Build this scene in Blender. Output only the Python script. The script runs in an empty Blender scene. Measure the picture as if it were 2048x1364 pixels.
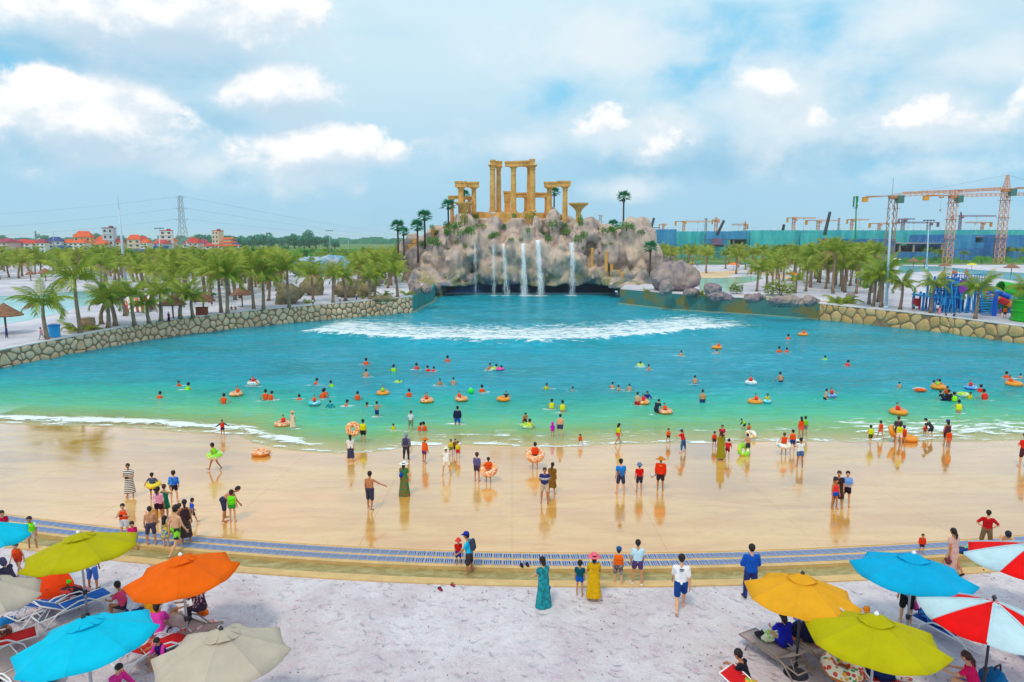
import bpy, math, random
import numpy as np
from mathutils import Vector, Matrix, Euler
R = math.radians
rnd = random.Random(7)
SC = bpy.context.scene
COL = SC.collection
# ------------------------------------------------------------------ camera
CAM_H, PITCH, FPX = 11.5, R(8.5), 2048 * 24 / 36
cam = bpy.data.cameras.new('camera')
cam.lens, cam.sensor_width, cam.clip_start, cam.clip_end = 24.0, 36.0, 0.1, 20000
cam_o = bpy.data.objects.new('camera', cam)
cam_o.location = (0, 0, CAM_H)
cam_o.rotation_euler = (R(90) - PITCH, 0, 0)
COL.objects.link(cam_o)
SC.camera = cam_o
# ------------------------------------------------------------------ exposure
SC.view_settings.view_transform = 'Standard'
SC.view_settings.look = 'None'
SC.view_settings.gamma = 1.0
SC.view_settings.use_curve_mapping = False
SC.view_settings.exposure = 0.0
SC.cycles.max_bounces = 8
SC.cycles.transparent_max_bounces = 24
SC.cycles.diffuse_bounces = 3
SC.cycles.glossy_bounces = 3
SC.cycles.volume_bounces = 2
SC.cycles.caustics_reflective = False
SC.cycles.caustics_refractive = False
def lin(r, g, b, k=1.0):
 out = []
 for c in (r, g, b):
  c /= 255.0
  c = c / 12.92 if c <= 0.04045 else ((c + 0.055) / 1.055) ** 2.4
  out.append(min(1.0, c * k))
 return tuple(out) + (1.0,)
def ray(px, py):
 x, y = (px - 1024) / FPX, -(py - 682) / FPX
 return (x, math.cos(PITCH) + y * math.sin(PITCH), -math.sin(PITCH) + y * math.cos(PITCH))
def P(px, py, z):                      # where that line of sight meets the level z
 d = ray(px, py); t = (z - CAM_H) / d[2]
 return Vector((d[0] * t, d[1] * t, z))
def PD(px, py, Y):                     # the point that far down the scene
 d = ray(px, py); t = Y / d[1]
 return Vector((d[0] * t, Y, CAM_H + d[2] * t))
# ------------------------------------------------------------------ node helper
class T:
 def __init__(self, tree):
  self.t = tree; self.n = tree.nodes; self.l = tree.links
 def put(self, sock, v):
  if isinstance(v, bpy.types.NodeSocket): self.l.new(v, sock)
  elif v is not None: sock.default_value = v
 def new(self, typ, props=None, **ins):
  nd = self.n.new(typ)
  for k, v in (props or {}).items(): setattr(nd, k, v)
  for k, v in ins.items():
   k = k.replace('_', ' ')
   self.put(nd.inputs[int(k[1:])] if k[0] == 'i' and k[1:].isdigit() else nd.inputs[k], v)
  return nd
 def m(self, op, a, b=None, c=None, clamp=False):
  nd = self.n.new('ShaderNodeMath'); nd.operation = op; nd.use_clamp = clamp
  for i, v in enumerate((a, b, c)):
   if v is not None: self.put(nd.inputs[i], v)
  return nd.outputs[0]
 def vm(self, op, a, b=None):
  nd = self.n.new('ShaderNodeVectorMath'); nd.operation = op
  self.put(nd.inputs[0], a)
  if b is not None: self.put(nd.inputs[1], b)
  return nd.outputs['Value'] if op in ('LENGTH', 'DOT_PRODUCT', 'DISTANCE') else nd.outputs[0]
 def mr(self, v, a, b, c=0.0, d=1.0, smooth=True):
  nd = self.n.new('ShaderNodeMapRange'); nd.interpolation_type = 'SMOOTHSTEP' if smooth else 'LINEAR'
  for i, x in enumerate((v, a, b, c, d)): self.put(nd.inputs[i], x)
  return nd.outputs[0]
 def mix(self, f, a, b, mode='MIX'):
  nd = self.n.new('ShaderNodeMix'); nd.data_type = 'RGBA'; nd.blend_type = mode
  self.put(nd.inputs['Factor'], f); self.put(nd.inputs[6], a); self.put(nd.inputs[7], b)
  return nd.outputs[2]
 def noise(self, vec, scale, detail=4, rough=0.5, dist=0.0, out='Fac'):
  nd = self.new('ShaderNodeTexNoise', None, Scale=scale, Detail=detail, Roughness=rough, Distortion=dist)
  if vec is not None: self.put(nd.inputs['Vector'], vec)
  return nd.outputs[out]
 def ramp(self, f, stops, interp='LINEAR'):
  nd = self.n.new('ShaderNodeValToRGB'); cr = nd.color_ramp; cr.interpolation = interp
  while len(cr.elements) < len(stops): cr.elements.new(0.5)
  for e, (p, c) in zip(cr.elements, stops): e.position = p; e.color = c
  self.put(nd.inputs[0], f)
  return nd.outputs[0]
# ------------------------------------------------------------------ sky and sun
SUN_EL, SUN_AZ = R(58), R(205)         # high sun behind the camera, a little to its left
world = bpy.data.worlds.new('World'); SC.world = world; world.use_nodes = True
w = T(world.node_tree); w.n.clear()
sky = w.new('ShaderNodeTexSky', dict(sky_type='NISHITA', sun_disc=False, sun_elevation=SUN_EL, sun_rotation=SUN_AZ,
                                     altitude=0, air_density=1.0, dust_density=1.6, ozone_density=1.2))
dirv = w.new('ShaderNodeTexCoord').outputs['Generated']
# cumulus: soft lumps at the bearings where clouds hang, broken up by noise
CLOUDS = [  # px, py, half width, half height (pixels), weight
 (340, 30, 330, 120, 1.35), (160, 240, 240, 115, 1.3), (545, 180, 150, 85, 1.25), (630, 305, 190, 85, 1.2),
 (70, 340, 70, 26, .5), (1815, 240, 130, 55, .5), (1225, 245, 70, 40, .5), (1330, 285, 110, 30, .4), (1560, 165, 90, 60, .4), (-420, 120, 330, 110, .9), (2480, 160, 330, 110, .9),
 (1630, 225, 70, 45, .4)]
FAINT = [(1570, 190, 190, 150, 1.1), (1820, 245, 190, 85, 1.1), (1300, 265, 200, 60, 1), (1240, 95, 300, 80, 1), (1800, 40, 140, 60, .9), (1985, 125, 140, 55, .9), (410, 335, 120, 40, .8), (1255, 380, 110, 30, .8), (1860, 335, 160, 36, .7), (1000, 285, 160, 50, .6), (560, 330, 260, 60, .8), (2010, 240, 90, 36, .8)]
NV = (1, 1, 1.35)
low = w.noise(w.vm('MULTIPLY', dirv, NV), 13.0, 10, .60, .15)
def blobs(vec, lst, floor=-0.6):
 acc = None
 for (cx, cy, a, b, wt) in lst:
  c = Vector(ray(cx, cy)).normalized()
  sa, sb = 1365 / a, 1365 / b
  v = w.vm('MULTIPLY', w.vm('SUBTRACT', vec, tuple(c)), (sa, sa, sb))
  f = w.m('MULTIPLY', w.m('SUBTRACT', 1.0, w.vm('LENGTH', v)), wt)
  acc = f if acc is None else w.m('MAXIMUM', acc, f)
 return w.m('MAXIMUM', acc, floor)
cov = blobs(dirv, CLOUDS)
body = w.m('ADD', cov, w.m('MULTIPLY', w.m('SUBTRACT', low, .5), 2.0))
# towards the sun a cloud thins out: its top is lit and crisp, its underside grey and soft
up = w.vm('ADD', dirv, (-.010, 0, .026))
cov2 = blobs(up, CLOUDS)
low2 = w.noise(w.vm('MULTIPLY', up, NV), 13.0, 10, .60, .15)
body2 = w.m('ADD', cov2, w.m('MULTIPLY', w.m('SUBTRACT', low2, .5), 2.0))
topness = w.mr(w.m('SUBTRACT', cov, cov2), -.30, .30)
alpha = w.mr(body, w.m('MULTIPLY', topness, .12), w.m('SUBTRACT', .95, w.m('MULTIPLY', topness, .55)))
lit = w.m('ADD', w.m('MULTIPLY', w.mr(w.m('SUBTRACT', body, body2), -.22, .50), .75), w.m('MULTIPLY', topness, .40), clamp=True)
veil = w.noise(w.vm('MULTIPLY', dirv, (1, 1, 2.6)), 2.6, 6, .55, .4)
sepz = w.new('ShaderNodeSeparateXYZ'); w.put(sepz.inputs[0], dirv)
grad = w.mr(sepz.outputs[2], 0.0, .30)
SKY_K = 0.10
nish = w.mix(1.0, sky.outputs[0], (SKY_K, SKY_K, SKY_K, 1), 'MULTIPLY')
veilcol = w.mix(grad, lin(166, 212, 238), lin(212, 238, 250))
base = w.mix(w.mr(veil, .24, .52, .62, 1.0), w.mix(.7, nish, lin(120, 204, 244)), veilcol)
wisp = w.m('MULTIPLY', w.m('SUBTRACT', w.noise(w.vm('MULTIPLY', dirv, (1, 1, 2.2)), 7.0, 7, .6, .4), .5), 1.7)
grey = w.mr(w.m('ADD', blobs(dirv, [(210, 120, 330, 70, 1), (330, 235, 240, 40, .8), (1420, 325, 330, 55, .9), (70, 300, 200, 50, .7), (420, 345, 160, 30, .6), (1720, 300, 260, 50, .7)]), wisp), .0, .8, 0, .75)
base = w.mix(grey, base, lin(146, 200, 230))
deep = w.mr(w.m('ADD', blobs(dirv, [(1440, 105, 190, 110, 1), (1640, 95, 140, 120, .7), (1130, 190, 120, 60, .6), (2000, 330, 260, 60, .5), (60, 150, 150, 60, .5)]), wisp), .0, .8, 0, .8)
base = w.mix(deep, base, lin(116, 204, 244))
fa = w.m('MULTIPLY', w.mr(w.m('ADD', blobs(dirv, FAINT), w.m('MULTIPLY', w.m('SUBTRACT', low, .5), 1.8)), -.05, .85), .72)
base = w.mix(fa, base, lin(236, 245, 251))
cloud = w.mix(lit, lin(198, 222, 240), (1.04, 1.04, 1.04, 1))
skycol = w.mix(w.m('MULTIPLY', alpha, .96), base, cloud)
bg = w.new('ShaderNodeBackground', None, Color=skycol, Strength=1.0)
out = w.new('ShaderNodeOutputWorld', None, Surface=bg.outputs[0])
world.cycles.sampling_method = 'MANUAL'; world.cycles.sample_map_resolution = 512
sun = bpy.data.lights.new('sun', 'SUN'); sun.energy = 1.5; sun.angle = R(10); sun.color = (1, .87, .68)
sun_o = bpy.data.objects.new('sun', sun); COL.objects.link(sun_o)
sd = Vector((math.sin(SUN_AZ) * math.cos(SUN_EL), math.cos(SUN_AZ) * math.cos(SUN_EL), math.sin(SUN_EL)))
sun_o.rotation_euler = sd.to_track_quat('Z', 'Y').to_euler()
sun_o.location = (0, -40, 60)
# ------------------------------------------------------------------ materials
MATS = {}
def mat(name, col, rough=.6, var=.12, scale=6.0, bump=0.0, bscale=None, col2=None, spec=.3, metal=0.0, vec='Object', thr=None, trans=0.0):
 if name in MATS: return MATS[name]
 M = bpy.data.materials.new(name); M.use_nodes = True
 t = T(M.node_tree); b = t.n['Principled BSDF']
 b.inputs['Roughness'].default_value = rough
 b.inputs['Specular IOR Level'].default_value = spec
 b.inputs['Metallic'].default_value = metal
 if var or bump or col2:
  tc = t.new('ShaderNodeTexCoord').outputs[vec]
  nz = t.noise(tc, scale, 5, .6)
  if col2 is None:
   d = tuple(c * (1 - var) for c in col[:3]) + (1,); u = tuple(min(1, c * (1 + var)) for c in col[:3]) + (1,)
   t.put(b.inputs['Base Color'], t.mix(t.mr(nz, .3, .7), d, u))
  else:
   lo, hi = thr or (.42, .58)
   t.put(b.inputs['Base Color'], t.mix(t.mr(nz, lo, hi), col, col2))
  if bump:
   bn = t.noise(tc, bscale or scale * 4, 5, .6)
   t.put(b.inputs['Normal'], t.new('ShaderNodeBump', None, Strength=bump, Distance=.05, Height=bn).outputs[0])
 else:
  b.inputs['Base Color'].default_value = col
 if trans:
  tr = t.new('ShaderNodeBsdfTranslucent'); src = b.inputs['Base Color']
  if src.links: t.l.new(src.links[0].from_socket, tr.inputs[0])
  else: tr.inputs[0].default_value = col
  mx = t.new('ShaderNodeMixShader', None, i0=trans, i1=b.outputs[0], i2=tr.outputs[0])
  t.l.new(mx.outputs[0], t.n['Material Output'].inputs[0])
 MATS[name] = M
 return M
# ------------------------------------------------------------------ mesh and object helpers
def mesh(name, verts, faces, mats=None, smooth=False, fm=None):
 me = bpy.data.meshes.new(name)
 me.from_pydata([tuple(v) for v in verts], [], [tuple(f) for f in faces])
 for m in (mats if isinstance(mats, (list, tuple)) else [mats] if mats else []): me.materials.append(m)
 if fm is not None: me.polygons.foreach_set('material_index', np.array(fm, dtype=np.int32))
 if smooth: me.polygons.foreach_set('use_smooth', np.ones(len(me.polygons), dtype=bool))
 me.update()
 return me
def link(name, data, parent=None, loc=None, rot=None, scale=None):
 o = bpy.data.objects.new(name, data); COL.objects.link(o)
 if parent is not None: o.parent = parent
 if loc is not None: o.location = loc
 if rot is not None: o.rotation_euler = rot
 if scale is not None: o.scale = scale if hasattr(scale, '__len__') else (scale,) * 3
 return o
def tag(o, label, cat, group=None, kind=None):
 if label: o['label'] = label
 if cat: o['category'] = cat
 if group: o['group'] = group
 if kind: o['kind'] = kind
 return o
def thing(name, label, cat, loc=(0, 0, 0), rz=0.0, group=None):
 return tag(link(name, None, None, loc, (0, 0, rz)), label, cat, group)
def copy_tree(o, parent=None):
 c = o.copy(); COL.objects.link(c)
 if parent is not None: c.parent = parent
 for ch in list(o.children): copy_tree(ch, c)
 return c
class MB:                                # gathers boxes, bars, tubes and lathes into one mesh
 def __init__(self): self.v, self.f, self.mi = [], [], []; self.cur = 0
 def add(self, vs, fs):
  k = len(self.v); self.v += [tuple(p) for p in vs]
  self.f += [tuple(i + k for i in q) for q in fs]; self.mi += [self.cur] * len(fs)
 def box(self, c, s, rz=0.0, tilt=None):
  cs, sn = math.cos(rz), math.sin(rz); vs = []
  for dx, dy, dz in ((-1,-1,-1),(1,-1,-1),(1,1,-1),(-1,1,-1),(-1,-1,1),(1,-1,1),(1,1,1),(-1,1,1)):
   p = Vector((dx*s[0]/2, dy*s[1]/2, dz*s[2]/2))
   if tilt is not None: p = tilt @ p
   vs.append((c[0]+p.x*cs-p.y*sn, c[1]+p.x*sn+p.y*cs, c[2]+p.z))
  self.add(vs, ((0,3,2,1),(4,5,6,7),(0,1,5,4),(1,2,6,5),(2,3,7,6),(3,0,4,7)))
 def bar(self, a, b, w, h=None):       # square bar between two points
  self.tube([a, b], [w/2*1.414, w/2*1.414], 4)
 def tube(self, pts, rad, n=8, cap=True):
  pts = [Vector(p) for p in pts]
  if not hasattr(rad, '__len__'): rad = [rad] * len(pts)
  k = len(self.v); up = Vector((0, 0, 1)); prev = None
  for i, p in enumerate(pts):
   d = (pts[min(i+1, len(pts)-1)] - pts[max(i-1, 0)])
   d = d.normalized() if d.length > 1e-9 else Vector((0, 0, 1))
   if prev is None:
    x = d.cross(up) if abs(d.z) < .95 else d.cross(Vector((0, 1, 0)))
   else:
    x = prev - d * prev.dot(d)
   x.normalize(); y = d.cross(x); prev = x
   for j in range(n):
    a = 2*math.pi*(j+.5)/n
    self.v.append(tuple(p + (x*math.cos(a) + y*math.sin(a)) * rad[i]))
  for i in range(len(pts)-1):
   for j in range(n):
    j2 = (j+1) % n
    self.f.append((k+i*n+j, k+i*n+j2, k+(i+1)*n+j2, k+(i+1)*n+j)); self.mi.append(self.cur)
  if cap:
   self.f.append(tuple(k+j for j in reversed(range(n)))); self.mi.append(self.cur)
   self.f.append(tuple(k+(len(pts)-1)*n+j for j in range(n))); self.mi.append(self.cur)
 def lathe(self, prof, c=(0, 0, 0), n=16, flute=0.0):
  k = len(self.v)
  for (r, z) in prof:
   for j in range(n):
    a = 2*math.pi*j/n; rr = r*(1 - (flute if j % 2 else 0))
    self.v.append((c[0]+rr*math.cos(a), c[1]+rr*math.sin(a), c[2]+z))
  for i in range(len(prof)-1):
   for j in range(n):
    j2 = (j+1) % n
    self.f.append((k+i*n+j, k+i*n+j2, k+(i+1)*n+j2, k+(i+1)*n+j)); self.mi.append(self.cur)
  self.f.append(tuple(k+j for j in reversed(range(n)))); self.mi.append(self.cur)
  self.f.append(tuple(k+(len(prof)-1)*n+j for j in range(n))); self.mi.append(self.cur)
 def mesh(self, name, mats=None, smooth=False):
  return mesh(name, self.v, self.f, mats, smooth, self.mi if isinstance(mats, (list, tuple)) else None)
 def obj(self, name, mats=None, parent=None, smooth=False, loc=None, rot=None):
  return link(name, self.mesh(name, mats, smooth), parent, loc, rot)
# ------------------------------------------------------------------ numeric noise and implicit surfaces
_rs = np.random.RandomState(3)
_LAT = _rs.rand(32, 32, 32).astype(np.float32)
def vnoise(p):
 i = np.floor(p).astype(int); f = p - i; f = f*f*(3-2*f)
 x0, y0, z0 = (i[..., 0] % 32, i[..., 1] % 32, i[..., 2] % 32)
 x1, y1, z1 = (x0+1) % 32, (y0+1) % 32, (z0+1) % 32
 fx, fy, fz = f[..., 0], f[..., 1], f[..., 2]
 L = _LAT
 a = L[x0,y0,z0]*(1-fx)+L[x1,y0,z0]*fx; b = L[x0,y1,z0]*(1-fx)+L[x1,y1,z0]*fx
 c = L[x0,y0,z1]*(1-fx)+L[x1,y0,z1]*fx; d = L[x0,y1,z1]*(1-fx)+L[x1,y1,z1]*fx
 return ((a*(1-fy)+b*fy)*(1-fz) + (c*(1-fy)+d*fy)*fz)
def fbm(p, oct=4):
 s, a, k = 0, .5, 1.0
 for o in range(oct): s = s + a*vnoise(p*k + 13.7*o); a *= .5; k *= 2.03
 return s
def surf_nets(F, org, h):
 """Closed surface of the zero level of F on a regular grid."""
 S = F < 0
 c = np.zeros([n-1 for n in F.shape], dtype=np.uint8)
 for dx in (0, 1):
  for dy in (0, 1):
   for dz in (0, 1):
    c += S[dx:F.shape[0]-1+dx, dy:F.shape[1]-1+dy, dz:F.shape[2]-1+dz]
 act = (c > 0) & (c < 8)
 idx = -np.ones(act.shape, dtype=np.int64); ii = np.argwhere(act)
 idx[act] = np.arange(len(ii))
 acc = np.zeros((len(ii), 3)); cnt = np.zeros(len(ii))
 corners = [(a, b, d) for a in (0, 1) for b in (0, 1) for d in (0, 1)]
 for a in corners:
  for ax in range(3):
   if a[ax]: continue
   b = list(a); b[ax] = 1
   fa = F[ii[:,0]+a[0], ii[:,1]+a[1], ii[:,2]+a[2]]; fb = F[ii[:,0]+b[0], ii[:,1]+b[1], ii[:,2]+b[2]]
   m = (fa < 0) != (fb < 0)
   t = np.where(m, fa/np.where(m, fa-fb, 1), 0)
   pt = np.tile(np.array(a, float), (len(ii), 1)); pt[:, ax] += t
   acc[m] += pt[m]; cnt[m] += 1
 V = (ii + acc/np.maximum(cnt, 1)[:, None]) * h + np.array(org)
 faces = []
 for ax in range(3):
  sl0 = [slice(None)]*3; sl1 = [slice(None)]*3
  sl0[ax] = slice(0, -1); sl1[ax] = slice(1, None)
  A, B = S[tuple(sl0)], S[tuple(sl1)]
  for (first, flip) in ((A & ~B, False), (~A & B, True)):
   e = np.argwhere(first)
   u, v = (ax+1) % 3, (ax+2) % 3
   e = e[(e[:,u] > 0) & (e[:,v] > 0) & (e[:,u] < F.shape[u]-1) & (e[:,v] < F.shape[v]-1)]
   q = []
   for du, dv in ((-1,-1),(0,-1),(0,0),(-1,0)):
    k = e.copy(); k[:,u] += du; k[:,v] += dv
    q.append(idx[k[:,0], k[:,1], k[:,2]])
   q = np.stack(q, 1)
   if flip: q = q[:, ::-1]
   faces.append(q)
 return V, np.concatenate(faces) if faces else np.zeros((0, 4), int)
def np_mesh(name, V, Fq, mats=None, smooth=True):
 me = bpy.data.meshes.new(name)
 n, k = len(V), len(Fq)
 me.vertices.add(n); me.vertices.foreach_set('co', np.asarray(V, np.float32).ravel())
 me.loops.add(4*k); me.loops.foreach_set('vertex_index', np.asarray(Fq, np.int32).ravel())
 me.polygons.add(k); me.polygons.foreach_set('loop_start', np.arange(0, 4*k, 4, dtype=np.int32))
 for m in (mats if isinstance(mats, (list, tuple)) else [mats] if mats else []): me.materials.append(m)
 me.update(calc_edges=True); me.validate()
 if smooth: me.polygons.foreach_set('use_smooth', np.ones(len(me.polygons), dtype=bool))
 return me
class SDF:
 """Rounded cones and ellipsoids, blended, cut by planes, meshed on a grid."""
 def __init__(self, k=.03): self.pr = []; self.k = k; self.cut = []
 def cone(self, a, b, ra, rb): self.pr.append((np.array(a, float), np.array(b, float), ra, rb)); return self
 def ball(self, c, r): return self.cone(c, c, r, r)
 def ell(self, c, r3): self.pr.append((np.array(c, float), None, np.array(r3, float), 0)); return self
 def plane(self, p, n): self.cut.append((np.array(p, float), np.array(n, float)/np.linalg.norm(n))); return self
 def build(self, h, field=None):
  lo = np.full(3, 1e9); hi = -lo
  for a, b, ra, rb in self.pr:
   if b is None: lo = np.minimum(lo, a-ra); hi = np.maximum(hi, a+ra)
   else:
    lo = np.minimum(lo, np.minimum(a-ra, b-rb)); hi = np.maximum(hi, np.maximum(a+ra, b+rb))
  lo -= 2.5*h + self.k*.5; hi += 2.5*h + self.k*.5
  n = np.ceil((hi-lo)/h).astype(int)+1
  ax = [lo[i] + h*np.arange(n[i]) for i in range(3)]
  D = np.full(tuple(n), 9.0, dtype=np.float32)
  for a, b, ra, rb in self.pr:
   if b is None: l2, h2 = a-ra, a+ra
   else: l2, h2 = np.minimum(a-ra, b-rb), np.maximum(a+ra, b+rb)
   pad = self.k*1.6 + 2.5*h
   s = [slice(max(0, int((l2[i]-pad-lo[i])/h)), min(n[i], int((h2[i]+pad-lo[i])/h)+2)) for i in range(3)]
   X, Y, Z = np.meshgrid(ax[0][s[0]], ax[1][s[1]], ax[2][s[2]], indexing='ij')
   if b is None:
    q = np.sqrt(((X-a[0])/ra[0])**2+((Y-a[1])/ra[1])**2+((Z-a[2])/ra[2])**2)
    d = (q-1)*min(ra)
   else:
    ba = b-a; bb = float(ba@ba)
    t = 0 if bb < 1e-12 else np.clip(((X-a[0])*ba[0]+(Y-a[1])*ba[1]+(Z-a[2])*ba[2])/bb, 0, 1)
    d = np.sqrt((X-a[0]-t*ba[0])**2+(Y-a[1]-t*ba[1])**2+(Z-a[2]-t*ba[2])**2)-(ra+(rb-ra)*t)
   o = D[tuple(s)]
   hh = np.clip(.5+.5*(o-d)/self.k, 0, 1)
   D[tuple(s)] = o*(1-hh)+d*hh-self.k*hh*(1-hh)
  if self.cut or field:
   X, Y, Z = np.meshgrid(*ax, indexing='ij')
   if field: D = field(D, X, Y, Z)
   for p, nn in self.cut:
    D = np.maximum(D, (X-p[0])*nn[0]+(Y-p[1])*nn[1]+(Z-p[2])*nn[2])
  D[0] = D[-1] = 9; D[:, 0] = D[:, -1] = 9; D[:, :, 0] = D[:, :, -1] = 9
  return surf_nets(D, lo, h)
# ================================================================== ground levels
_gp = [(16,1036),(132,1051),(264,1068),(520,1086),(744,1102),(1000,1111.5),(1193,1114.5),(1520,1108),(1657,1102),(1835,1092),(2048,1078)]
_pp = [P(x, y, .6) for x, y in _gp]
_fit = np.polyfit([p.x for p in _pp], [p.y for p in _pp], 4)
def Yg(X):                                # far grating strip
 C = max(-19.5, min(19.5, X)); y = float(np.polyval(_fit, C))
 return y + (X - C) * (-.30 if X < 0 else .22) * (1 if abs(X) > 19.5 else 0)
LEDGE = .6
SLOPE = .038
def beach_z(X, Y):
 v = Y - Yg(X) - .3
 return LEDGE - SLOPE * max(0, v) if v < 90 else -2.8
SAND_Z = .56
TROUGH_Z = .34
def terr_z(Y): return max(1.4, min(2.6, 1.6 + .019 * (Y - 60)))
def ground(X, Y):
 d = Y - Yg(X)
 if d > -.85: return beach_z(X, Y)
 if d > -1.65: return TROUGH_Z
 if d > -2.0: return SAND_Z - .02
 return SAND_Z
def G(px, py):                            # a point standing on the beach or the sand
 z = .5
 for _ in range(14):
  p = P(px, py, z); z = ground(p.x, p.y)
 p.z = z; return p
def TG(px, py):                           # a point standing on the terrace
 z = 2.0
 for _ in range(14):
  p = P(px, py, z); z = terr_z(p.y)
 p.z = z; return p
def sheet(name, fn, us, vs, m, kind='structure', smooth=True):
 V = [fn(u, v) for v in vs for u in us]; n = len(us)
 F = [(j*n+i, j*n+i+1, (j+1)*n+i+1, (j+1)*n+i) for j in range(len(vs)-1) for i in range(n-1)]
 o = link(name, mesh(name, V, F, m, smooth)); o['kind'] = kind
 return o
lsp = lambda a, b, n: [a + (b-a)*i/(n-1) for i in range(n)]
# ------------------------------------------------------------------ materials of the setting
def sand_mat():
 M = bpy.data.materials.new('white_sand'); M.use_nodes = True; t = T(M.node_tree); b = t.n['Principled BSDF']
 tc = t.new('ShaderNodeTexCoord').outputs['Object']
 big = t.noise(tc, .55, 5, .6); fine = t.noise(tc, 3.2, 6, .7); grit = t.noise(tc, 26, 3, .6)
 c = t.mix(t.mr(big, .35, .65), lin(224, 208, 215), lin(240, 230, 235))
 c = t.mix(t.mr(fine, .50, .68, 0, .5), c, lin(205, 172, 190))
 c = t.mix(t.mr(grit, .58, .74, 0, .55), c, lin(172, 140, 150))
 t.put(b.inputs['Base Color'], c); b.inputs['Roughness'].default_value = .95; b.inputs['Specular IOR Level'].default_value = .1
 vor = t.new('ShaderNodeTexVoronoi', dict(feature='SMOOTH_F1'), Vector=t.vm('ADD', tc, t.noise(tc, 1.2, 2, out='Color')), Scale=2.6, Smoothness=.5)
 hgt = t.m('ADD', t.m('MULTIPLY', t.mr(vor.outputs['Distance'], 0, .45), .6), t.m('MULTIPLY', fine, 1.0))
 hgt = t.m('ADD', hgt, t.m('MULTIPLY', grit, .18))
 t.put(b.inputs['Normal'], t.new('ShaderNodeBump', None, Strength=.9, Distance=.2, Height=hgt).outputs[0])
 return M
SAND = sand_mat()
PLAZA = mat('pale_paving_sand', lin(214, 208, 218), .9, scale=.12, col2=lin(190, 186, 200), bump=.2, bscale=3)
def wet_mat():
 M = bpy.data.materials.new('wet_concrete'); M.use_nodes = True; t = T(M.node_tree); b = t.n['Principled BSDF']
 tc = t.new('ShaderNodeNewGeometry').outputs['Position']
 str_ = t.vm('MULTIPLY', tc, (.35, 1.0, 1.0))
 a = t.noise(str_, .42, 6, .62, .8); f = t.noise(tc, 3.5, 5, .65); s2 = t.noise(t.vm('MULTIPLY', tc, (.25, 1.6, 1)), 1.3, 5, .6, .5)
 c = t.mix(t.mr(a, .36, .66), lin(222, 158, 78), lin(238, 184, 104))
 c = t.mix(t.mr(f, .45, .8, 0, .3), c, lin(186, 126, 66)); c = t.mix(t.mr(s2, .48, .70, 0, .38), c, lin(198, 128, 58))
 t.put(b.inputs['Base Color'], c)
 t.put(b.inputs['Roughness'], t.m('ADD', t.mr(a, .42, .68, .05, .20), t.mr(s2, .5, .75, 0, .10)))
 b.inputs['IOR'].default_value = 1.5
 b.inputs['Coat Weight'].default_value = 1.0; b.inputs['Coat IOR'].default_value = 1.75
 t.put(b.inputs['Coat Roughness'], t.mr(t.m('ADD', t.m('MULTIPLY', a, .6), t.m('MULTIPLY', s2, .4)), .40, .62, .05, .26))
 t.put(b.inputs['Normal'], t.new('ShaderNodeBump', None, Strength=.30, Distance=.02, Height=t.m('ADD', t.m('MULTIPLY', s2, 1.0), t.m('MULTIPLY', f, .15))).outputs[0])
 return M
WET = wet_mat()
KERB = mat('tan_kerb', lin(214, 176, 118), .5, .1, 2.0, .15)
DARKGAP = mat('joint_dark', lin(178, 134, 82), .7, .1)
GRATE = mat('grating_grey', lin(150, 165, 205), .5, .12, 5)
GRATE_D = mat('grating_slot', lin(40, 46, 66), .9, 0)
# ------------------------------------------------------------------ near sand, trough, ledge, wet beach
XS = lsp(-34, 34, 69)
sheet('sand_beach', lambda x, v: (x, Yg(x) - 2.05 - v, SAND_Z + (.05*math.sin(x*.9+v*.4)*math.sin(v*.7-x*.3) if v > .4 else 0)), lsp(-34, 34, 137), [26, 20, 15] + lsp(13, 0, 40), SAND)
sheet('trough_floor', lambda x, v: (x, Yg(x) - v, TROUGH_Z), XS, (1.75, .8), mat('trough_floor', lin(205, 170, 112), .6, .12, 2))
def curved_block(name, d0, d1, z0, z1, m, kind='structure'):
 b = MB(); k = len(XS)
 for (d, z) in ((d0, z0), (d0, z1), (d1, z1), (d1, z0)):
  b.v += [(x, Yg(x)+d, z) for x in XS]
 for q in range(4):
  for i in range(k-1):
   a, c = q*k, ((q+1) % 4)*k
   b.f.append((a+i, a+i+1, c+i+1, c+i)); b.mi.append(0)
 o = b.obj(name, m); o['kind'] = kind
 return o
curved_block('kerb', -2.05, -1.68, .2, SAND_Z + .04, KERB)
curved_block('ledge', -.86, .3, .2, LEDGE - .014, KERB)
def water_sheet_mat(name, col, rough, tint, alpha, bscale, bstr, vec=(1, 1, 1)):
 M = bpy.data.materials.new(name); M.use_nodes = True; t = T(M.node_tree); b = t.n['Principled BSDF']
 tc = t.new('ShaderNodeNewGeometry').outputs['Position']
 n = t.noise(t.vm('MULTIPLY', tc, vec), bscale, 5, .6, .6)
 t.put(b.inputs['Base Color'], t.mix(t.mr(n, .4, .62), col, tint)); b.inputs['Roughness'].default_value = rough
 b.inputs['IOR'].default_value = 1.33
 t.put(b.inputs['Normal'], t.new('ShaderNodeBump', None, Strength=bstr, Distance=.06, Height=n).outputs[0])
 tr = t.new('ShaderNodeBsdfTransparent'); tr.inputs[0].default_value = (.9, .95, .85, 1)
 mx = t.new('ShaderNodeMixShader', None, i0=alpha, i1=tr.outputs[0], i2=b.outputs[0])
 t.l.new(mx.outputs[0], t.n['Material Output'].inputs[0])
 return M
TW = water_sheet_mat('trough_water', lin(168, 150, 96), .06, lin(196, 182, 128), .72, 2.6, .5, (1, 2.0, 1))
sheet('trough_water', lambda x, v: (x, Yg(x) - v, .47), lsp(-34, 34, 137), (1.72, 1.3, .84), TW)
wb = tag(link('wet_beach', None), None, None, None, 'structure')
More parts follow.
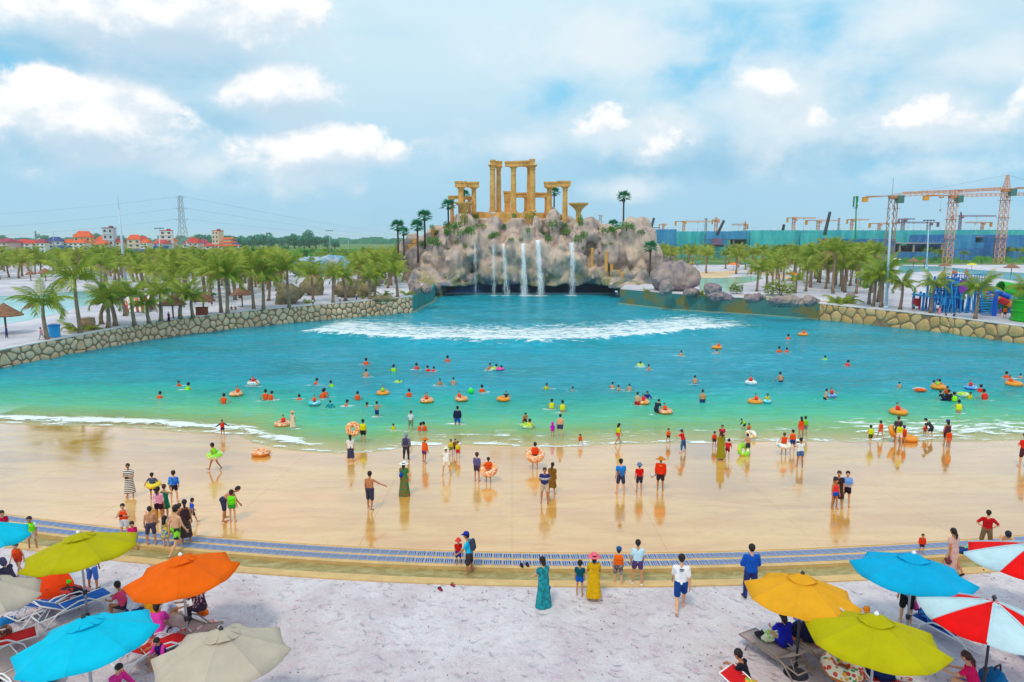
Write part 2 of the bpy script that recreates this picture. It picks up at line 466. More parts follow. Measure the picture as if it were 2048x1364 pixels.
base = sheet('slab_bed', lambda x, v: (x, Yg(x) + .3 + v, LEDGE - .05 - SLOPE*v), XS, (0, 10, 22, 45, 85), DARKGAP); base.parent = wb
ROWS = [0, 2.6, 6.2, 10.4, 15.2, 21, 28]
XE = lsp(-33, 33, 13)
for j in range(len(ROWS)-1):
 for i in range(len(XE)-1):
  x0, x1, v0, v1 = XE[i]+.003, XE[i+1]-.003, ROWS[j]+.003, ROWS[j+1]-.003
  if j > 3 and (i < 0 or i > 11): continue
  xs = lsp(x0, x1, 6); b = MB()
  for v in (v0, v1):
   for x in xs: b.v.append((x, Yg(x)+.3+v, LEDGE-SLOPE*v))
  b.f = [(q, q+1, q+7, q+6) for q in range(5)]
  kk = len(b.v)
  b.v += [(p[0], p[1], p[2]-.06) for p in b.v]
  b.f += [(q+kk, q+kk+1, q+1, q) for q in range(5)] + [(q+6, q+7, q+kk+7, q+kk+6) for q in range(5)]
  b.f += [(0, 6, kk+6, kk), (5, kk+5, kk+11, 11)]
  b.mi = [0]*len(b.f)
  link('beach_slab', b.mesh('beach_slab', WET), wb)
# gratings: two rows of slotted plates let into the ledge
gm = MB()
gm.cur = 0
for q in (-.15, .15): gm.box((0, q, .012), (.30, .022, .024))
for q in (-.138, .138): gm.box((q, 0, .012), (.024, .279, .024))
for q in (-.072, 0.0, .066): gm.box((q, 0, .010), (.040, .27, .02))
gm.cur = 1; gm.box((0, 0, .0015), (.30, .30, .003))
GRATE_ME = gm.mesh('grating_plate', [GRATE, GRATE_D])
for off, lab in ((0.0, 'grey drain grating strip on the pool side of the ledge'), (-.5, 'grey drain grating strip on the trough side of the ledge')):
 d = thing('drain_grating', lab, 'drain', (0, 0, 0), 0, 'drain gratings along the ledge')
 x = -27; n = 0
 while x < 27 and n < 300:
  y = Yg(x)+off; sl = (Yg(x+.05)-Yg(x-.05))/.1; a = math.atan(sl)
  zz = LEDGE - .013
  link('grating_plate', GRATE_ME, d, (x, y, zz), (0, 0, a + R(4)))
  x += .335*math.cos(a); n += 1
# ------------------------------------------------------------------ pool water
_sh = [(-400,845),(0,851),(200,855),(330,862),(470,872),(505,890),(600,905),(700,910),(770,905),(812,893),(900,891),(1000,893),(1100,893),(1200,890),(1400,886),(1600,885),(1760,884),(1900,886),(2048,884),(2500,880)]
_shp = [P(x, y, .08) for x, y in _sh]
def Yshore(X): return float(np.interp(X, [p.x for p in _shp], [p.y for p in _shp]))
_fr = [P(x, y, .3) for x, y in [(600,662),(660,668),(760,676),(860,682),(960,684),(1080,684),(1180,681),(1260,676),(1330,668),(1400,660),(1500,650)]]
def Yfront(X): return float(np.interp(X, [p.x for p in _fr], [p.y for p in _fr]))
def pool_water():
 nx = 330; xs = np.linspace(-75, 80, nx)
 s = np.concatenate([np.linspace(0, 8, 44), np.linspace(8.25, 46, 132), np.linspace(46.6, 112, 66)])
 X = np.tile(xs, (len(s), 1)); SH = np.array([Yshore(x) for x in xs]); S = np.tile(s[:, None], (1, nx))
 q = np.stack([X*.5, S*0+3.3, S*0], -1); wob = (fbm(q)-.47)*1.1
 Y = SH[None, :] + wob*np.exp(-S/3) + S
 pos = np.stack([X, Y, X*0], -1)
 n1 = fbm(pos*np.array([.22, .5, 1]))-.47; n2 = fbm(pos*np.array([.8, 1.5, 1])+31)-.47
 deep = np.clip((S-1.0)/12, 0, 1)
 Z = deep*(n1*.28+n2*.12)
 d = np.array([[Yfront(x) for x in xs]]) - Y + n1*1.5 + n2*1.6   # positive in front of the breaker
 inw = np.clip((X+27)/4, 0, 1)*np.clip((35-X)/10, 0, 1)
 ridge = np.where(d > 0, np.exp(-(d/1.6)**2), np.exp(-(d/9.0)**2))*inw
 Z = Z + .75*ridge
 fo = np.where(d > 0, np.clip(1-d/.7, 0, 1), np.clip(1.75+d/13.0, 0, 1))*inw
 fo = np.clip(fo, 0, 1)
 crest = np.exp(-((d+.6)/1.3)**2)*inw
 # swash at the sand: a white lip on the left, thin lines elsewhere, a churned patch far right
 lip = np.exp(-((S-.35)/.28)**2)*.85
 wl = np.clip((-9.5-X)/3, 0, 1)*np.clip((X+42)/6, .35, 1); churnL = wl*np.exp(-((S-1.5)/.85)**2)*.92
 wr = np.clip((X-19)/3, 0, 1); churnR = wr*np.exp(-((S-3.0)/2.6)**2)*.66
 mid = np.clip((X+10)/3, 0, 1)*np.maximum(np.exp(-((S-2.4-n1*3)/1.1)**2)*.36, np.exp(-((S-.3)/1.1)**2)*.50)
 falls = sum(np.exp(-((X-PD(px_, 590, 141).x)/k_)**2-((Y-140.6)/2.2)**2)*a_ for px_, k_, a_ in ((952, 1, .5), (988, 1.2, .6), (1014, 1.5, .7), (1050, 1.7, 1.1), (1083, 1.6, 1.1), (1143, 1.5, 1.0)))
 foam = np.maximum.reduce([fo*.74, crest*1.15, lip*.62, churnL, churnR, mid, falls])
 shore_drop = np.interp(S, [0, .6, 4], [0, .03, .0])
 bz = np.array([[beach_z(x, y) for x, y in zip(rx, ry)] for rx, ry in zip(X[:60], Y[:60])])
 Z[:60] = np.maximum(Z[:60], bz+.015+.05*np.clip(S[:60]/2, 0, 1))
 Z[:60] += .16*churnL[:60]*np.clip(fbm(pos[:60]*2.2), 0, 1)
 V = np.stack([X, Y, Z], -1).reshape(-1, 3)
 r, c = len(s), nx
 ii = np.arange((r-1)*(c-1)); a = (ii//(c-1))*c + ii % (c-1)
 me = np_mesh('pool_water', V, np.stack([a, a+1, a+1+c, a+c], 1))
 # depth and foam per vertex
 dep = np.clip((S-0.2)/18.5 + n1*.10*np.clip(S/5, 0, 1), 0, 1)
 for nm, val in (('depth', dep), ('foam', foam)):
  at = me.attributes.new(nm, 'FLOAT', 'POINT'); at.data.foreach_set('value', val.reshape(-1).astype(np.float32))
 M = bpy.data.materials.new('pool_water'); M.use_nodes = True; t = T(M.node_tree); b = t.n['Principled BSDF']
 dp = t.new('ShaderNodeAttribute', dict(attribute_name='depth')).outputs['Fac']
 fm = t.new('ShaderNodeAttribute', dict(attribute_name='foam')).outputs['Fac']
 g = t.new('ShaderNodeNewGeometry').outputs['Position']
 pat = t.noise(t.vm('MULTIPLY', g, (.5, 1, 1)), .16, 5, .6, .5)
 c0 = t.ramp(dp, [(0.0, lin(236, 218, 180)), (.07, lin(206, 214, 150)), (.17, lin(160, 212, 130)), (.34, lin(96, 206, 156)), (.6, lin(16, 186, 172)), (.80, lin(0, 170, 190)), (1.0, lin(0, 162, 190))])
 c1 = t.mix(t.mr(pat, .4, .68, 0, .7), c0, t.mix(dp, c0, lin(0, 140, 150)))
 st = t.noise(t.vm('MULTIPLY', g, (.55, 1.5, 1)), 1.1, 6, .62, .9)
 c1 = t.mix(t.mr(st, .44, .68, 0, .5), c1, t.mix(.6, c1, lin(70, 210, 236)))
 fn = t.mr(t.noise(t.vm('MULTIPLY', g, (.42, 1.25, 1)), 1.5, 8, .70, .8), .30, .70)
 lace = t.m('SUBTRACT', t.m('ADD', fm, fn), 1.0)
 fmask = t.mr(lace, -.06, .26)
 fmask = t.m('MULTIPLY', fmask, t.mr(fm, .06, .2))
 t.put(b.inputs['Base Color'], t.mix(fmask, c1, lin(238, 246, 250)))
 t.put(b.inputs['Roughness'], t.mr(fmask, 0, 1, .09, .8)); b.inputs['IOR'].default_value = 1.33; b.inputs['Specular IOR Level'].default_value = .24
 rip = t.noise(t.vm('MULTIPLY', g, (1, 2.1, 1)), 1.15, 6, .62, .5)
 bs = t.new('ShaderNodeBump', None, Distance=.22, Height=t.m('ADD', rip, t.m('MULTIPLY', fn, .3)))
 t.put(bs.inputs['Strength'], t.mr(dp, 0, .4, .15, .95))
 t.put(b.inputs['Normal'], bs.outputs[0])
 tr = t.new('ShaderNodeBsdfTransparent'); tr.inputs[0].default_value = (.82, .93, .78, 1)
 opa = t.m('MAXIMUM', t.mr(dp, 0, .34, .30, 1.0), fmask)
 mx = t.new('ShaderNodeMixShader', None, i0=opa, i1=tr.outputs[0], i2=b.outputs[0])
 t.l.new(mx.outputs[0], t.n['Material Output'].inputs[0])
 me.materials.append(M)
 o = link('pool_water', me); o['kind'] = 'structure'
pool_water()
# ------------------------------------------------------------------ terraces round the pool
WL = [P(-420, 835, 0).xy, P(-200, 780, 0).xy] + [TG(x, y).xy for x, y in [(0,700),(100,681),(200,662),(300,645),(400,632),(500,621),(600,612),(700,604),(825,593)]]
WR = [TG(x, y).xy for x, y in [(1240,578),(1330,586),(1420,592),(1520,598),(1640,607),(1740,617),(1840,627),(1940,639),(2048,653)]] + [TG(2200, 672).xy, TG(2500, 705).xy]
def terrace(name, edge, far_x):
 vs = []; fs = []
 for i, p in enumerate(edge):
  vs += [(p[0], p[1], terr_z(p[1])), (far_x, p[1], terr_z(p[1]))]
 for i in range(len(edge)-1): fs.append((2*i, 2*i+1, 2*i+3, 2*i+2))
 o = link(name, mesh(name, vs, fs, PLAZA)); o['kind'] = 'structure'
endL, endR = WL[-1], WR[0]
terrace('terrace_paving', WL + [Vector((-17.5, 150))], -900)
terrace('terrace_paving', [Vector((26, 150))] + WR, 900)
o = link('back_ground', mesh('back_ground', [(-4000, 150, 2.6), (4000, 150, 2.6), (4000, 4000, 2.6), (-4000, 4000, 2.6)], [(0, 1, 2, 3)], PLAZA)); o['kind'] = 'structure'
FIELD = mat('scrub_field', lin(70, 116, 52), .95, scale=.02, col2=lin(120, 140, 78), bump=.6, bscale=.4)
o = link('far_field', mesh('far_field', [(-4000, 300, 2.66), (-60, 300, 2.66), (60, 240, 2.66), (4000, 240, 2.66), (4000, 4000, 2.66), (-4000, 4000, 2.66)], [(0, 1, 2, 3, 4, 5)], FIELD)); o['kind'] = 'structure'
# lagoons beyond the terraces
LAG = water_sheet_mat('lagoon_water', lin(104, 196, 206), .12, lin(146, 214, 220), .96, .35, .25, (.5, 1, 1))
LAG2 = water_sheet_mat('shallow_lagoon_water', lin(150, 216, 190), .12, lin(196, 222, 200), .95, .2, .25, (.5, 1, 1))
def lagoon(name, pts, z, m, lift=.01):
 vs = []
 for x, y in pts:
  q = TG(x, y); vs.append((q.x, q.y, q.z + lift))
 o = link(name, mesh(name, vs, [tuple(range(len(vs)))], m)); o['kind'] = 'structure'
lagoon('lagoon', [(-500,690),(-150,668),(0,650),(60,640),(110,628),(170,612),(230,600),(260,588),(225,580),(150,583),(60,591),(0,592),(-200,600),(-600,610)], 0, LAG)
lagoon('lagoon', [(1395,556),(1440,556),(1500,552),(1530,556),(1505,564),(1470,569),(1480,578),(1450,584),(1400,580)], 0, LAG2)
lagoon('lagoon', [(1790,548),(1850,543),(1900,541),(1960,552),(2060,566),(2300,590),(2300,566),(2060,547),(1960,540),(1880,533),(1800,531)], 0, LAG)
DRY = mat('dry_tan_sand', lin(222, 190, 152), .9, .1, .3)
lagoon('tan_sand', [(1380,545),(1480,541),(1560,546),(1590,560),(1700,585),(1720,606),(1560,600),(1470,590),(1500,572),(1440,560),(1380,560)], 0, DRY, .004)
# ================================================================== stone walls round the pool
def stone_material(name, c1, c2):
 M = bpy.data.materials.new(name); M.use_nodes = True; t = T(M.node_tree); b = t.n['Principled BSDF']
 oi = t.new('ShaderNodeObjectInfo').outputs['Random']; tc = t.new('ShaderNodeNewGeometry').outputs['Position']
 n = t.noise(tc, 2.2, 6, .65)
 c = t.mix(oi, c1, c2); c = t.mix(t.mr(n, .35, .7, 0, .45), c, tuple(x*.55 for x in c1[:3])+(1,))
 t.put(b.inputs['Base Color'], c); b.inputs['Roughness'].default_value = .85
 t.put(b.inputs['Normal'], t.new('ShaderNodeBump', None, Strength=.4, Distance=.06, Height=t.noise(tc, 5, 6, .65)).outputs[0])
 return M
STONE_L = stone_material('wall_stone_pinkish', lin(236, 188, 148), lin(248, 214, 178))
STONE_R = stone_material('wall_stone_tan', lin(214, 166, 104), lin(232, 192, 134))
MORTAR = mat('brown_mortar', lin(150, 122, 96), .95, .2, 2)
COPING = mat('pale_coping', lin(220, 214, 214), .8, .08, 1)
def clip_poly(poly, p, n):                  # keep the side of the line where (x-p).n <= 0
 out = []
 for i in range(len(poly)):
  a, b = poly[i], poly[(i+1) % len(poly)]
  da = (a[0]-p[0])*n[0]+(a[1]-p[1])*n[1]; db = (b[0]-p[0])*n[0]+(b[1]-p[1])*n[1]
  if da <= 0: out.append(a)
  if (da < 0) != (db < 0) and da != db:
   t = da/(da-db); out.append((a[0]+(b[0]-a[0])*t, a[1]+(b[1]-a[1])*t))
 return out
def voronoi(L, H, cw, ch, rg, jit=.38):
 seeds = []; nr = max(2, round(H/ch)); nc = max(2, round(L/cw))
 for r in range(-1, nr+1):
  for c in range(-1, nc+1):
   if rg.random() < .10: continue
   seeds.append(((c+.5+(r % 2)*.5+rg.uniform(-jit, jit))*L/nc, (r+.5+rg.uniform(-jit, jit))*H/nr))
   if rg.random() < .14: seeds.append((seeds[-1][0]+cw*.45, seeds[-1][1]+ch*.42))
 cells = []
 for s in seeds:
  if not (-.2 < s[0] < L+.2 and -.2 < s[1] < H+.2): continue
  near = sorted(seeds, key=lambda q: (q[0]-s[0])**2+(q[1]-s[1])**2)[1:19]
  poly = [(0, 0), (L, 0), (L, H), (0, H)]
  for q in near:
   poly = clip_poly(poly, ((s[0]+q[0])/2, (s[1]+q[1])/2), (q[0]-s[0], q[1]-s[1]))
   if len(poly) < 3: break
  if len(poly) >= 3: cells.append(poly)
 return cells
class Path:
 def __init__(self, pts):
  self.p = [Vector((q[0], q[1])) for q in pts]; self.s = [0]
  for a, b in zip(self.p, self.p[1:]): self.s.append(self.s[-1]+(b-a).length)
  self.L = self.s[-1]
 def at(self, s):
  s = max(0, min(self.L, s))
  for i in range(len(self.p)-1):
   if s <= self.s[i+1]+1e-9:
    d = (self.p[i+1]-self.p[i]); t = (s-self.s[i])/max(1e-9, d.length)
    return self.p[i]+d*t, d.normalized()
  return self.p[-1], (self.p[-1]-self.p[-2]).normalized()
def smooth_pts(pts, n=6):                    # Catmull-Rom through the points
 out = []
 for i in range(len(pts)-1):
  p0, p1, p2, p3 = pts[max(0, i-1)], pts[i], pts[i+1], pts[min(len(pts)-1, i+2)]
  for k in range(n):
   t = k/n
   out.append(tuple(.5*((2*p1[a])+(-p0[a]+p2[a])*t+(2*p0[a]-5*p1[a]+4*p2[a]-p3[a])*t*t+(-p0[a]+3*p1[a]-3*p2[a]+p3[a])*t**3) for a in (0, 1)))
 return out+[tuple(pts[-1][:2])]
def wall_strip(path, side, thick, z0, ztop, m, name, parent, step=1.5):
 b = MB(); n = max(2, int(path.L/step))
 for i in range(n+1):
  q, d = path.at(path.L*i/n); nn = Vector((-d.y, d.x))*side
  t = ztop(q.y)
  zb = z0(q.y) if callable(z0) else z0
  for (o, z) in ((0, zb), (0, t), (-thick, t), (-thick, zb)):
   b.v.append((q.x+nn.x*o, q.y+nn.y*o, z))
 for i in range(n):
  for k in range(4):
   a = i*4+k; c = i*4+(k+1) % 4
   b.f.append((a, c, c+4, a+4)); b.mi.append(0)
 b.f += [(0, 1, 2, 3), (n*4+3, n*4+2, n*4+1, n*4)]; b.mi += [0, 0]
 return b.obj(name, m, parent)
def stone_wall(label, pts, side, cw, ch, m, seed):
 path = Path(pts); rg = random.Random(seed)
 w_ = thing('stone_wall', label, 'wall', (0, 0, 0))
 wall_strip(path, side, .5, -1.2, lambda y: terr_z(y)-.012, MORTAR, 'wall_core', w_)
 wall_strip(Path([(path.at(s)[0]+Vector((-path.at(s)[1].y, path.at(s)[1].x))*side*.07) for s in np.linspace(0, path.L, 60)]), side, .62, lambda y: terr_z(y)-.06, lambda y: terr_z(y)+.05, COPING, 'coping', w_)
 Hm = 2.25; cells = voronoi(path.L, Hm, cw, ch, rg)
 def shown(poly):
  c, _ = path.at(sum(p[0] for p in poly)/len(poly)); return (c.length)
 cells.sort(key=shown)
 rest = MB()
 for ci, poly in enumerate(cells):
  cx = sum(p[0] for p in poly)/len(poly); cy = sum(p[1] for p in poly)/len(poly)
  r_ = max(math.hypot(p[0]-cx, p[1]-cy) for p in poly)
  if r_ < .12: continue
  q, d = path.at(cx); nn = Vector((-d.y, d.x))*side
  top = terr_z(q.y); k1 = max(.5, 1-.075/r_*1.6); proud = rg.uniform(.05, .11)
  vs = []
  # round off the corners
  rp = []
  for i in range(len(poly)):
   a, b_, c_ = poly[i-1], poly[i], poly[(i+1) % len(poly)]
   rp += [(b_[0]+(a[0]-b_[0])*.24, b_[1]+(a[1]-b_[1])*.24), (b_[0]+(c_[0]-b_[0])*.24, b_[1]+(c_[1]-b_[1])*.24)]
  n = len(rp)
  for (k, o) in ((k1, -.06), (k1, proud*.45), (k1*.84, proud)):
   for p in rp:
    ss = (p[0]-cx)*k; zz = cy+(p[1]-cy)*k
    w0 = d*ss + nn*o
    vs.append((w0.x, w0.y, (zz/Hm)*(top+.25)-.25-(cy/Hm)*(top+.25)+.25))
  fs = [(i, (i+1) % n, n+(i+1) % n, n+i) for i in range(n)] + [(n+i, n+(i+1) % n, 2*n+(i+1) % n, 2*n+i) for i in range(n)] + [tuple(2*n+i for i in range(n))]
  if side < 0: fs = [f[::-1] for f in fs]
  org = (q.x, q.y, (cy/Hm)*(top+.25)-.25)
  zc = (cy/Hm)*(top+.25)-.25
  if ci < 296: link('stone', mesh('stone', vs, fs, m, True), w_, org)
  else: rest.add([(v[0]+org[0], v[1]+org[1], v[2]+org[2]) for v in vs], fs)
 if rest.v:
  o = rest.obj('stones', m, w_, True); o['kind'] = 'stuff'
stone_wall('long grey and pink fieldstone retaining wall along the left side of the pool', smooth_pts(WL), -1, .98, .68, STONE_L, 5)
_ws = smooth_pts(WR[4:])
stone_wall('tan fieldstone retaining wall of large flat stones on the right of the pool', _ws, -1, 1.7, 1.05, STONE_R, 9)
# painted curved walls where the pool narrows towards the cave
PAINT = bpy.data.materials.new('painted_wall'); PAINT.use_nodes = True
t = T(PAINT.node_tree); b = t.n['Principled BSDF']; g = t.new('ShaderNodeNewGeometry').outputs['Position']
c = t.mix(t.mr(t.noise(g, .32, 3, .5, .4), .47, .55), lin(66, 128, 122), lin(128, 122, 66))
c = t.mix(t.mr(t.noise(t.vm('MULTIPLY', g, (1, 1, .5)), 1.1, 5, .65), .45, .75, 0, .6), c, lin(36, 110, 120))
t.put(b.inputs['Base Color'], c); b.inputs['Roughness'].default_value = .55
t.put(b.inputs['Normal'], t.new('ShaderNodeBump', None, Strength=.25, Distance=.1, Height=t.noise(g, 1.2, 5, .6)).outputs[0])
TEAL = mat('teal_wall', lin(40, 140, 140), .5, .3, .7, .15)
def painted(label, pts, side, m, n):
 w_ = thing('painted_wall', label, 'wall'); path = Path(smooth_pts(pts))
 for i in range(n):
  sub = [path.at(path.L*(i+j/5)/n)[0] for j in range(6)]
  a, d = path.at(path.L*(i+.5)/n); off = Vector((-d.y, d.x))*side*(.012 if i % 2 else 0)
  wall_strip(Path([q+off for q in sub]), side, .45, -1.2, lambda y: terr_z(y)-.015 - .02*(i % 2), m, 'wall_panel', w_, .8)
 wall_strip(Path([q+Vector((-path.at(s)[1].y, path.at(s)[1].x))*side*.5 for s in np.linspace(0, path.L, 30) for q in [path.at(s)[0]]]), side, .55, -.4, lambda y: .10, mat('pale_step', lin(150, 170, 150), .6, .1, 1), 'footing', w_)
painted('curved retaining wall painted in teal and olive rock patches below the right boulders', WR[:5], -1, PAINT, 9)
_l = WL[-1]
painted('short teal painted wall curving from the left stone wall into the cave', [tuple(_l), tuple(P(846,612,0).xy), tuple(P(866,602,0).xy), tuple(P(872,588,0).xy), tuple(P(868,580,0).xy)], -1, TEAL, 4)
# ================================================================== the artificial rock hill
def rock_material(name, cols, moss=.35, sc=1.0):
 M = bpy.data.materials.new(name); M.use_nodes = True; t = T(M.node_tree); b = t.n['Principled BSDF']
 geo = t.new('ShaderNodeNewGeometry'); g = geo.outputs['Position']
 a = t.noise(g, .16*sc, 5, .6, .5); s_ = t.noise(t.vm('MULTIPLY', g, (1, 1, .32)), .55*sc, 6, .65, .4); f = t.noise(g, 1.7*sc, 6, .7)
 c = t.mix(t.mr(a, .38, .62), cols[0], cols[1]); c = t.mix(t.mr(s_, .44, .66, 0, .8), c, cols[2])
 c = t.mix(t.mr(f, .52, .78, 0, .55), c, cols[3])
 if moss:
  z = t.new('ShaderNodeSeparateXYZ'); t.put(z.inputs[0], g)
  low = t.mr(z.outputs[2], 7.5, 2.0, 0, 1)
  mm = t.m('MULTIPLY', t.mr(t.noise(g, .38, 5, .6), .40, .58), t.m('MULTIPLY', low, moss*2.2), clamp=True)
  c = t.mix(mm, c, lin(116, 122, 50))
  m2 = t.m('MULTIPLY', t.mr(t.noise(t.vm('ADD', g, (31, 7, 3)), .30, 5, .6), .48, .62), t.m('MULTIPLY', low, .75), clamp=True)
  c = t.mix(m2, c, lin(48, 92, 128))
 t.put(b.inputs['Base Color'], c); b.inputs['Roughness'].default_value = .9; b.inputs['Specular IOR Level'].default_value = .15
 t.put(b.inputs['Normal'], t.new('ShaderNodeBump', None, Strength=.8, Distance=.35, Height=t.m('ADD', s_, t.m('MULTIPLY', f, .5))).outputs[0])
 return M
ROCK = rock_material('pinkish_rock', (lin(216, 188, 168), lin(196, 174, 164), lin(146, 126, 128), lin(236, 210, 188)))
BOULDER = rock_material('grey_boulder', (lin(178, 156, 146), lin(156, 138, 142), lin(112, 104, 120), lin(200, 174, 158)), 0, 1.6)
BROWNROCK = rock_material('olive_brown_rock', (lin(160, 142, 108), lin(136, 124, 100), lin(96, 100, 66), lin(182, 166, 126)), 0, 1.6)
BLUEROCK = rock_material('blue_white_rock', (lin(120, 178, 206), lin(196, 196, 200), lin(64, 134, 182), lin(214, 200, 190)), 0, 1.3)
def rock_hill():
 rg = random.Random(11)
 S = SDF(.4)
 e = lambda px, py, Y, rx, rz, ry: S.ell(tuple(PD(px, py, Y)), (rx, ry, rz))
 # the mass of the hill
 e(1030, 520, 155, 15.5, 9.0, 11); e(1000, 478, 154, 10.5, 6.0, 7); e(1060, 470, 154, 9.5, 5.6, 7); e(1130, 500, 154, 9, 6.5, 8)
 e(930, 505, 153, 9, 6.5, 8); e(875, 535, 152, 7, 6.5, 8); e(1190, 520, 153, 9.5, 6.5, 9); e(1215, 500, 152, 6.5, 4.2, 6)
 e(1030, 455, 154, 8.5, 2.0, 5.0); e(960, 448, 153, 2.6, 2.0, 2.6); e(845, 520, 151, 4, 4.6, 5)
 # tall rock on the right, in lobes
 e(1266, 510, 147, 4.9, 6.9, 4.4); e(1240, 505, 148, 2.8, 5.6, 3.2); e(1284, 520, 147.5, 2.6, 5.0, 3); e(1262, 552, 145, 3.4, 3.1, 2.6); e(1232, 556, 144.5, 2.0, 2.0, 2)
 e(1288, 556, 146, 2.4, 3.2, 2.4)
 # folds of the cliff over the cave
 for row, (py, n, r0) in enumerate(((455, 8, 1.5), (482, 11, 1.9), (512, 13, 2.1), (540, 13, 2.1), (560, 12, 1.5))):
  for i in range(n):
   px = 872 + (1228-872)*(i+.5+rg.uniform(-.35, .35))/n
   if row == 0 and not 930 < px < 1180: continue
   Y = 144.2 - row*.25 + rg.uniform(-.6, .9) + (abs(px-1045)/200)**2*.8 + (2.6 if row == 0 else 0) + (1.2 if row == 1 else 0)
   rx = r0*rg.uniform(.7, 1.25); e(px, py+rg.uniform(-7, 7), Y, rx, rx*rg.uniform(.9, 1.7), rx*rg.uniform(.8, 1.1))
 # ledges at the two ends of the cave mouth
 for px, py, Y, r in ((838,572,141,1.9),(858,578,139.5,1.7),(880,578,139,1.5),(893,570,141,1.8),(868,560,142,2.4),(1195,562,143,2.3),(1216,574,140.5,1.9),(1238,578,138,1.9),(1262,582,135.5,1.6),(1284,583,134,1.4),(1250,572,140,2.4),(1280,572,138,2.2),(1205,548,144,2)):
  e(px, py, Y, r*1.35, r*.72, r)
 def field(D, X, Y, Z):
  p = np.stack([X, Y, Z], -1)
  n1 = fbm(p*np.array([.30, .30, .20]), 4)-.47; n2 = np.abs(fbm(p*np.array([.5, .5, .36])+9, 3)-.44); n3 = np.abs(vnoise(p*1.1+3)-.5)
  D = D - n1*2.2 + n2*1.3 - n3*.4 - .55
  m_ = np.abs(D) < 2.4; q = p[m_]/np.array([3.5, 3.5, 4.4]) + n1[m_][:, None]*1.1; i0 = np.floor(q).astype(int); best = np.full(len(q), 9.0)
  for dx in (-1, 0, 1):
   for dy in (-1, 0, 1):
    for dz in (-1, 0, 1):
     c = i0+np.array([dx, dy, dz]); a, b, e_ = c[:, 0] % 32, c[:, 1] % 32, c[:, 2] % 32
     f = c+np.stack([_LAT[a, b, e_], _LAT[b, e_, a], _LAT[e_, a, (b+7) % 32]], 1); best = np.minimum(best, ((q-f)**2).sum(1))
  D[m_] += (np.sqrt(best)-.52)*2.5
  x0, x1 = PD(888, 580, 143).x, PD(1232, 580, 143).x
  roof = 2.1 + .9*(vnoise(p*np.array([.45, .1, .1])+5)-.5)
  D = np.maximum(D, np.where((np.abs(X-PD(1024, 434, 150).x) < 8.6) & (Y > 146) & (Y < 163), Z-(PD(1024, 434, 146).z-.2), -9))
  cave = np.maximum.reduce([x0-X, X-x1, Z-roof, Y-152.0])
  return np.maximum(D, -cave)
 V, Fq = S.build(.32, field)
 keep = V[:, 2] > -1.0
 hill = thing('rock_hill', 'big pinkish artificial rock hill with a cave and waterfalls behind the pool', 'rock hill', (0, 145, 0))
 from mathutils.bvhtree import BVHTree
 global ROCK_BVH
 ROCK_BVH = BVHTree.FromPolygons([tuple(p) for p in V], [tuple(int(i) for i in q) for q in Fq])
 o = link('rock_face', np_mesh('rock_face', V - np.array([0, 145, 0]), Fq, ROCK), hill)
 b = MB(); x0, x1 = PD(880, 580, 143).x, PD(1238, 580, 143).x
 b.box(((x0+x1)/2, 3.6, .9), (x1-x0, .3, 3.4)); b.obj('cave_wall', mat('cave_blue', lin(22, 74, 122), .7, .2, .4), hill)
 b = MB(); b.box(((x0+x1)/2, .2, .02), (x1-x0-.6, .5, .34)); b.obj('weir_lip', mat('weir_pale', lin(150, 190, 205), .5, .1, 1), hill)
rock_hill()
# ------------------------------------------------------------------ loose boulders
def boulder(label, px, py, Y, rx, rz, ry, m, seed, hpx=0, name='boulder', cat='boulder', lobes=4, sink=.35, group=None):
 rg = random.Random(seed)
 if Y is None:
  Y = TG(px, py+hpx*.75).y + .4; rx, rz, ry = D2(rx, Y), D2(rz, Y), D2(ry, Y)
 c = PD(px, py, Y); S = SDF(rz*.35)
 S.ell((0, 0, 0), (rx*.86, ry*.86, rz*.86))
 for _ in range(lobes):
  a = rg.uniform(0, 6.28); S.ell((math.cos(a)*rx*.45, math.sin(a)*ry*.45, rg.uniform(-.5, .25)*rz), (rx*rg.uniform(.4, .6), ry*rg.uniform(.4, .6), rz*rg.uniform(.4, .6)))
 def field(D, X, Y_, Z):
  p = np.stack([X, Y_, Z], -1)/max(rz, .6)
  return D - (fbm(p*1.1+seed, 4)-.47)*rz*.75 + np.abs(fbm(p*1.9+seed*2, 3)-.44)*rz*.5 - (fbm(p*4.5+seed, 3)-.44)*rz*.14
 V, Fq = S.build(min(rx, rz)/11, field)
 return tag(link(name, np_mesh(name, V, Fq, m), None, c), label, cat, group)
D2 = lambda px, d: d * px / FPX
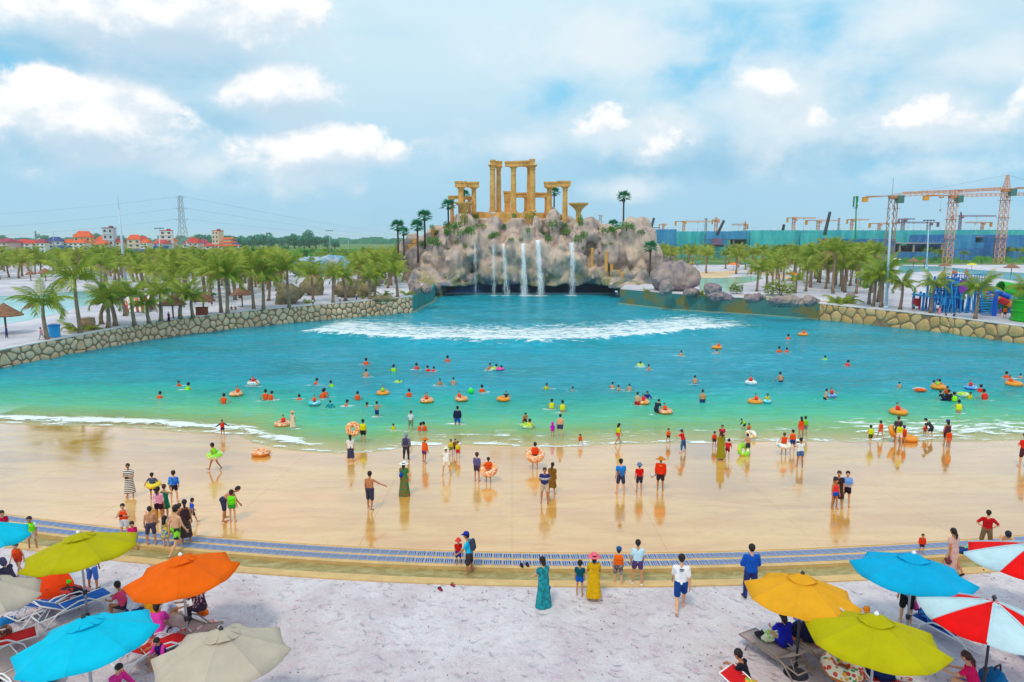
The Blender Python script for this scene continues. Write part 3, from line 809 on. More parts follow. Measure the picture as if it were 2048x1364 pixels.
for (lab, px, py, Y, wpx, hpx, m, sd) in (
 ('largest rounded grey boulder right of the rock hill behind the painted wall', 1352, 552, 128, 50, 38, BOULDER, 1),
 ('small round boulder perched on top of the painted wall', 1330, 577, 123, 16, 17, BOULDER, 2),
 ('pointed grey boulder behind the largest boulder beside the dark palm', 1322, 524, 140, 20, 19, BOULDER, 3),
 ('grey cone shaped boulder on the painted wall between two bushes', 1428, 580, 122, 17, 19, BOULDER, 4),
 ('flat grey boulder hanging over the painted wall below the cone shaped one', 1440, 592, 118, 26, 10, BOULDER, 5),
 ('low grey boulder beside the leafy bush on the painted wall', 1508, 596, 116, 27, 11, BOULDER, 6),
 ('long low grey boulder overhanging the end of the painted wall', 1572, 601, 112, 38, 14, BOULDER, 7),
 ('wedge of grey boulder joined to the long low one near the stone wall', 1618, 602, 109, 22, 12, BOULDER, 8),
 ('dark boulder behind the fan shaped bush at the stone wall end', 1702, 592, 112, 9, 9, BOULDER, 9),
 ('low boulders of grey rock between the bush and the round boulder', 1385, 584, 123, 18, 9, BOULDER, 10),
 ('huge blue and white painted rock dome behind the left palms', 645, 532, 150, 68, 26, BLUEROCK, 12),
 ('olive brown boulder at the foot of the left palms with a fern beside it', 578, 588, 118, 30, 26, BROWNROCK, 13),
 ('wide olive brown cave boulder below the blue rock dome', 705, 578, 124, 42, 22, BROWNROCK, 14),
 ('brown boulder behind the palms under the left flank of the blue rock dome', 622, 572, 134, 24, 24, BROWNROCK, 15),
 ('flat grey rock slab lying at the end of the left stone wall', 768, 597, 117, 26, 7, BROWNROCK, 16),
 ('upright grey boulder at the start of the teal wall', 830, 574, 124, 13, 17, BOULDER, 17),
 ('grey boulder between the upright boulder and the hill ledge', 852, 577, 127, 13, 12, BOULDER, 18),
 ('grey rock mound behind the left palms near the hill', 745, 560, 140, 24, 16, BOULDER, 19)):
 boulder(lab, px, py, None, wpx, hpx, min(wpx, hpx*1.4), m, sd, hpx)
# ------------------------------------------------------------------ waterfalls
WFM = bpy.data.materials.new('falling_water'); WFM.use_nodes = True
t = T(WFM.node_tree); b = t.n['Principled BSDF']; tc = t.new('ShaderNodeTexCoord').outputs['Object']
b.inputs['Base Color'].default_value = lin(240, 246, 252); b.inputs['Roughness'].default_value = .35
n = t.noise(t.vm('MULTIPLY', tc, (1, 1, .09)), 6.5, 7, .76, .3)
ed = t.new('ShaderNodeAttribute', dict(attribute_name='core')).outputs['Fac']
al = t.mr(t.m('ADD', n, t.m('MULTIPLY', t.m('SUBTRACT', ed, .66), .5)), .42, .74, 0, .74)
mx = t.new('ShaderNodeMixShader', None, i0=al, i1=t.new('ShaderNodeBsdfTransparent').outputs[0], i2=b.outputs[0])
t.l.new(mx.outputs[0], t.n['Material Output'].inputs[0])
def waterfall(label, px, top, bot, w0, w1, Y, bow, dx=0, strong=1.0):
 a = PD(px, top, Y); z1 = .1; zt = a.z; rg = random.Random(px)
 b_ = MB(); core = []; nz, nx = 18, 7; ys = []          # the sheet of water hangs just clear of the rock
 for i in range(nz+1):
  u = i/nz; x = a.x+D2(dx, Y)*u; best = ys[-1] if ys else 1e9
  for o_ in (-.8, 0, .8):
   h_ = ROCK_BVH.ray_cast(Vector((x+o_, 110, zt+(z1-zt)*u)), Vector((0, 1, 0)))[0]
   if h_ is not None: best = min(best, h_.y-.25)
  ys.append(min(best, 147))
 a.y = 0; bow = bow*.4
 for layer in range(2):
  for i in range(nz+1):
   u = i/nz; z = zt + (z1-zt)*u
   wd = D2(w0+(w1-w0)*u**1.5, Y)*(.8 if layer else 1)
   for j in range(nx+1):
    v = j/nx*2-1
    th = .55*math.sqrt(max(0, 1-v*v))*(1 if layer == 0 else -.6)
    b_.v.append((v*wd/2 + D2(dx, Y)*u + rg.uniform(-.04, .04), ys[i] - th*.5 - bow*(1-(1-u)**2), z-zt))
    core.append((1-abs(v)**1.6)*strong*(1-.25*u))
 st = (nz+1)*(nx+1)
 for layer in range(2):
  for i in range(nz):
   for j in range(nx):
    k = layer*st+i*(nx+1)+j; b_.f.append((k, k+1, k+nx+2, k+nx+1)); b_.mi.append(0)
 for i_, v_p in enumerate(b_.v): b_.v[i_] = (v_p[0], v_p[1]-ys[0], v_p[2])
 a.y = ys[0]; o = b_.obj('waterfall', WFM, None, True, a)
 at = o.data.attributes.new('core', 'FLOAT', 'POINT'); at.data.foreach_set('value', core)
 tag(o, label, 'waterfall', 'waterfalls over the cave mouth')
 return o
for lab, px, top, w0, w1, dx, st in (
 ('thin faint waterfall furthest to the left on the cliff', 950, 486, 8, 13, 2, .80),
 ('narrow waterfall second from the left on the cliff', 987, 488, 9, 14, 1, .84),
 ('slanting waterfall third from the left that drifts right as it falls', 1007, 488, 8, 18, 7, .95),
 ('dense white waterfall in the middle falling straight from the dark notch', 1046, 487, 9, 18, 3, 1.15),
 ('dense white waterfall that starts at the small spout right of the middle', 1076, 480, 12, 17, 6, 1.15),
 ('lone white waterfall furthest to the right on the cliff', 1144, 485, 12, 16, -1, 1.0)):
 waterfall(lab, px, top, 590, w0*1.5, w1*2.0, 141.4, 1.2, dx, st)
# ================================================================== ruined temple on the hill
SANDSTONE = bpy.data.materials.new('golden_sandstone'); SANDSTONE.use_nodes = True
t = T(SANDSTONE.node_tree); b = t.n['Principled BSDF']; g = t.new('ShaderNodeNewGeometry').outputs['Position']
c = t.mix(t.mr(t.noise(g, .9, 5, .65), .35, .68), lin(236, 184, 104), lin(212, 152, 74))
c = t.mix(t.mr(t.noise(t.vm('MULTIPLY', g, (1, 1, .2)), 2.4, 5, .7), .5, .8, 0, .6), c, lin(142, 104, 56))
c = t.mix(t.mr(t.noise(t.vm('MULTIPLY', g, (.3, .3, 3)), 1.4, 3, .6), .62, .7, 0, .45), c, lin(120, 88, 48))
t.put(b.inputs['Base Color'], c); b.inputs['Roughness'].default_value = .9
t.put(b.inputs['Normal'], t.new('ShaderNodeBump', None, Strength=.5, Distance=.1, Height=t.noise(g, 3, 6, .7)).outputs[0])
def column_into(parent, px, top, bot, wpx, Y, cap=1.5, base=True, oy=None):
 a, c = PD(px, top, Y), PD(px, bot, Y); r = D2(wpx, Y)/2; h = a.z-c.z; o = oy or Vector((0, 0, 0))
 loc = Vector((c.x, c.y, c.z))-o
 s = MB(); ch = min(h*.12, r*1.6); bh = r*.7 if base else 0
 s.lathe([(r*1.02, bh), (r*1.0, bh+.2), (r*.98, h*.5), (r*.86, h-ch)], (0, 0, 0), 28, .09)
 s.obj('shaft', SANDSTONE, parent, False, loc)
 k = MB(); k.lathe([(r*.9, h-ch-.02), (r*1.0, h-ch*.95), (r*1.0, h-ch*.8), (r*.88, h-ch*.75), (r*.95, h-ch*.5), (r*cap*.9, h-ch*.2), (r*cap*.92, h-ch*.12)], (0, 0, 0), 20)
 k.box((0, 0, h-ch*.06), (r*cap*2, r*cap*2, ch*.12)); k.obj('capital', SANDSTONE, parent, False, loc)
 if base:
  k = MB(); k.box((0, 0, r*.14), (r*2.7, r*2.7, r*.28)); k.lathe([(r*1.28, r*.28), (r*1.33, r*.4), (r*1.1, r*.55), (r*1.12, r*.68), (r*1.02, r*.72)], (0, 0, 0), 20)
  k.obj('base', SANDSTONE, parent, False, loc)
def block_into(parent, name, x0, x1, top, bot, Y, depth, o, n=1, rag=.12, seed=1, rz=0):
 rg = random.Random(seed); a, c = PD(x0, top, Y), PD(x1, bot, Y)
 for i in range(n):
  b = MB(); u0, u1 = i/n, (i+1)/n; xa, xb = a.x+(c.x-a.x)*u0+.02, a.x+(c.x-a.x)*u1-.02
  zt, zb = a.z - rg.uniform(0, rag), c.z; hh = zt-zb
  dp = depth*rg.uniform(.94, 1)
  b.box(((xa+xb)/2-o.x, Y-o.y, zb+hh*.33-o.z), (xb-xa, dp*.92, hh*.66)); b.box(((xa+xb)/2-o.x, Y-o.y, zb+hh*.83-o.z), (xb-xa+.10, dp*1.08, hh*.34-.006))
  q = b.obj(name, SANDSTONE, parent)
def portal(name, label, cols, blocks, Y, group='ruined temple pieces on the rock hill'):
 o = PD(cols[0][0], cols[0][2], Y); r_ = thing(name, label, 'ruin', o, 0, group)
 for c_ in cols: column_into(r_, c_[0], c_[1], c_[2], c_[3], Y+(c_[4] if len(c_) > 4 else 0), oy=o)
 for k, (x0, x1, t_, b_, dy, n) in enumerate(blocks): block_into(r_, 'lintel_block', x0, x1, t_, b_, Y+dy, D2(13, Y), o, n, seed=k+len(label))
 return r_
portal('temple_ruin', 'tall pair of fluted columns with a short broken lintel, left of the top centre', [(985.5, 330, 424, 11.5), (997.5, 333, 424, 10, 2.2)], [(980, 991, 319, 330, 0, 1), (990, 1004.5, 322, 333, 2.2, 1)], 150)
portal('temple_ruin', 'tall group of three fluted columns under one long lintel at the top centre', [(1027, 333, 424, 11), (1058, 333, 424, 9, 2.2), (1065, 330, 424, 11.5)], [(1009.5, 1045, 322, 333, .4, 2), (1045, 1061, 321, 333, 1.4, 1), (1059, 1070, 318, 330, 0, 1)], 150)
portal('temple_ruin', 'left portal of two columns and a thick flat lintel', [(922.5, 374, 452, 11.5), (948, 375, 430, 10, 1.5)], [(910, 934, 362, 374, 0, 1), (934, 958, 363.5, 375, .8, 1)], 148)
portal('temple_ruin', 'right portal of two columns under a slightly sloping lintel', [(1098.5, 375, 428, 10.5, 1.5), (1129.5, 373, 448, 10.5)], [(1088, 1114, 363.5, 375, .8, 1), (1114, 1141, 361.5, 373, 0, 1)], 148)
portal('temple_ruin', 'low portal at the far left with a thin column behind the palm', [(904.5, 398, 462, 7.5), (939, 398, 440, 7)], [(896, 920, 391, 398, 0, 1), (920, 943, 392, 399, .3, 1)], 151)
portal('temple_ruin', 'low rear colonnade with thin columns and a long beam behind the tall columns', [(1051, 395, 426, 6), (1092, 395, 426, 6)], [(1031, 1062, 385, 395, 0, 1), (1062, 1096, 384.5, 395, 0, 1)], 156)
o = PD(1015, 424, 153.4); r_ = thing('broken_pillar', 'thick square broken pillar beside the tall column group', 'pillar', o, 0, 'ruined temple pieces on the rock hill')
block_into(r_, 'pillar_shaft', 1008.5, 1021, 394, 424, 153.4, 1.3, o, 1); block_into(r_, 'pillar_head', 1007, 1022.5, 382.5, 394, 153.4, 1.5, o, 1)
# basins on stems
for px, lab, xb, yt, yb in ((929, 'stone basin on a stem left of the temple, wrapped in yellow vines', 18.5, 404, 456), (1156.5, 'stone basin on a stem at the right edge of the temple', 19.5, 406, 455)):
 Y = 146.5; c = PD(px, yb, Y); h = PD(px, yt, Y).z-c.z; R_ = D2(xb, Y); bs = thing('stone_basin', lab, 'basin', c, 0, 'stone basins beside the temple')
 k = MB(); k.lathe([(R_*.30, 0), (R_*.27, h*.2), (R_*.25, h*.62)], (0, 0, 0), 24, .08); k.obj('stem', SANDSTONE, bs)
 k = MB(); k.lathe([(R_*.25, h*.62), (R_*.32, h*.70), (R_*.62, h*.84), (R_*.98, h*.94), (R_*1.0, h), (R_*.94, h), (R_*.5, h*.93)], (0, 0, 0), 24); k.obj('bowl', SANDSTONE, bs)
 k = MB(); k.lathe([(R_*.5, -.5), (R_*.5, .25), (R_*.34, .6)], (0, 0, 0), 16); k.obj('base', SANDSTONE, bs)
# round terrace wall under the columns
o = PD(1024, 434, 150); tw = thing('terrace_ring', 'low curved sandstone wall under the temple columns', 'ring wall', o, 0, 'ruined temple pieces on the rock hill')
rg = random.Random(4); cx = PD(1024, 434, 150).x; RR = D2(82, 150)
zt, zb = PD(1024, 421, 144).z, PD(1024, 447, 144).z
for i in range(22):
 a0, a1 = math.pi*(1+i/22)+.004, math.pi*(1+(i+1)/22)-.004; b = MB(); top = zt - rg.uniform(0, .25) - (.25 if i % 5 == 2 else 0)
 for a in (a0, a1):
  for rr in (RR, RR-.9):
   for z in (zb-.4, top): b.v.append((math.cos(a)*rr, math.sin(a)*rr*.72+4.3, z-o.z))
 b.f = [(0,1,5,4),(2,6,7,3),(1,3,7,5),(0,2,3,1),(4,5,7,6),(0,4,6,2)]; b.mi = [0]*6
 b.obj('wall_block', SANDSTONE, tw)
k = MB(); k.v = [(0, 4.3, zt-.5-o.z)]+[(math.cos(math.pi*2*i/40)*(RR-.3), math.sin(math.pi*2*i/40)*(RR-.3)*.72+4.3, zt-.5-o.z) for i in range(40)]
k.f = [(0, 1+i, 1+(i+1) % 40) for i in range(40)]; k.mi = [0]*40; k.obj('paving', SANDSTONE, tw)
# short stumps and fragments
for px, t_, b_, w_, Y, lab in ((880, 512, 555, 6.5, 143, 'square yellow column stump left of the cave, the shorter one'), (893, 509, 549, 7, 144.5, 'square yellow column stump left of the cave, nearer the waterfalls'),
  (1184, 496, 531, 6.5, 143.2, 'yellow column stump right of the last waterfall'), (1212, 503, 546, 7, 142, 'tallest yellow column stump on the right ledge'),
  (1223, 529, 549, 6.5, 142, 'short yellow stump beside the tallest one on the right ledge'), (1235, 540, 562, 6.5, 139, 'yellow stump in front of the tall rock, second from the right'),
  (1244, 546, 564, 6.5, 138.6, 'shortest yellow stump at the right end of the ledge')):
 c = PD(px, b_+4, Y); h = PD(px, t_, Y).z-c.z; r = D2(w_, Y)/2; st = thing('column_stump', lab, 'column stump', c, 0, 'column stumps on the ledges')
 k = MB(); k.lathe([(r, 0), (r, h*.93)], (0, 0, 0), 8); k.obj('shaft', SANDSTONE, st); k = MB(); k.lathe([(r*1.12, h*.93), (r*1.12, h*.98), (r*.9, h)], (0, 0, 0), 8); k.obj('cap', SANDSTONE, st)
for x0, x1, t_, b_, Y, lab in ((818, 832, 488, 520, 147, 'broken sandstone wall fragment at the left foot of the hill'), (826, 834, 477, 494, 148, 'narrow upright wall fragment at the left foot of the hill')):
 o = PD(x0, b_, Y); r_ = thing('wall_fragment', lab, 'wall fragment', o, 0, 'ruined temple pieces on the rock hill'); block_into(r_, 'stone_block', x0, x1, t_, b_+8, Y, 1.4, o, 1);
o = PD(868, 480, 149); r_ = thing('fallen_lintel', 'sandstone bench of a fallen lintel on two stubs on the left shoulder of the hill', 'fallen lintel', o, 0, 'ruined temple pieces on the rock hill')
block_into(r_, 'beam', 862, 890, 459, 466, 149, 1.1, o, 2); block_into(r_, 'stub', 864, 869, 466, 486, 149, 1.0, o); block_into(r_, 'stub', 886, 896, 452, 482, 149.3, 1.1, o)
# ================================================================== foliage
def leafmat(name, c1, c2, tr=.25):
 M = bpy.data.materials.new(name); M.use_nodes = True; t = T(M.node_tree); b = t.n['Principled BSDF']
 oi = t.new('ShaderNodeObjectInfo').outputs['Random']; g = t.new('ShaderNodeNewGeometry').outputs['Position']
 f = t.m('ADD', t.m('MULTIPLY', oi, .55), t.m('MULTIPLY', t.mr(t.noise(g, 1.3, 3, .6), .3, .7), .45))
 c = t.mix(f, c1, c2); t.put(b.inputs['Base Color'], c); b.inputs['Roughness'].default_value = .55; b.inputs['Specular IOR Level'].default_value = .25
 tl = t.new('ShaderNodeBsdfTranslucent'); t.put(tl.inputs[0], c)
 mx = t.new('ShaderNodeMixShader', None, i0=tr, i1=b.outputs[0], i2=tl.outputs[0]); t.l.new(mx.outputs[0], t.n['Material Output'].inputs[0])
 return M
COCO = leafmat('coconut_leaf', lin(104, 140, 28), lin(176, 180, 66))
COCO_DRY = leafmat('dry_coconut_leaf', lin(170, 146, 90), lin(190, 162, 112))
FANLEAF = leafmat('dark_fan_leaf', lin(28, 126, 92), lin(52, 154, 104), .15)
BRIGHT = leafmat('bright_bush_leaf', lin(48, 142, 30), lin(96, 176, 40))
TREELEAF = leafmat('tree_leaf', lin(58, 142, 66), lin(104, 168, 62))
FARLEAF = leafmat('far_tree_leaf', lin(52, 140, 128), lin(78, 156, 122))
VINE = leafmat('yellow_vine_leaf', lin(150, 160, 30), lin(186, 178, 40))
BARK = mat('palm_bark', lin(150, 124, 104), .9, .3, 3, .5, 14)
BARK_D = mat('dark_bark', lin(92, 72, 66), .9, .3, 3, .4, 12)
def frond(L, droop, n, wid, lw, seed, hang=.55, up0=.9):
 """A feather leaf: an arched rib with paired leaflets; grows along +X from the origin."""
 rg = random.Random(seed); b = MB(); pts = []; p = Vector((0, 0, 0)); a = up0; st = L/10
 for i in range(11):
  pts.append(p.copy()); p = p+Vector((math.cos(a), 0, math.sin(a)))*st; a -= droop/10*(1+.12*i)
 b.tube(pts, [.05*(1-i/11)+.008 for i in range(11)], 4, False)
 for i in range(n):
  u = .14+.86*(i+.5)/n; k = min(9, int(u*10)); f = u*10-k; q = pts[k].lerp(pts[k+1], f); d = (pts[k+1]-pts[k]).normalized()
  l = wid*(math.sin(math.pi*min(1, u*.78+.16))**.7)*rg.uniform(.8, 1.1)
  for s in (-1, 1):
   out = Vector((.45, s, -hang*rg.uniform(.3, 1.7))); out = (d*out.x+Vector((0, s, 0))*abs(out.y)+Vector((0, 0, 1))*out.z).normalized()
   m = q+out*l*.5+Vector((0, 0, -.02)); e = q+out*l+Vector((0, 0, -l*.22*hang*2))
   h = d*lw*rg.uniform(.8, 1.2)
   b.add([q-h*.5, q+h*.5, m+h*.7, m-h*.5, e], [(0, 1, 2, 3), (3, 2, 4)])
 return b
FR = [frond(L, dr, 22, w_, lw, i, hang, up).mesh('frond', COCO, False) for i, (L, dr, w_, lw, hang, up) in enumerate((
 (3.4, 1.2, 1.0, .085, .75, 0), (3.1, 1.7, .95, .085, 1.0, 0), (3.5, .75, .95, .08, .6, 0), (2.7, 2.1, .85, .085, 1.2, 0)))]
FR_DRY = [frond(2.6, 2.2, 15, .65, .12, 9, 1.1, 0).mesh('dry_frond', COCO_DRY), frond(2.3, 1.6, 15, .6, .12, 10, 1.2, 0).mesh('dry_frond', COCO_DRY)]
def trunk_mesh(h, r, lean, seed, m=BARK):
 rg = random.Random(seed); pts, rad = [], []
 for i in range(9):
  u = i/8; pts.append((lean*u*u*h, .03*math.sin(seed+u*4)*h, u*h)); rad.append(r*(1.35-.55*u if u > .08 else 1.75)+(.012 if i % 2 else 0))
 b = MB(); b.tube(pts, rad, 8); return b.mesh('trunk', m, True), Vector(pts[-1])
def crown_spec(n, rg, dry=.14):
 out = []
 for i in range(n):
  az = i*2.39996+rg.uniform(-.25, .25); u = (i+.5)/n      # 0 = youngest, most upright
  el = 1.48-1.0*u**.85+rg.uniform(-.12, .12); k = 2 if u < .35 else 0 if u < .7 else 1 if u < .9 else 3
  out.append((az, el, k, rg.uniform(.85, 1.1), u > .72 and rg.random() < dry*3))
 return out
def rot_frond(az, el): return (Matrix.Rotation(az, 3, 'Z') @ Matrix.Rotation(-el, 3, 'Y')).to_euler()
CROWNS = {}
def merged_crown(kind, seed):
 key = (kind, seed)
 if key in CROWNS: return CROWNS[key]
 rg = random.Random(seed); b = MB()
 for az, el, k, s, dry in crown_spec(15, rg):
  src = frond(3.3*s, (1.1, 1.6, .75, 2.0)[k], 13, 1.0, .13, seed*31+k, .8, 0); M = Matrix.Rotation(az, 3, 'Z') @ Matrix.Rotation(-el, 3, 'Y')
  b.cur = 1 if dry else 0; b.add([M @ Vector(v) for v in src.v], src.f)
 CROWNS[key] = b.mesh('crown', [COCO, COCO_DRY]); return CROWNS[key]
TR = [trunk_mesh(h, r, l, i) for i, (h, r, l) in enumerate(((4.0, .17, .05), (4.0, .19, -.06), (4.0, .16, .0), (4.0, .18, .12)))]
def palm(base, h, sc, seed, label, group, detail=True, lean=None):
 """h: height of the trunk, sc: size of the crown"""
 rg = random.Random(seed); me, tip = TR[seed % 4 if lean is None else lean]
 o = thing('coconut_palm', label, 'palm tree', base, rg.uniform(0, 6.28) if lean is None else 0, group)
 link('trunk', me, o, None, None, (1, 1, h/4.0)); tp = Vector((tip.x, tip.y, h-.1))
 if detail:
  for az, el, k, s, dry in crown_spec(rg.choice((13, 14, 15, 16)), rg, .10):
   link('frond', FR_DRY[k % 2] if dry else FR[k], o, tp, rot_frond(az, el), s*sc)
 else:
  link('crown', merged_crown('coco', 1+seed % 5), o, tp, (0, 0, rg.uniform(0, 6.28)), sc)
 return o
# ================================================================== coconut palms
def H_at(px, top, base): return PD(px, top, base.y).z - base.z
# front rows that stand out singly: px, trunk base py, crown top py, lean variant
LEFT = [(93,680,562,2),(160,667,505,2),(217,656,566,0),(230,652,560,1),(203,648,575,3),(268,651,558,2),(297,646,578,2),(322,643,556,0),(250,632,560,1),(361,637,560,3),(385,635,566,2),
  (442,626,505,2),(455,627,515,0),(470,600,520,1),(507,619,500,2),(527,619,508,0),(578,616,500,2),(626,604,520,2),(666,606,522,0),(691,602,528,1),(740,599,532,2),(750,597,525,3),(795,595,520,1),(420,605,520,3),(345,612,540,0),(306,615,548,1)]
GL = 'coconut palms in the row along the left stone wall'
for i, (px, py, top, ln) in enumerate(LEFT):
 b_ = TG(px, py); H = H_at(px, top, b_); sc = min(1.25, max(.85, H/6.0)) * (.92 if i else 1.05)
 near = ('first and leftmost', 'second', 'third', 'fourth', 'fifth', 'sixth', 'seventh', 'eighth', 'ninth', 'tenth', 'eleventh', 'twelfth', 'thirteenth', 'fourteenth', 'fifteenth', 'sixteenth', 'seventeenth', 'eighteenth', 'nineteenth', 'twentieth', 'twenty first', 'twenty second', 'twenty third', 'twenty fourth', 'twenty fifth', 'twenty sixth')
 order = sorted(range(len(LEFT)), key=lambda q: LEFT[q][0]).index(i)
 palm(b_, max(1.6, H-2.35*sc), sc, i+1, near[order]+' coconut palm from the left in the row behind the left stone wall', GL, True, ln)
RIGHT = [(1514,583,515,2),(1534,574,522,1),(1591,586,540,2),(1612,583,512,2),(1738,609,520,0),(1747,613,528,2),(1755,604,510,3),(1763,615,520,1),(1801,619,542,2),(1862,626,540,0),(1951,638,545,2),(2052,640,548,1),(1652,578,500,2),(1668,575,505,0),(1690,585,508,1),(1700,572,505,3),(1640,566,508,2)]
GR = 'coconut palms behind the right pool wall'
rl = {1514:'short palm with few stiff fronds beside the leafy bush above the painted wall',1534:'palm right behind the short palm above the painted wall',1591:'small palm between two boulders above the painted wall',1612:'slim palm beside the small one at the painted wall',
      1738:'leftmost palm of the cluster before the tall white lamp pole',1747:'second palm of the cluster before the tall white lamp pole',1755:'palm at the back of the cluster before the tall white lamp pole',1763:'palm of the cluster leaning against the tall white lamp pole',
      1801:'wind blown palm with thin brown fronds right of the lamp pole',1862:'palm with a dark crown before the left half of the blue play structure',1951:'palm with a bulging trunk before the right half of the blue play structure',2052:'palm at the right edge before the green slides',
      1652:'palm standing left in the dense clump behind the fan shaped bush',1668:'palm in the middle of the dense clump behind the fan shaped bush',1690:'palm nearest the fan shaped bush in the dense clump',1700:'rear right palm of the dense clump behind the fan shaped bush',1640:'rear left palm of the dense clump behind the fan shaped bush'}
for i, (px, py, top, ln) in enumerate(RIGHT):
 b_ = TG(px, py); H = H_at(px, top, b_); sc = min(1.15, max(.7, H/6.2))
 palm(b_, max(1.2, H-2.3*sc), sc, i+40, rl[px], GR, True, ln)
SEGS = {'palms of the left grove': ((110, 'beyond the left lagoon'), (215, 'left of the tall white mast'), (300, 'around the tall white mast'), (380, 'before the big hut roofs'), (450, 'left of the fourth thatched parasol'), (999, 'between the fourth thatched parasol and the olive boulder')),
 'palms round the rock dome': ((590, 'at its left flank'), (720, 'along its foot and top'), (999, 'between it and the fan palms')),
 'far palms before the village': ((130, 'at its left end'), (330, 'below the yellow house'), (500, 'below the pylon and pagoda'), (999, 'right of the pagoda')),
 'palms on the far beach': ((1440, 'near the pointed boulder'), (1540, 'around the orange umbrella'), (1640, 'left of the dense clump'), (9999, 'behind the dense clump')),
 'far palms before the building sites': ((1420, 'under the plain blue netting'), (1600, 'under the small cranes'), (1760, 'around the green mast'), (1920, 'under the orange crane mast'), (9999, 'at the right edge')),
 'palms of the right clump': ((1680, 'on its left side'), (9999, 'on its right side'))}
# the groves behind, and the rows far off in front of the building sites
rg = random.Random(21)
def seg(px, lst):
 for lim, ph in lst:
  if px < lim: return ph
def grove(n, x0, x1, y0, y1, label, group, hmin=4.2, hmax=6.6, keep=None, mass=None):
 pts = []; tries = 0
 while len(pts) < n and tries < 6000:
  tries += 1
  px, py = rg.uniform(x0, x1), y0+(y1-y0)*rg.random()**.8
  if keep and not keep(px, py): continue
  q = TG(px, py)
  if any((q-o).length < 3.6 for o in pts): continue
  pts.append(q)
  h = rg.uniform(hmin, hmax)
  if mass is not None:
   mass.append((q, h-1.9, rg.uniform(.85, 1.15), rg.uniform(0, 6.28))); continue
  palm(q, h-1.9, rg.uniform(.85, 1.15), rg.randrange(999), label+' '+seg(px, SEGS[group]), group, False)
FARP = []
grove(86, -60, 560, 532, 602, 'coconut palm in the olive grove', 'palms of the left grove', 4.8, 7.2, lambda x, y: not (x < 190 and y > 560) and not (215 < x < 350 and y < 548) and not (y > 585 and x < 300))
grove(16, -60, 240, 538, 562, 'coconut palm in the olive grove', 'palms of the left grove', 4.4, 6.4)
grove(48, 540, 800, 530, 578, 'coconut palm of the grove round the blue rock dome,', 'palms round the rock dome', 4.4, 6.4, lambda x, y: not (575 < x < 715 and 520 < y < 574))
grove(60, -40, 800, 514, 532, 'small far palm in the pale band before the village,', 'far palms before the village', 3.6, 5.2, None, FARP)
grove(46, 1300, 1720, 524, 548, 'palm in the row on the far white beach,', 'palms on the far beach', 5.5, 7.5, lambda x, y: not (1310 < x < 1400 and y > 540))
grove(60, 1300, 2080, 512, 526, 'small palm in the far strip before the building sites,', 'far palms before the building sites', 4.6, 6.6, None, FARP)
grove(16, 1400, 1640, 548, 572, 'palm on the white beach behind the painted wall,', 'palms on the far beach', 5.0, 6.6, lambda x, y: not (1400 < x < 1540 and y > 550))
grove(30, 1610, 1745, 538, 588, 'palm in the dense clump on the right terrace,', 'palms of the right clump', 6.5, 9)
b = MB(); r2 = random.Random(2); tips = []
for az, el, k, s, dry in crown_spec(12, r2): M = Matrix.Rotation(az, 3, 'Z') @ Matrix.Rotation(-el, 3, 'Y'); src = frond(3.2*s, 1.4, 7, 1.0, .22, k, .7, 0); tips.append(([M @ Vector(v) for v in src.v], src.f))
for q, h, s, a in FARP:
 b.cur = 0; b.tube([q, q+Vector((0, 0, h))], [.2, .14], 5); M = Matrix.Rotation(a, 3, 'Z'); b.cur = 1
 for vs, fs in tips: b.add([q+Vector((0, 0, h))+(M @ v)*s for v in vs], fs)
o = b.obj('far_palms', [BARK, COCO]); o['kind'] = 'stuff'; o['label'] = 'band of small far palms before the village and the building sites'
# ------------------------------------------------------------------ stiff fan palms on the hill
def fanleaf(seed):
 b = MB(); rg = random.Random(seed)
 b.tube([(0, 0, 0), (.5, 0, .12), (.9, 0, .1)], .035, 4, False)
 for i in range(11):
  a = (i-5)*.25; l = 1.25*(1-.05*abs(i-5)); d = Vector((math.cos(a), math.sin(a), -.12-.03*abs(i-5))); s = Vector((-d.y, d.x, 0)).normalized()*.10
  q = Vector((.85, 0, .1)); e = q+d*l+Vector((0, 0, -.12)); b.add([q-s*.3, q+s*.3, q+d*l*.55+s, q+d*l*.55-s, e], [(0, 1, 2, 3), (3, 2, 4)])
 return b
FAN = fanleaf(1).mesh('fan_leaf', FANLEAF)
def fan_palm(px, crown_py, base_py, Y, sc, label, seed):
 base = PD(px, base_py, Y); h = PD(px, crown_py, Y).z-base.z; rg = random.Random(seed)
 o = thing('fan_palm', label, 'palm tree', base, 0, 'stiff fan palms round the rock hill')
 b = MB(); b.tube([(0, 0, -.6), (.02, 0, h*.5), (0, 0, h*.86), (0, 0, h*.93), (0, 0, h)], [.22*sc, .19*sc, .18*sc, .34*sc, .2*sc], 8); b.obj('trunk', BARK_D, o, True)
 for i in range(20):
  az = i*2.4+rg.uniform(-.2, .2); el = 1.25-1.55*(i/19)
  link('fan_leaf', FAN, o, (0, 0, h), rot_frond(az, el), sc*rg.uniform(.9, 1.1))
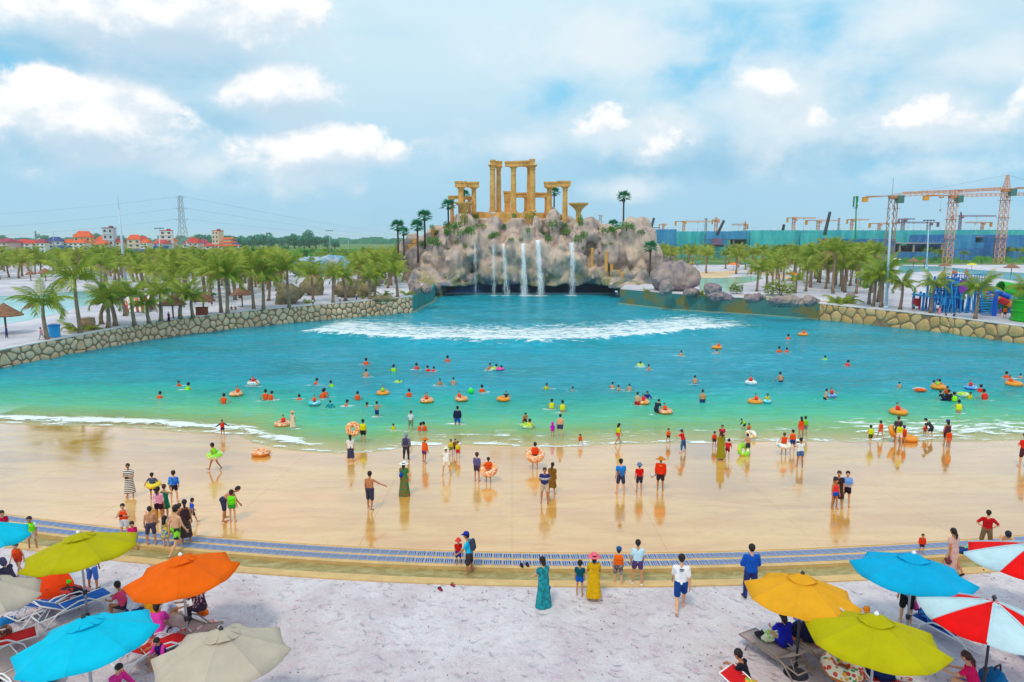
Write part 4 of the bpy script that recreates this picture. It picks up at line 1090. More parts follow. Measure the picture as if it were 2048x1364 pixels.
for k, (px, c, b_, Y, sc, lab) in enumerate(((1246, 396, 468, 150, 1.0, 'tall lone fan palm on top of the tall rock on the right'), (1225, 451, 472, 151, .85, 'short fan palm beside the tall lone one'), (1299, 497, 566, 139, 1.0, 'dark fan palm standing between the hill and the grey boulders'),
  (897, 413, 468, 147, 1.0, 'fan palm on the left shoulder of the hill before the far left portal'), (850, 435, 492, 146, 1.05, 'tallest fan palm of the group at the left foot of the hill'), (836, 455, 520, 144, 1.0, 'fan palm right of centre in the group at the left foot of the hill'),
  (797, 455, 525, 142, 1.0, 'leftmost fan palm at the left foot of the hill'), (808, 466, 515, 147, .85, 'smaller fan palm right behind the leftmost one'), (1108, 386, 424, 160, .9, 'fan palm showing behind the right portal'), (929, 391, 440, 160, .9, 'fan palm showing through the left portal'))):
 fan_palm(px, c, b_, Y, sc, lab, k)
# ------------------------------------------------------------------ bushes and ferns
def clump(n, rad, h, lw, ll, seed, droop=.3):
 rg = random.Random(seed); b = MB()
 for i in range(n):
  a, r_ = rg.uniform(0, 6.28), rad*math.sqrt(rg.random()); u = rg.random()
  q = Vector((math.cos(a)*r_, math.sin(a)*r_, h*(.15+.85*u)*math.sqrt(max(.05, 1-(r_/rad)**2*.7))))
  d = Vector((math.cos(a+rg.uniform(-1, 1)), math.sin(a+rg.uniform(-1, 1)), rg.uniform(-.1, .9))).normalized(); s = d.cross(Vector((rg.uniform(-.3, .3), rg.uniform(-.3, .3), 1))).normalized()*lw*rg.uniform(.7, 1.3)
  l = ll*rg.uniform(.7, 1.3); m = q+d*l*.5; e = q+d*l+Vector((0, 0, -l*droop))
  b.add([q, m-s*.5, m+s*.5, e], [(0, 2, 3, 1)])
 return b
BUSH = [clump(190, 1.0, 1.1, .16, .42, i).mesh('foliage', BRIGHT) for i in range(3)]
def stems(n, rad, h, seed):
 rg = random.Random(seed); b = MB()
 for i in range(n):
  a, r_ = rg.uniform(0, 6.28), rad*rg.random(); b.tube([(0, 0, -.3), (math.cos(a)*r_*.5, math.sin(a)*r_*.5, h*.5), (math.cos(a)*r_, math.sin(a)*r_, h)], [.03, .02, .01], 4, False)
 return b.mesh('stems', BARK_D)
STEM = stems(7, .7, .9, 3)
def on_rock(px, py, Y):
 h = ROCK_BVH.ray_cast(Vector((0, 0, CAM_H)), Vector(ray(px, py)).normalized())[0]
 return h if h is not None and h.y < Y+14 else PD(px, py, Y)
def bush(px, py, Y, wpx, hpx, label, seed, group, m=None):
 c = on_rock(px, py, Y); Y = c.y; s, hh = D2(wpx, Y)/2, D2(hpx, Y); o = thing('bush', label, 'bush', c, random.Random(seed).uniform(0, 6), group)
 me = BUSH[seed % 3]
 if m: me = me.copy(); me.materials.clear(); me.materials.append(m)
 link('foliage', me, o, None, None, (s, s, hh)); link('stems', STEM, o, None, None, (s, s, hh))
for k, (px, py, Y, wp, hp, lab) in enumerate(((953, 438, 147.5, 9, 12, 'small dark bush on the rock below the left portal'), (1060, 440, 147, 20, 16, 'bright bush on the ledge below the tall column group'), (1029, 436, 147, 9, 9, 'small bush on the ledge left of the bright one below the columns'),
  (1105, 456, 146.5, 18, 16, 'bush with pale leaves high on the right of the cliff'), (1128, 456, 146.5, 14, 13, 'round bright bush right of the pale leaved one'), (1133, 472, 145, 15, 15, 'dry dark bush hanging on the upper right cliff'),
  (1156, 485, 145, 14, 14, 'vivid green bush above the last waterfall'), (1168, 477, 146, 14, 14, 'vivid green bush up and right of the last waterfall'), (990, 474, 145, 14, 10, 'flat bush above the third waterfall'),
  (1004, 458, 146, 14, 8, 'low grassy bush in the middle of the upper cliff'), (957, 454, 146, 24, 6, 'strip of grassy bushes on the upper left ledge'), (921, 473, 146, 14, 14, 'bright bush left above the first waterfall'),
  (943, 470, 145.5, 12, 18, 'tall bush above the first waterfall'), (900, 470, 147, 20, 18, 'dark bush on the left shoulder of the hill'), (914, 458, 147.5, 18, 14, 'dark bush below the yellow vine basin'),
  (866, 490, 147, 24, 16, 'olive bush below the fallen lintel'), (876, 493, 146, 12, 11, 'bright bush right of the olive one below the fallen lintel'), (845, 492, 146, 13, 11, 'bright bush at the foot of the tallest fan palm'),
  (1160, 453, 146, 10, 22, 'vines climbing the right stone basin'), (1124, 440, 147, 9, 10, 'small bush at the foot of the right portal'), (1252, 460, 149, 32, 15, 'leafy bushes at the foot of the tall lone fan palm'),
  (1216, 466, 149, 26, 12, 'bright low bushes beside the short fan palm'), (1282, 468, 148, 14, 8, 'small bush at the right end of the tall rock'), (1218, 542, 143, 14, 8, 'dry grass between the yellow stumps'))):
 bush(px, py, Y, wp, hp, lab, k, 'bushes on the rock hill')
rg = random.Random(31)
for k in range(22):
 px = rg.uniform(860, 1225); py = rg.uniform(452, 500)-8*(1 if abs(px-1040) < 90 else 0); s_ = rg.uniform(6, 13); bush(px, py, 146, s_, s_*rg.uniform(.6, 1.1), 'small green tuft growing from a crack of the rock hill', k, 'small tufts on the rock hill')
bush(929, 450, 145.9, 15, 26, 'yellow green vines hanging on the left stone basin', 2, 'bushes on the rock hill', VINE)
# arching clumps of young palms and ferns
def fern(base, sc, n, label, seed, group='fern clumps', spread=.6):
 rg = random.Random(seed); o = thing('fern_palm', label, 'fern palm', base, 0, group)
 for i in range(n):
  az = i*2.4+rg.uniform(-.4, .4); link('frond', FR[rg.choice((0, 2, 2, 1))], o, (rg.uniform(-spread, spread)*sc, rg.uniform(-spread, spread)*sc, -.05), rot_frond(az, rg.uniform(.45, 1.35)), sc*rg.uniform(.5, .8))
for k, (px, py, sc, n, lab) in enumerate(((150, 664, .85, 16, 'fern palm clump in front of the second palm on the left'), (186, 660, .5, 9, 'fern palm with few leaves sprouting from the big clay pot'), (613, 607, .55, 10, 'small bright fern beside the olive brown boulder'), (812, 590, .75, 12, 'fern palm clump by the grey boulders at the hill'),
  (770, 594, .8, 12, 'fern palm clump left of the upright grey boulder'), (730, 597, .6, 9, 'low fern palm by the wide cave boulder'), (1295, 583, .5, 9, 'grassy fern at the foot of the dark fan palm'), (1398, 590, .8, 12, 'fern palm behind the painted wall beside the cone shaped boulder'), (1411, 591, .7, 8, 'narrow upright fern palm next to the cone shaped boulder'),
  (1683, 607, 1.15, 22, 'big fan shaped clump of young palms at the end of the right stone wall'), (1550, 599, .55, 9, 'fern between the long boulders on the painted wall'))):
 fern(TG(px, py) + Vector((0, .5, 0)), sc, n, lab, k)
LB = [clump(240, 1.0, 1.3, .2, .5, i+20, .15).mesh('foliage', COCO) for i in range(2)]
for px, py, w_, h_, lab in ((1475, 588, 22, 22, 'small leafy olive bush above the painted wall'), (1562, 592, 50, 30, 'wide leafy olive bush above the painted wall between the boulders')):
 c = TG(px, py)+Vector((0, .6, 0)); s = D2(w_, c.y)/2; o = thing('bush', lab, 'bush', c, 0, 'leafy bushes on the painted wall'); link('foliage', LB[0], o, None, None, (s, s, D2(h_, c.y)/1.3)); link('stems', STEM, o, None, None, (s, s, D2(h_, c.y)/1.3))
# ------------------------------------------------------------------ broad leaved trees and the far woods
def leafy(seed, m, n=620):
 rg = random.Random(seed); b = MB(); lobes = [(Vector((rg.uniform(-1, 1)*1.5, rg.uniform(-1, 1)*1.5, rg.uniform(2.0, 4.6))), rg.uniform(.9, 1.6)) for _ in range(8)]
 for i in range(n):
  c, r_ = rg.choice(lobes); d = Vector((rg.gauss(0, 1), rg.gauss(0, 1), rg.gauss(0, 1))).normalized(); q = c+d*r_*rg.uniform(.75, 1.08)
  s = rg.uniform(.18, .36); t1 = d.cross(Vector((rg.random(), rg.random(), rg.random()))).normalized(); t1 = (t1+d*rg.uniform(-.7, .7)).normalized(); t2 = d.cross(t1).normalized()
  b.add([q-t1*s-t2*s*.6, q+t1*s-t2*s*.6, q+t1*s+t2*s*.6, q-t1*s+t2*s*.6], [(0, 1, 2, 3)])
 return b.mesh('crown', m)
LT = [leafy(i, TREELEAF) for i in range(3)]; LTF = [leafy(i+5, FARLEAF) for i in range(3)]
b = MB(); b.tube([(0, 0, -.2), (.1, 0, 1.6), (0, .1, 3.2)], [.28, .2, .1], 7)
for a in range(4): b.tube([(0, 0, 1.5+.25*a), (math.cos(a*1.6)*1.1, math.sin(a*1.6)*1.1, 2.9+.2*a)], [.12, .04], 5)
LTRUNK = b.mesh('trunk', BARK_D, True)
def tree(q, s, label, group, seed, far=False):
 rg = random.Random(seed); o = thing('leafy_tree', label, 'tree', q, rg.uniform(0, 6.28), group)
 link('trunk', LTRUNK, o, None, None, s); link('crown', (LTF if far else LT)[seed % 3], o, None, None, (s*rg.uniform(.95, 1.3), s*rg.uniform(.95, 1.3), s*rg.uniform(.85, 1.1)))
rg = random.Random(77)
for i in range(34):
 px = -30+840*(i+rg.uniform(0, .9))/34; q = TG(px, rg.uniform(509, 516)); tree(q, rg.uniform(.55, .9), 'leafy green tree in the belt below the village, '+seg(px, SEGS['far palms before the village']), 'trees of the green belt on the left', i)
for i in range(30):
 px = 1560+560*(i+rg.uniform(0, .9))/30; q = TG(px, rg.uniform(510, 519)); tree(q, rg.uniform(.75, 1.25), 'leafy green tree before the netted building sites, '+seg(px, SEGS['far palms before the building sites']), 'trees of the green belt on the right', i)
for i in range(46):
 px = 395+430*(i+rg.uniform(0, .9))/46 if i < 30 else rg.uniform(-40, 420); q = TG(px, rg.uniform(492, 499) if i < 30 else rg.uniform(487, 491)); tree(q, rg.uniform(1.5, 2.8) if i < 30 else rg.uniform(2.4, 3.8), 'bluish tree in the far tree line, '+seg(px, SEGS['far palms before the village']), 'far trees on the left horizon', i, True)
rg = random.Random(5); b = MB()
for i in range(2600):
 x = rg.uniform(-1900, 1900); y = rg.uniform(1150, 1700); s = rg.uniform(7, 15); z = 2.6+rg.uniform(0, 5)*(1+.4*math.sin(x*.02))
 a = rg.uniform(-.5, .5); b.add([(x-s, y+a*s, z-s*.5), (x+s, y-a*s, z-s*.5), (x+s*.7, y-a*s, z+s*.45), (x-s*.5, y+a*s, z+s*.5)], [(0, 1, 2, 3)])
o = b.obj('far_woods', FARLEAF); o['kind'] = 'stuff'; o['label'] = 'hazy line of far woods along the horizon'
# green scrub on the field
rg = random.Random(6); b = MB()
for i in range(5200):
 x, y = rg.uniform(-430, 60), rg.uniform(305, 520)
 if i % 3 == 0: x, y = rg.uniform(120, 520), rg.uniform(250, 330)
 s = rg.uniform(.6, 1.8); a = rg.uniform(0, 3.14); b.add([(x-s*math.cos(a), y-s*math.sin(a), 2.6), (x+s*math.cos(a), y+s*math.sin(a), 2.6), (x+s*.6*math.cos(a), y+s*.6*math.sin(a)+.4, 2.6+s*1.3), (x-s*.5*math.cos(a), y-s*.5*math.sin(a)+.5, 2.6+s*1.1)], [(0, 1, 2, 3)])
o = b.obj('scrub', TREELEAF); o['kind'] = 'stuff'; o['label'] = 'low green scrub covering the field beyond the palms'
# ================================================================== thatched parasols and huts
THATCH = mat('thatch', lin(168, 122, 96), .95, scale=9, col2=lin(128, 88, 70), bump=.8, bscale=30)
THATCH_D = mat('old_thatch', lin(196, 134, 104), .95, scale=5, col2=lin(160, 106, 86), bump=.6, bscale=16)
WOOD = mat('dark_wood', lin(96, 60, 48), .8, .2, 6)
WOODR = mat('red_brown_wood', lin(150, 72, 44), .7, .2, 6)
def cone_tier(b, r0, r1, z0, z1, n=16, sq=False):
 k = len(b.v); rg = random.Random(int(r0*100)); n = 4 if sq else n; off = math.pi/4 if sq else 0
 for r_, z in ((r0*.97, z0-.10), (r0, z0), (r1, z1)):
  for j in range(n):
   a = off+2*math.pi*j/n; w_ = 1+rg.uniform(-.02, .02)*(z != z1); b.v.append((math.cos(a)*r_*w_, math.sin(a)*r_*w_, z))
 for i in range(2):
  for j in range(n): b.f.append((k+i*n+j, k+i*n+(j+1) % n, k+(i+1)*n+(j+1) % n, k+(i+1)*n+j)); b.mi.append(0)
 b.f.append(tuple(k+j for j in reversed(range(n)))); b.f.append(tuple(k+2*n+j for j in range(n))); b.mi += [0, 0]
def thatch_parasol(base, r_, h, label, group='thatched parasols on the terrace', tiers=5, rz=.3):
 o = thing('thatched_parasol', label, 'thatched parasol', base, rz, group)
 b = MB(); b.tube([(0, 0, -.1), (0, 0, h*.98)], .09, 8); b.obj('post', WOOD, o)
 for i in range(tiers):
  u0, u1 = i/tiers, (i+1)/tiers; b = MB()
  cone_tier(b, r_*(1-u0)+.06, r_*(1-u1)+.02, h*.62+h*.40*u0*.95, h*.62+h*.40*u1, 16); b.obj('thatch_tier', THATCH, o)
 b = MB()
 for a in range(6): b.bar((0, 0, h*.58), (math.cos(a*1.047)*r_*.8, math.sin(a*1.047)*r_*.8, h*.66), .05)
 b.obj('struts', WOOD, o)
for px, py, wpx, hpx, lab in ((-4, 671, 62, 62, 'thatched parasol cut by the left edge of the picture'), (337, 640, 50, 48, 'thatched parasol before the orange striped tent'), (399, 631, 45, 46, 'thatched parasol with a wooden box beside it'), (478, 616, 42, 42, 'thatched parasol shading two seated people')):
 q = TG(px, py)+Vector((0, 1.2, 0)); thatch_parasol(q, D2(wpx, q.y)/2*1.02, D2(hpx, q.y), lab)
for k, (px, py, wpx, hpx) in enumerate(((1826, 534, 22, 18), (1848, 535, 18, 17), (1889, 543, 24, 18), (2022, 549, 28, 22))):
 q = TG(px, py); thatch_parasol(q, D2(wpx, q.y)/2, D2(hpx, q.y), ('leftmost far thatched parasol on the spit behind the play structure', 'second far thatched parasol on the spit, smaller than its neighbour', 'third far thatched parasol on the spit behind the play structure', 'far thatched parasol at the right end of the spit')[k], 'thatched parasols on the far spit', 3)
for k, (px, py, wpx, hpx) in enumerate(((92, 562, 30, 20), (232, 560, 18, 18), (1700, 552, 20, 16), (62, 562, 18, 16))):
 q = TG(px, py); thatch_parasol(q, D2(wpx, q.y)/2, D2(hpx, q.y)+.6, ('far thatched parasol across the left lagoon', 'steep thatched parasol behind the tall white mast', 'low thatched parasol among the right palms', 'small thatched parasol beside the one across the left lagoon')[k], 'far thatched parasols', 3)
def hut(px, py, wpx, hpx, label, dep=.7, m=THATCH_D, group='huts with thatched roofs'):
 q = TG(px, py); W, H = D2(wpx, q.y), D2(hpx, q.y); D = W*dep; o = thing('thatched_hut', label, 'hut', q, rnd.uniform(-.2, .2), group)
 b = MB(); b.box((0, 0, H*.3), (W*.8, D*.8, H*.6)); b.obj('wall', mat('hut_wall', lin(206, 170, 120), .9, .1, 2), o)
 b = MB(); hw, hd = W/2, D/2; z0, z1 = H*.52, H
 b.add([(-hw, -hd, z0), (hw, -hd, z0), (hw, hd, z0), (-hw, hd, z0), (-hw*.62, 0, z1), (hw*.62, 0, z1)], [(0, 1, 5, 4), (1, 2, 5), (2, 3, 4, 5), (3, 0, 4), (3, 2, 1, 0)]); b.obj('roof', m, o)
 b = MB(); b.box((0, -D*.405, H*.2), (W*.12, .04, H*.4)); b.obj('door', WOOD, o)
 for s in (-1, 1):
  b = MB(); b.box((s*W*.25, -D*.405, H*.32), (W*.12, .04, H*.2)); b.obj('window', mat('hut_window', lin(70, 70, 84), .4, 0), o)
for px, py, w_, h_, lab in ((270, 546, 44, 24, 'wide thatched hut roof above the left grove, the left one of the pair'), (322, 550, 52, 32, 'big thatched hut roof above the left grove, the right one of the pair'), (298, 544, 22, 20, 'small gabled thatched hut between the two wide roofs'), (463, 518, 18, 16, 'little hut with an orange gable above the palms'),
  (1498, 508, 44, 14, 'low long hut with a brown roof before the netted buildings'), (1724, 520, 20, 24, 'tall part of the thatched hut beside the green mast'), (1742, 522, 36, 14, 'low wing of the thatched hut beside the green mast'), (520, 568, 30, 22, 'brown thatched hut hidden among palms left of the blue rock dome')):
 hut(px, py, w_, h_, lab)
# ================================================================== the village on the left
HW = [mat('house_white', lin(236, 230, 226), .8, .05, .3), mat('house_cream', lin(240, 214, 176), .8, .05, .3), mat('house_grey', lin(196, 206, 222), .8, .05, .3), mat('house_yellow', lin(240, 186, 92), .8, .05, .3), mat('house_pink', lin(228, 190, 190), .8, .05, .3)]
HR = [mat('roof_orange', lin(226, 96, 56), .8, .1, .5), mat('roof_red', lin(198, 66, 62), .8, .1, .5), mat('roof_maroon', lin(160, 60, 84), .8, .1, .5), mat('roof_blue', lin(52, 74, 138), .7, .1, .5), mat('roof_teal', lin(24, 140, 150), .7, .1, .5)]
PANE = mat('dark_pane', lin(70, 84, 104), .2, 0); WHITE = mat('white_paint', lin(240, 240, 240), .5, 0)
def house(px, py, wpx, hpx, wall, roof, label, stor=3, flat=False, group='houses of the village on the left'):
 q = PD(px, py, 470); q.z = 2.66; q.y += rnd.uniform(-15, 25); W, H = D2(wpx, 470), D2(hpx, 470); D = W*rnd.uniform(.7, 1.1); rz = rnd.uniform(-.35, .35); o = thing('house', label, 'house', q, rz, group)
 hh = H*(.74 if not flat else .94); b = MB(); b.box((0, 0, hh/2), (W, D, hh)); b.obj('wall', HW[wall], o)
 b = MB(); hw, hd = W*.56, D*.56
 if flat: b.box((0, 0, hh+.2), (W*1.06, D*1.06, .4)); b.box((W*.2, 0, hh+H*.05), (W*.3, D*.4, H*.08))
 else: b.add([(-hw, -hd, hh), (hw, -hd, hh), (hw, hd, hh), (-hw, hd, hh), (-hw*.55, 0, H*1.04), (hw*.55, 0, H*1.04)], [(0, 1, 5, 4), (1, 2, 5), (2, 3, 4, 5), (3, 0, 4), (3, 2, 1, 0)])
 b.obj('roof', HR[roof], o)
 n = max(2, int(W/3.4)); sh = hh/stor
 for s in range(stor):
  b = MB(); b.box((0, -D/2-.12, s*sh+sh*.04), (W*1.02, .5, .22)); b.obj('balcony_slab', WHITE, o)
  for i in range(n):
   x = -W/2+W*(i+.5)/n; f = MB(); f.box((x, -D/2-.03, s*sh+sh*.52), (W/n*.56, .14, sh*.56)); fo = f.obj('window', WHITE, o)
   g_ = MB(); g_.box((x, -D/2-.09, s*sh+sh*.52), (W/n*.44, .08, sh*.46)); g_.obj('pane', PANE, fo)
_v = [(8,502,30,26,0,2),(28,503,26,34,1,2),(47,503,34,36,4,2),(64,505,22,34,2,1),(78,503,20,32,0,4),(86,503,26,32,0,1),(100,506,24,30,4,2),(112,505,18,34,0,2),(120,506,26,40,2,3),(134,506,20,34,0,0),(146,503,28,40,1,0),(160,505,22,34,0,1),(163,500,26,30,0,3),
      (178,506,24,34,0,0),(192,507,24,42,0,0),(206,506,26,30,1,0),(222,503,24,36,1,1),(234,501,24,38,0,0),(253,503,26,46,1,0),(238,507,24,30,0,2),(268,501,18,42,2,1),(282,499,20,34,0,0),(300,500,24,32,1,0),(316,503,26,40,1,0),(330,500,22,36,0,0),(346,500,26,32,2,1),(360,503,24,30,0,2),(374,500,26,34,4,2),(392,501,24,38,0,1),(410,502,22,34,4,1),(430,498,26,30,0,2),(446,500,20,28,2,3),
      (395,494,20,24,0,1),(418,496,24,22,0,1)]
_cols = ('white', 'cream', 'pale blue grey', 'yellow', 'pink'); _rfs = ('orange', 'red', 'maroon', 'blue', 'teal')
rnd.seed(3)
for i, (px, py, w_, h_, wl, rf) in enumerate(_v):
 seen = [j for j in range(len(_v)) if _v[j][4:6] == (wl, rf)]; seen.sort(key=lambda j: _v[j][0]); k = seen.index(i)
 words = ('', 'second ', 'third ', 'fourth ', 'fifth ', 'sixth ', 'seventh ', 'eighth ')
 house(px, py+3, w_*.92, h_*.72, wl, rf, ('%svillage house with %s walls and a %s roof, counted from the left' % ((words[k] if k else 'first ') , _cols[wl], _rfs[rf])), 3 if h_ > 31 else 2)
house(157, 503, 30, 40, 3, 0, 'yellow village house with an orange roof, the only yellow one', 3)
house(213, 503, 20, 50, 2, 2, 'narrow pale blue grey tower house with a flat top left of the lamp pole', 4, True)
house(343, 497, 22, 44, 0, 1, 'tall white block with a flat roof beside the power pylon', 5, True); house(430, 500, 16, 44, 1, 1, 'cream block with a flat roof just left of the pagoda', 5, True)
def shed(px, py, w_, h_, m, label, Y=330):
 q = PD(px, py, Y); q.z = 2.66; W, H = D2(w_, Y), D2(h_, Y); o = thing('shed', label, 'shed', q, .1, 'metal sheds by the village'); b = MB(); b.box((0, 0, H*.4), (W, W*.5, H*.8)); b.obj('wall', m, o)
 b = MB(); b.add([(-W*.54, -W*.29, H*.8), (W*.54, -W*.29, H*.8), (W*.54, W*.29, H*.8), (-W*.54, W*.29, H*.8), (-W*.54, 0, H), (W*.54, 0, H)], [(0, 1, 5, 4), (1, 2, 5), (2, 3, 4, 5), (3, 0, 4), (3, 2, 1, 0)]); b.obj('roof', HR[3], o)
 b = MB()
 for i in range(9): b.box((-W/2+W*(i+.5)/9, -W*.25-.03, H*.4), (.12, .06, H*.76))
 b.obj('ribs', m, o)
TEALS = mat('teal_sheet', lin(20, 130, 140), .5, .1, .6)
shed(290, 512, 32, 17, TEALS, 'long teal shed with a dark blue roof beyond the palms'); shed(130, 500, 20, 16, TEALS, 'teal corrugated shed at the foot of the village', 420); shed(322, 497, 24, 16, TEALS, 'teal shed next to the village houses by the lamp pole', 420)
# the red pagoda
q = PD(457, 489, 470); q.z = 2.66; pg = thing('pagoda', 'red tiered pagoda standing above the far trees', 'pagoda', q); pg.scale = (.72,)*3
b = MB(); b.box((0, 0, 3), (12, 9, 6)); b.box((0, 0, 7.2), (9, 7, 2.6)); b.box((0, 0, 10.4), (7, 6, 2.2)); b.obj('wall', HW[1], pg)
for (W, D, z) in ((19, 13, 5.6), (14, 10, 8.7), (11, 8.5, 11.8)):
 b = MB(); b.add([(-W/2, -D/2, z+.5), (W/2, -D/2, z+.5), (W/2, D/2, z+.5), (-W/2, D/2, z+.5), (-W*.36, -D*.2, z+1.9), (W*.36, -D*.2, z+1.9), (W*.36, D*.2, z+1.9), (-W*.36, D*.2, z+1.9), (0, -D*.45, z), (0, D*.45, z)], [(0, 8, 1, 5, 4), (1, 2, 6, 5), (2, 9, 3, 7, 6), (3, 0, 4, 7), (4, 5, 6, 7), (0, 3, 9, 2, 1, 8)]); b.obj('roof', HR[0], pg)
# ------------------------------------------------------------------ power line
STEEL = mat('galvanised_steel', lin(160, 160, 170), .5, .1, 1, metal=.1)
def lattice(b, p0, p1, w0, w1, n, th, x=Vector((1, 0, 0)), y=None, tri=False):
 p0, p1 = Vector(p0), Vector(p1); d = (p1-p0).normalized(); y = y or d.cross(x).normalized(); x = y.cross(d).normalized()
 cs = ((-1, -1), (1, -1), (1, 1), (-1, 1)) if not tri else ((-1, -1), (1, -1), (0, 1))
 ring = lambda u: [p0.lerp(p1, u)+(x*a+y*c)*(w0+(w1-w0)*u)/2 for a, c in cs]; prev = ring(0); m = len(cs)
 for i in range(n):
  nx_ = ring((i+1)/n)
  for j in range(m):
   b.bar(prev[j], nx_[j], th*1.3); b.bar(prev[j], nx_[(j+1) % m], th); b.bar(nx_[j], nx_[(j+1) % m], th)
  prev = nx_
def pylon(px, base_py, top_py, Y, wpx, label, arms=True):
 q = PD(px, base_py, Y); q.z = 2.6; h = PD(px, top_py, Y).z-q.z; W = D2(wpx, Y); o = thing('power_pylon', label, 'pylon', q, 0, 'power pylons'); th = .0016*Y*.2
 b = MB(); lattice(b, (0, 0, 0), (0, 0, h*.55), W, W*.42, 6, th); lattice(b, (0, 0, h*.55), (0, 0, h), W*.42, W*.3, 5, th); b.obj('tower', STEEL, o)
 for k, u in enumerate((.60, .79, .985)):
  b = MB(); L = W*(.62, .58, .5)[k]
  for s in (-1, 1): b.bar((0, 0, h*u), (s*L, 0, h*u), th*1.3); b.bar((0, 0, h*(u-.05)), (s*L, 0, h*u), th)
  b.obj('crossarm', STEEL, o)
 return o, q, h, W
o, q, h, W = pylon(367, 492, 392, 420, 20, 'tall lattice power pylon left of the pagoda')
WIRE = mat('wire_grey', lin(120, 140, 160), .6, 0)
for k, (u, ends) in enumerate(((.60, ((-40, 473), (800, 478))), (.79, ((-40, 456), (800, 476))), (.985, ((-40, 430), (800, 470))))):
 for s in (-1, 1):
  a = q+Vector((s*W*.55, 0, h*u)); e = PD(ends[0 if s < 0 else 1][0], ends[0 if s < 0 else 1][1], 420 if s < 0 else 700); pts = []
  for i in range(15): pts.append(a.lerp(e, i/14)-Vector((0, 0, 4*h*.035*(i/14)*(1-i/14))))
  w_ = MB(); w_.tube(pts, .055, 4, False)
  tag(w_.obj('power_cable', WIRE), '%s power cable running %s from the pylon' % (('lowest', 'middle', 'highest')[k], 'left' if s < 0 else 'right'), 'cable', 'power cables')
pylon(1200, 482, 430, 700, 12, 'faint pylon just right of the temple basin'); pylon(1411, 470, 436, 520, 8, 'grey pylon between the small yellow cranes'); pylon(73, 486, 462, 600, 4, 'thin far pylon above the village'); pylon(1676, 470, 436, 700, 6, 'faint far pylon left of the green mast')
# ------------------------------------------------------------------ poles
POLE = mat('pale_blue_pole', lin(190, 214, 232), .45, .05, 1); GREENM = mat('green_mast', lin(24, 140, 90), .5, .1, 1); DARKM = mat('dark_fitting', lin(44, 50, 60), .5, 0)
def pole(px, py, top, Y, r0, label, head='none', m=POLE, cat='lamp post', group='tall lamp posts'):
 q = PD(px[0], py, Y);
 if q.z < terr_z(Y) or Y > 140: q.z = terr_z(Y)
 tp = PD(px[1], top, Y); o = thing('lamp_post', label, cat, q, 0, group); d = tp-q
 b = MB(); b.tube([(0, 0, 0), d*.5, d], [r0, r0*.75, r0*.45], 8); b.tube([(0, 0, 0), (0, 0, .35)], [r0*1.7, r0*1.5], 8); b.obj('pole', m, o, True)
 if head == 'T':
  b = MB(); b.bar(d+Vector((-1.6, 0, 0)), d+Vector((1.6, 0, 0)), .12); b.obj('crossbar', DARKM, o)
  for s in (-1.5, -.5, .5, 1.5):
   b = MB(); b.box(d+Vector((s, -.1, -.18)), (.5, .4, .26)); b.obj('floodlight', DARKM, o)
 if head == 'mast':
  for a in range(3):
   b = MB(); v = Vector((math.cos(a*2.09+.5)*.6, math.sin(a*2.09+.5)*.6, 0)); b.box(d+v+Vector((0, 0, -1.6)), (.34, .3, 3.0)); b.obj('antenna_panel', m, o)
  b = MB(); b.lathe([(.75, -3.4), (.75, -3.3)], d, 8); b.lathe([(.7, -.3), (.7, -.2)], d, 8); b.obj('ring_frame', DARKM, o)
  b = MB(); b.box(d+Vector((.1, -.5, -2.2)), (.5, .4, .6)); b.obj('radio_box', WHITE, o)
 if head == 'spike':
  b = MB(); b.tube([d, d+Vector((0, 0, 3.4))], [.06, .02], 5); b.obj('spike', STEEL, o)
pole((249, 238), 541, 420, 150, .34, 'tall tapering white mast with a thin spike behind the left palms', 'spike')
pole((1772, 1783), 618, 407, 92, .20, 'tall white lamp post in the cluster of palms left of the play structure', 'spike')
pole((320, 318), 522, 456, 260, .22, 'white lamp post with a floodlight bar before the village', 'T'); pole((1853, 1858), 538, 440, 210, .22, 'white lamp post behind the blue play structure, before the building site', 'T')
pole((660, 659), 496, 461, 330, .16, 'slim lamp post with a floodlight bar above the far trees', 'T'); pole((696, 696), 494, 456, 330, .16, 'slim bare post right of the floodlight post above the far trees', 'none'); pole((1310, 1310), 500, 455, 300, .16, 'white lamp post before the blue netted building', 'T')
pole((1711, 1713), 512, 392, 200, .30, 'green telephone mast with antenna panels before the netted buildings', 'mast', GREENM, 'mast', 'masts')
pole((107, 106), 492, 466, 420, .3, 'thin dark chimney mast above the left village', 'none', STEEL, 'mast', 'masts')
# ================================================================== building sites on the right
NET = {}
def netmat(name, c1, c2):
 M = bpy.data.materials.new(name); M.use_nodes = True; t = T(M.node_tree); b = t.n['Principled BSDF']; g = t.new('ShaderNodeNewGeometry').outputs['Position']
 n = t.noise(t.vm('MULTIPLY', g, (1, 1, .25)), .35, 5, .65); c = t.mix(t.mr(n, .35, .7), c1, c2)
 c = t.mix(t.mr(t.noise(t.vm('MULTIPLY', g, (.12, .12, 1.2)), .9, 3, .6), .55, .7, 0, .35), c, tuple(x*.6 for x in c1[:3])+(1,))
 t.put(b.inputs['Base Color'], c); b.inputs['Roughness'].default_value = .8; return M
NETS = [netmat('blue_net', lin(40, 136, 196), lin(76, 166, 214)), netmat('teal_net', lin(40, 176, 190), lin(84, 206, 206)), netmat('deep_blue_net', lin(36, 114, 184), lin(66, 146, 206))]
CONC = mat('raw_concrete', lin(168, 160, 158), .9, .15, .5)
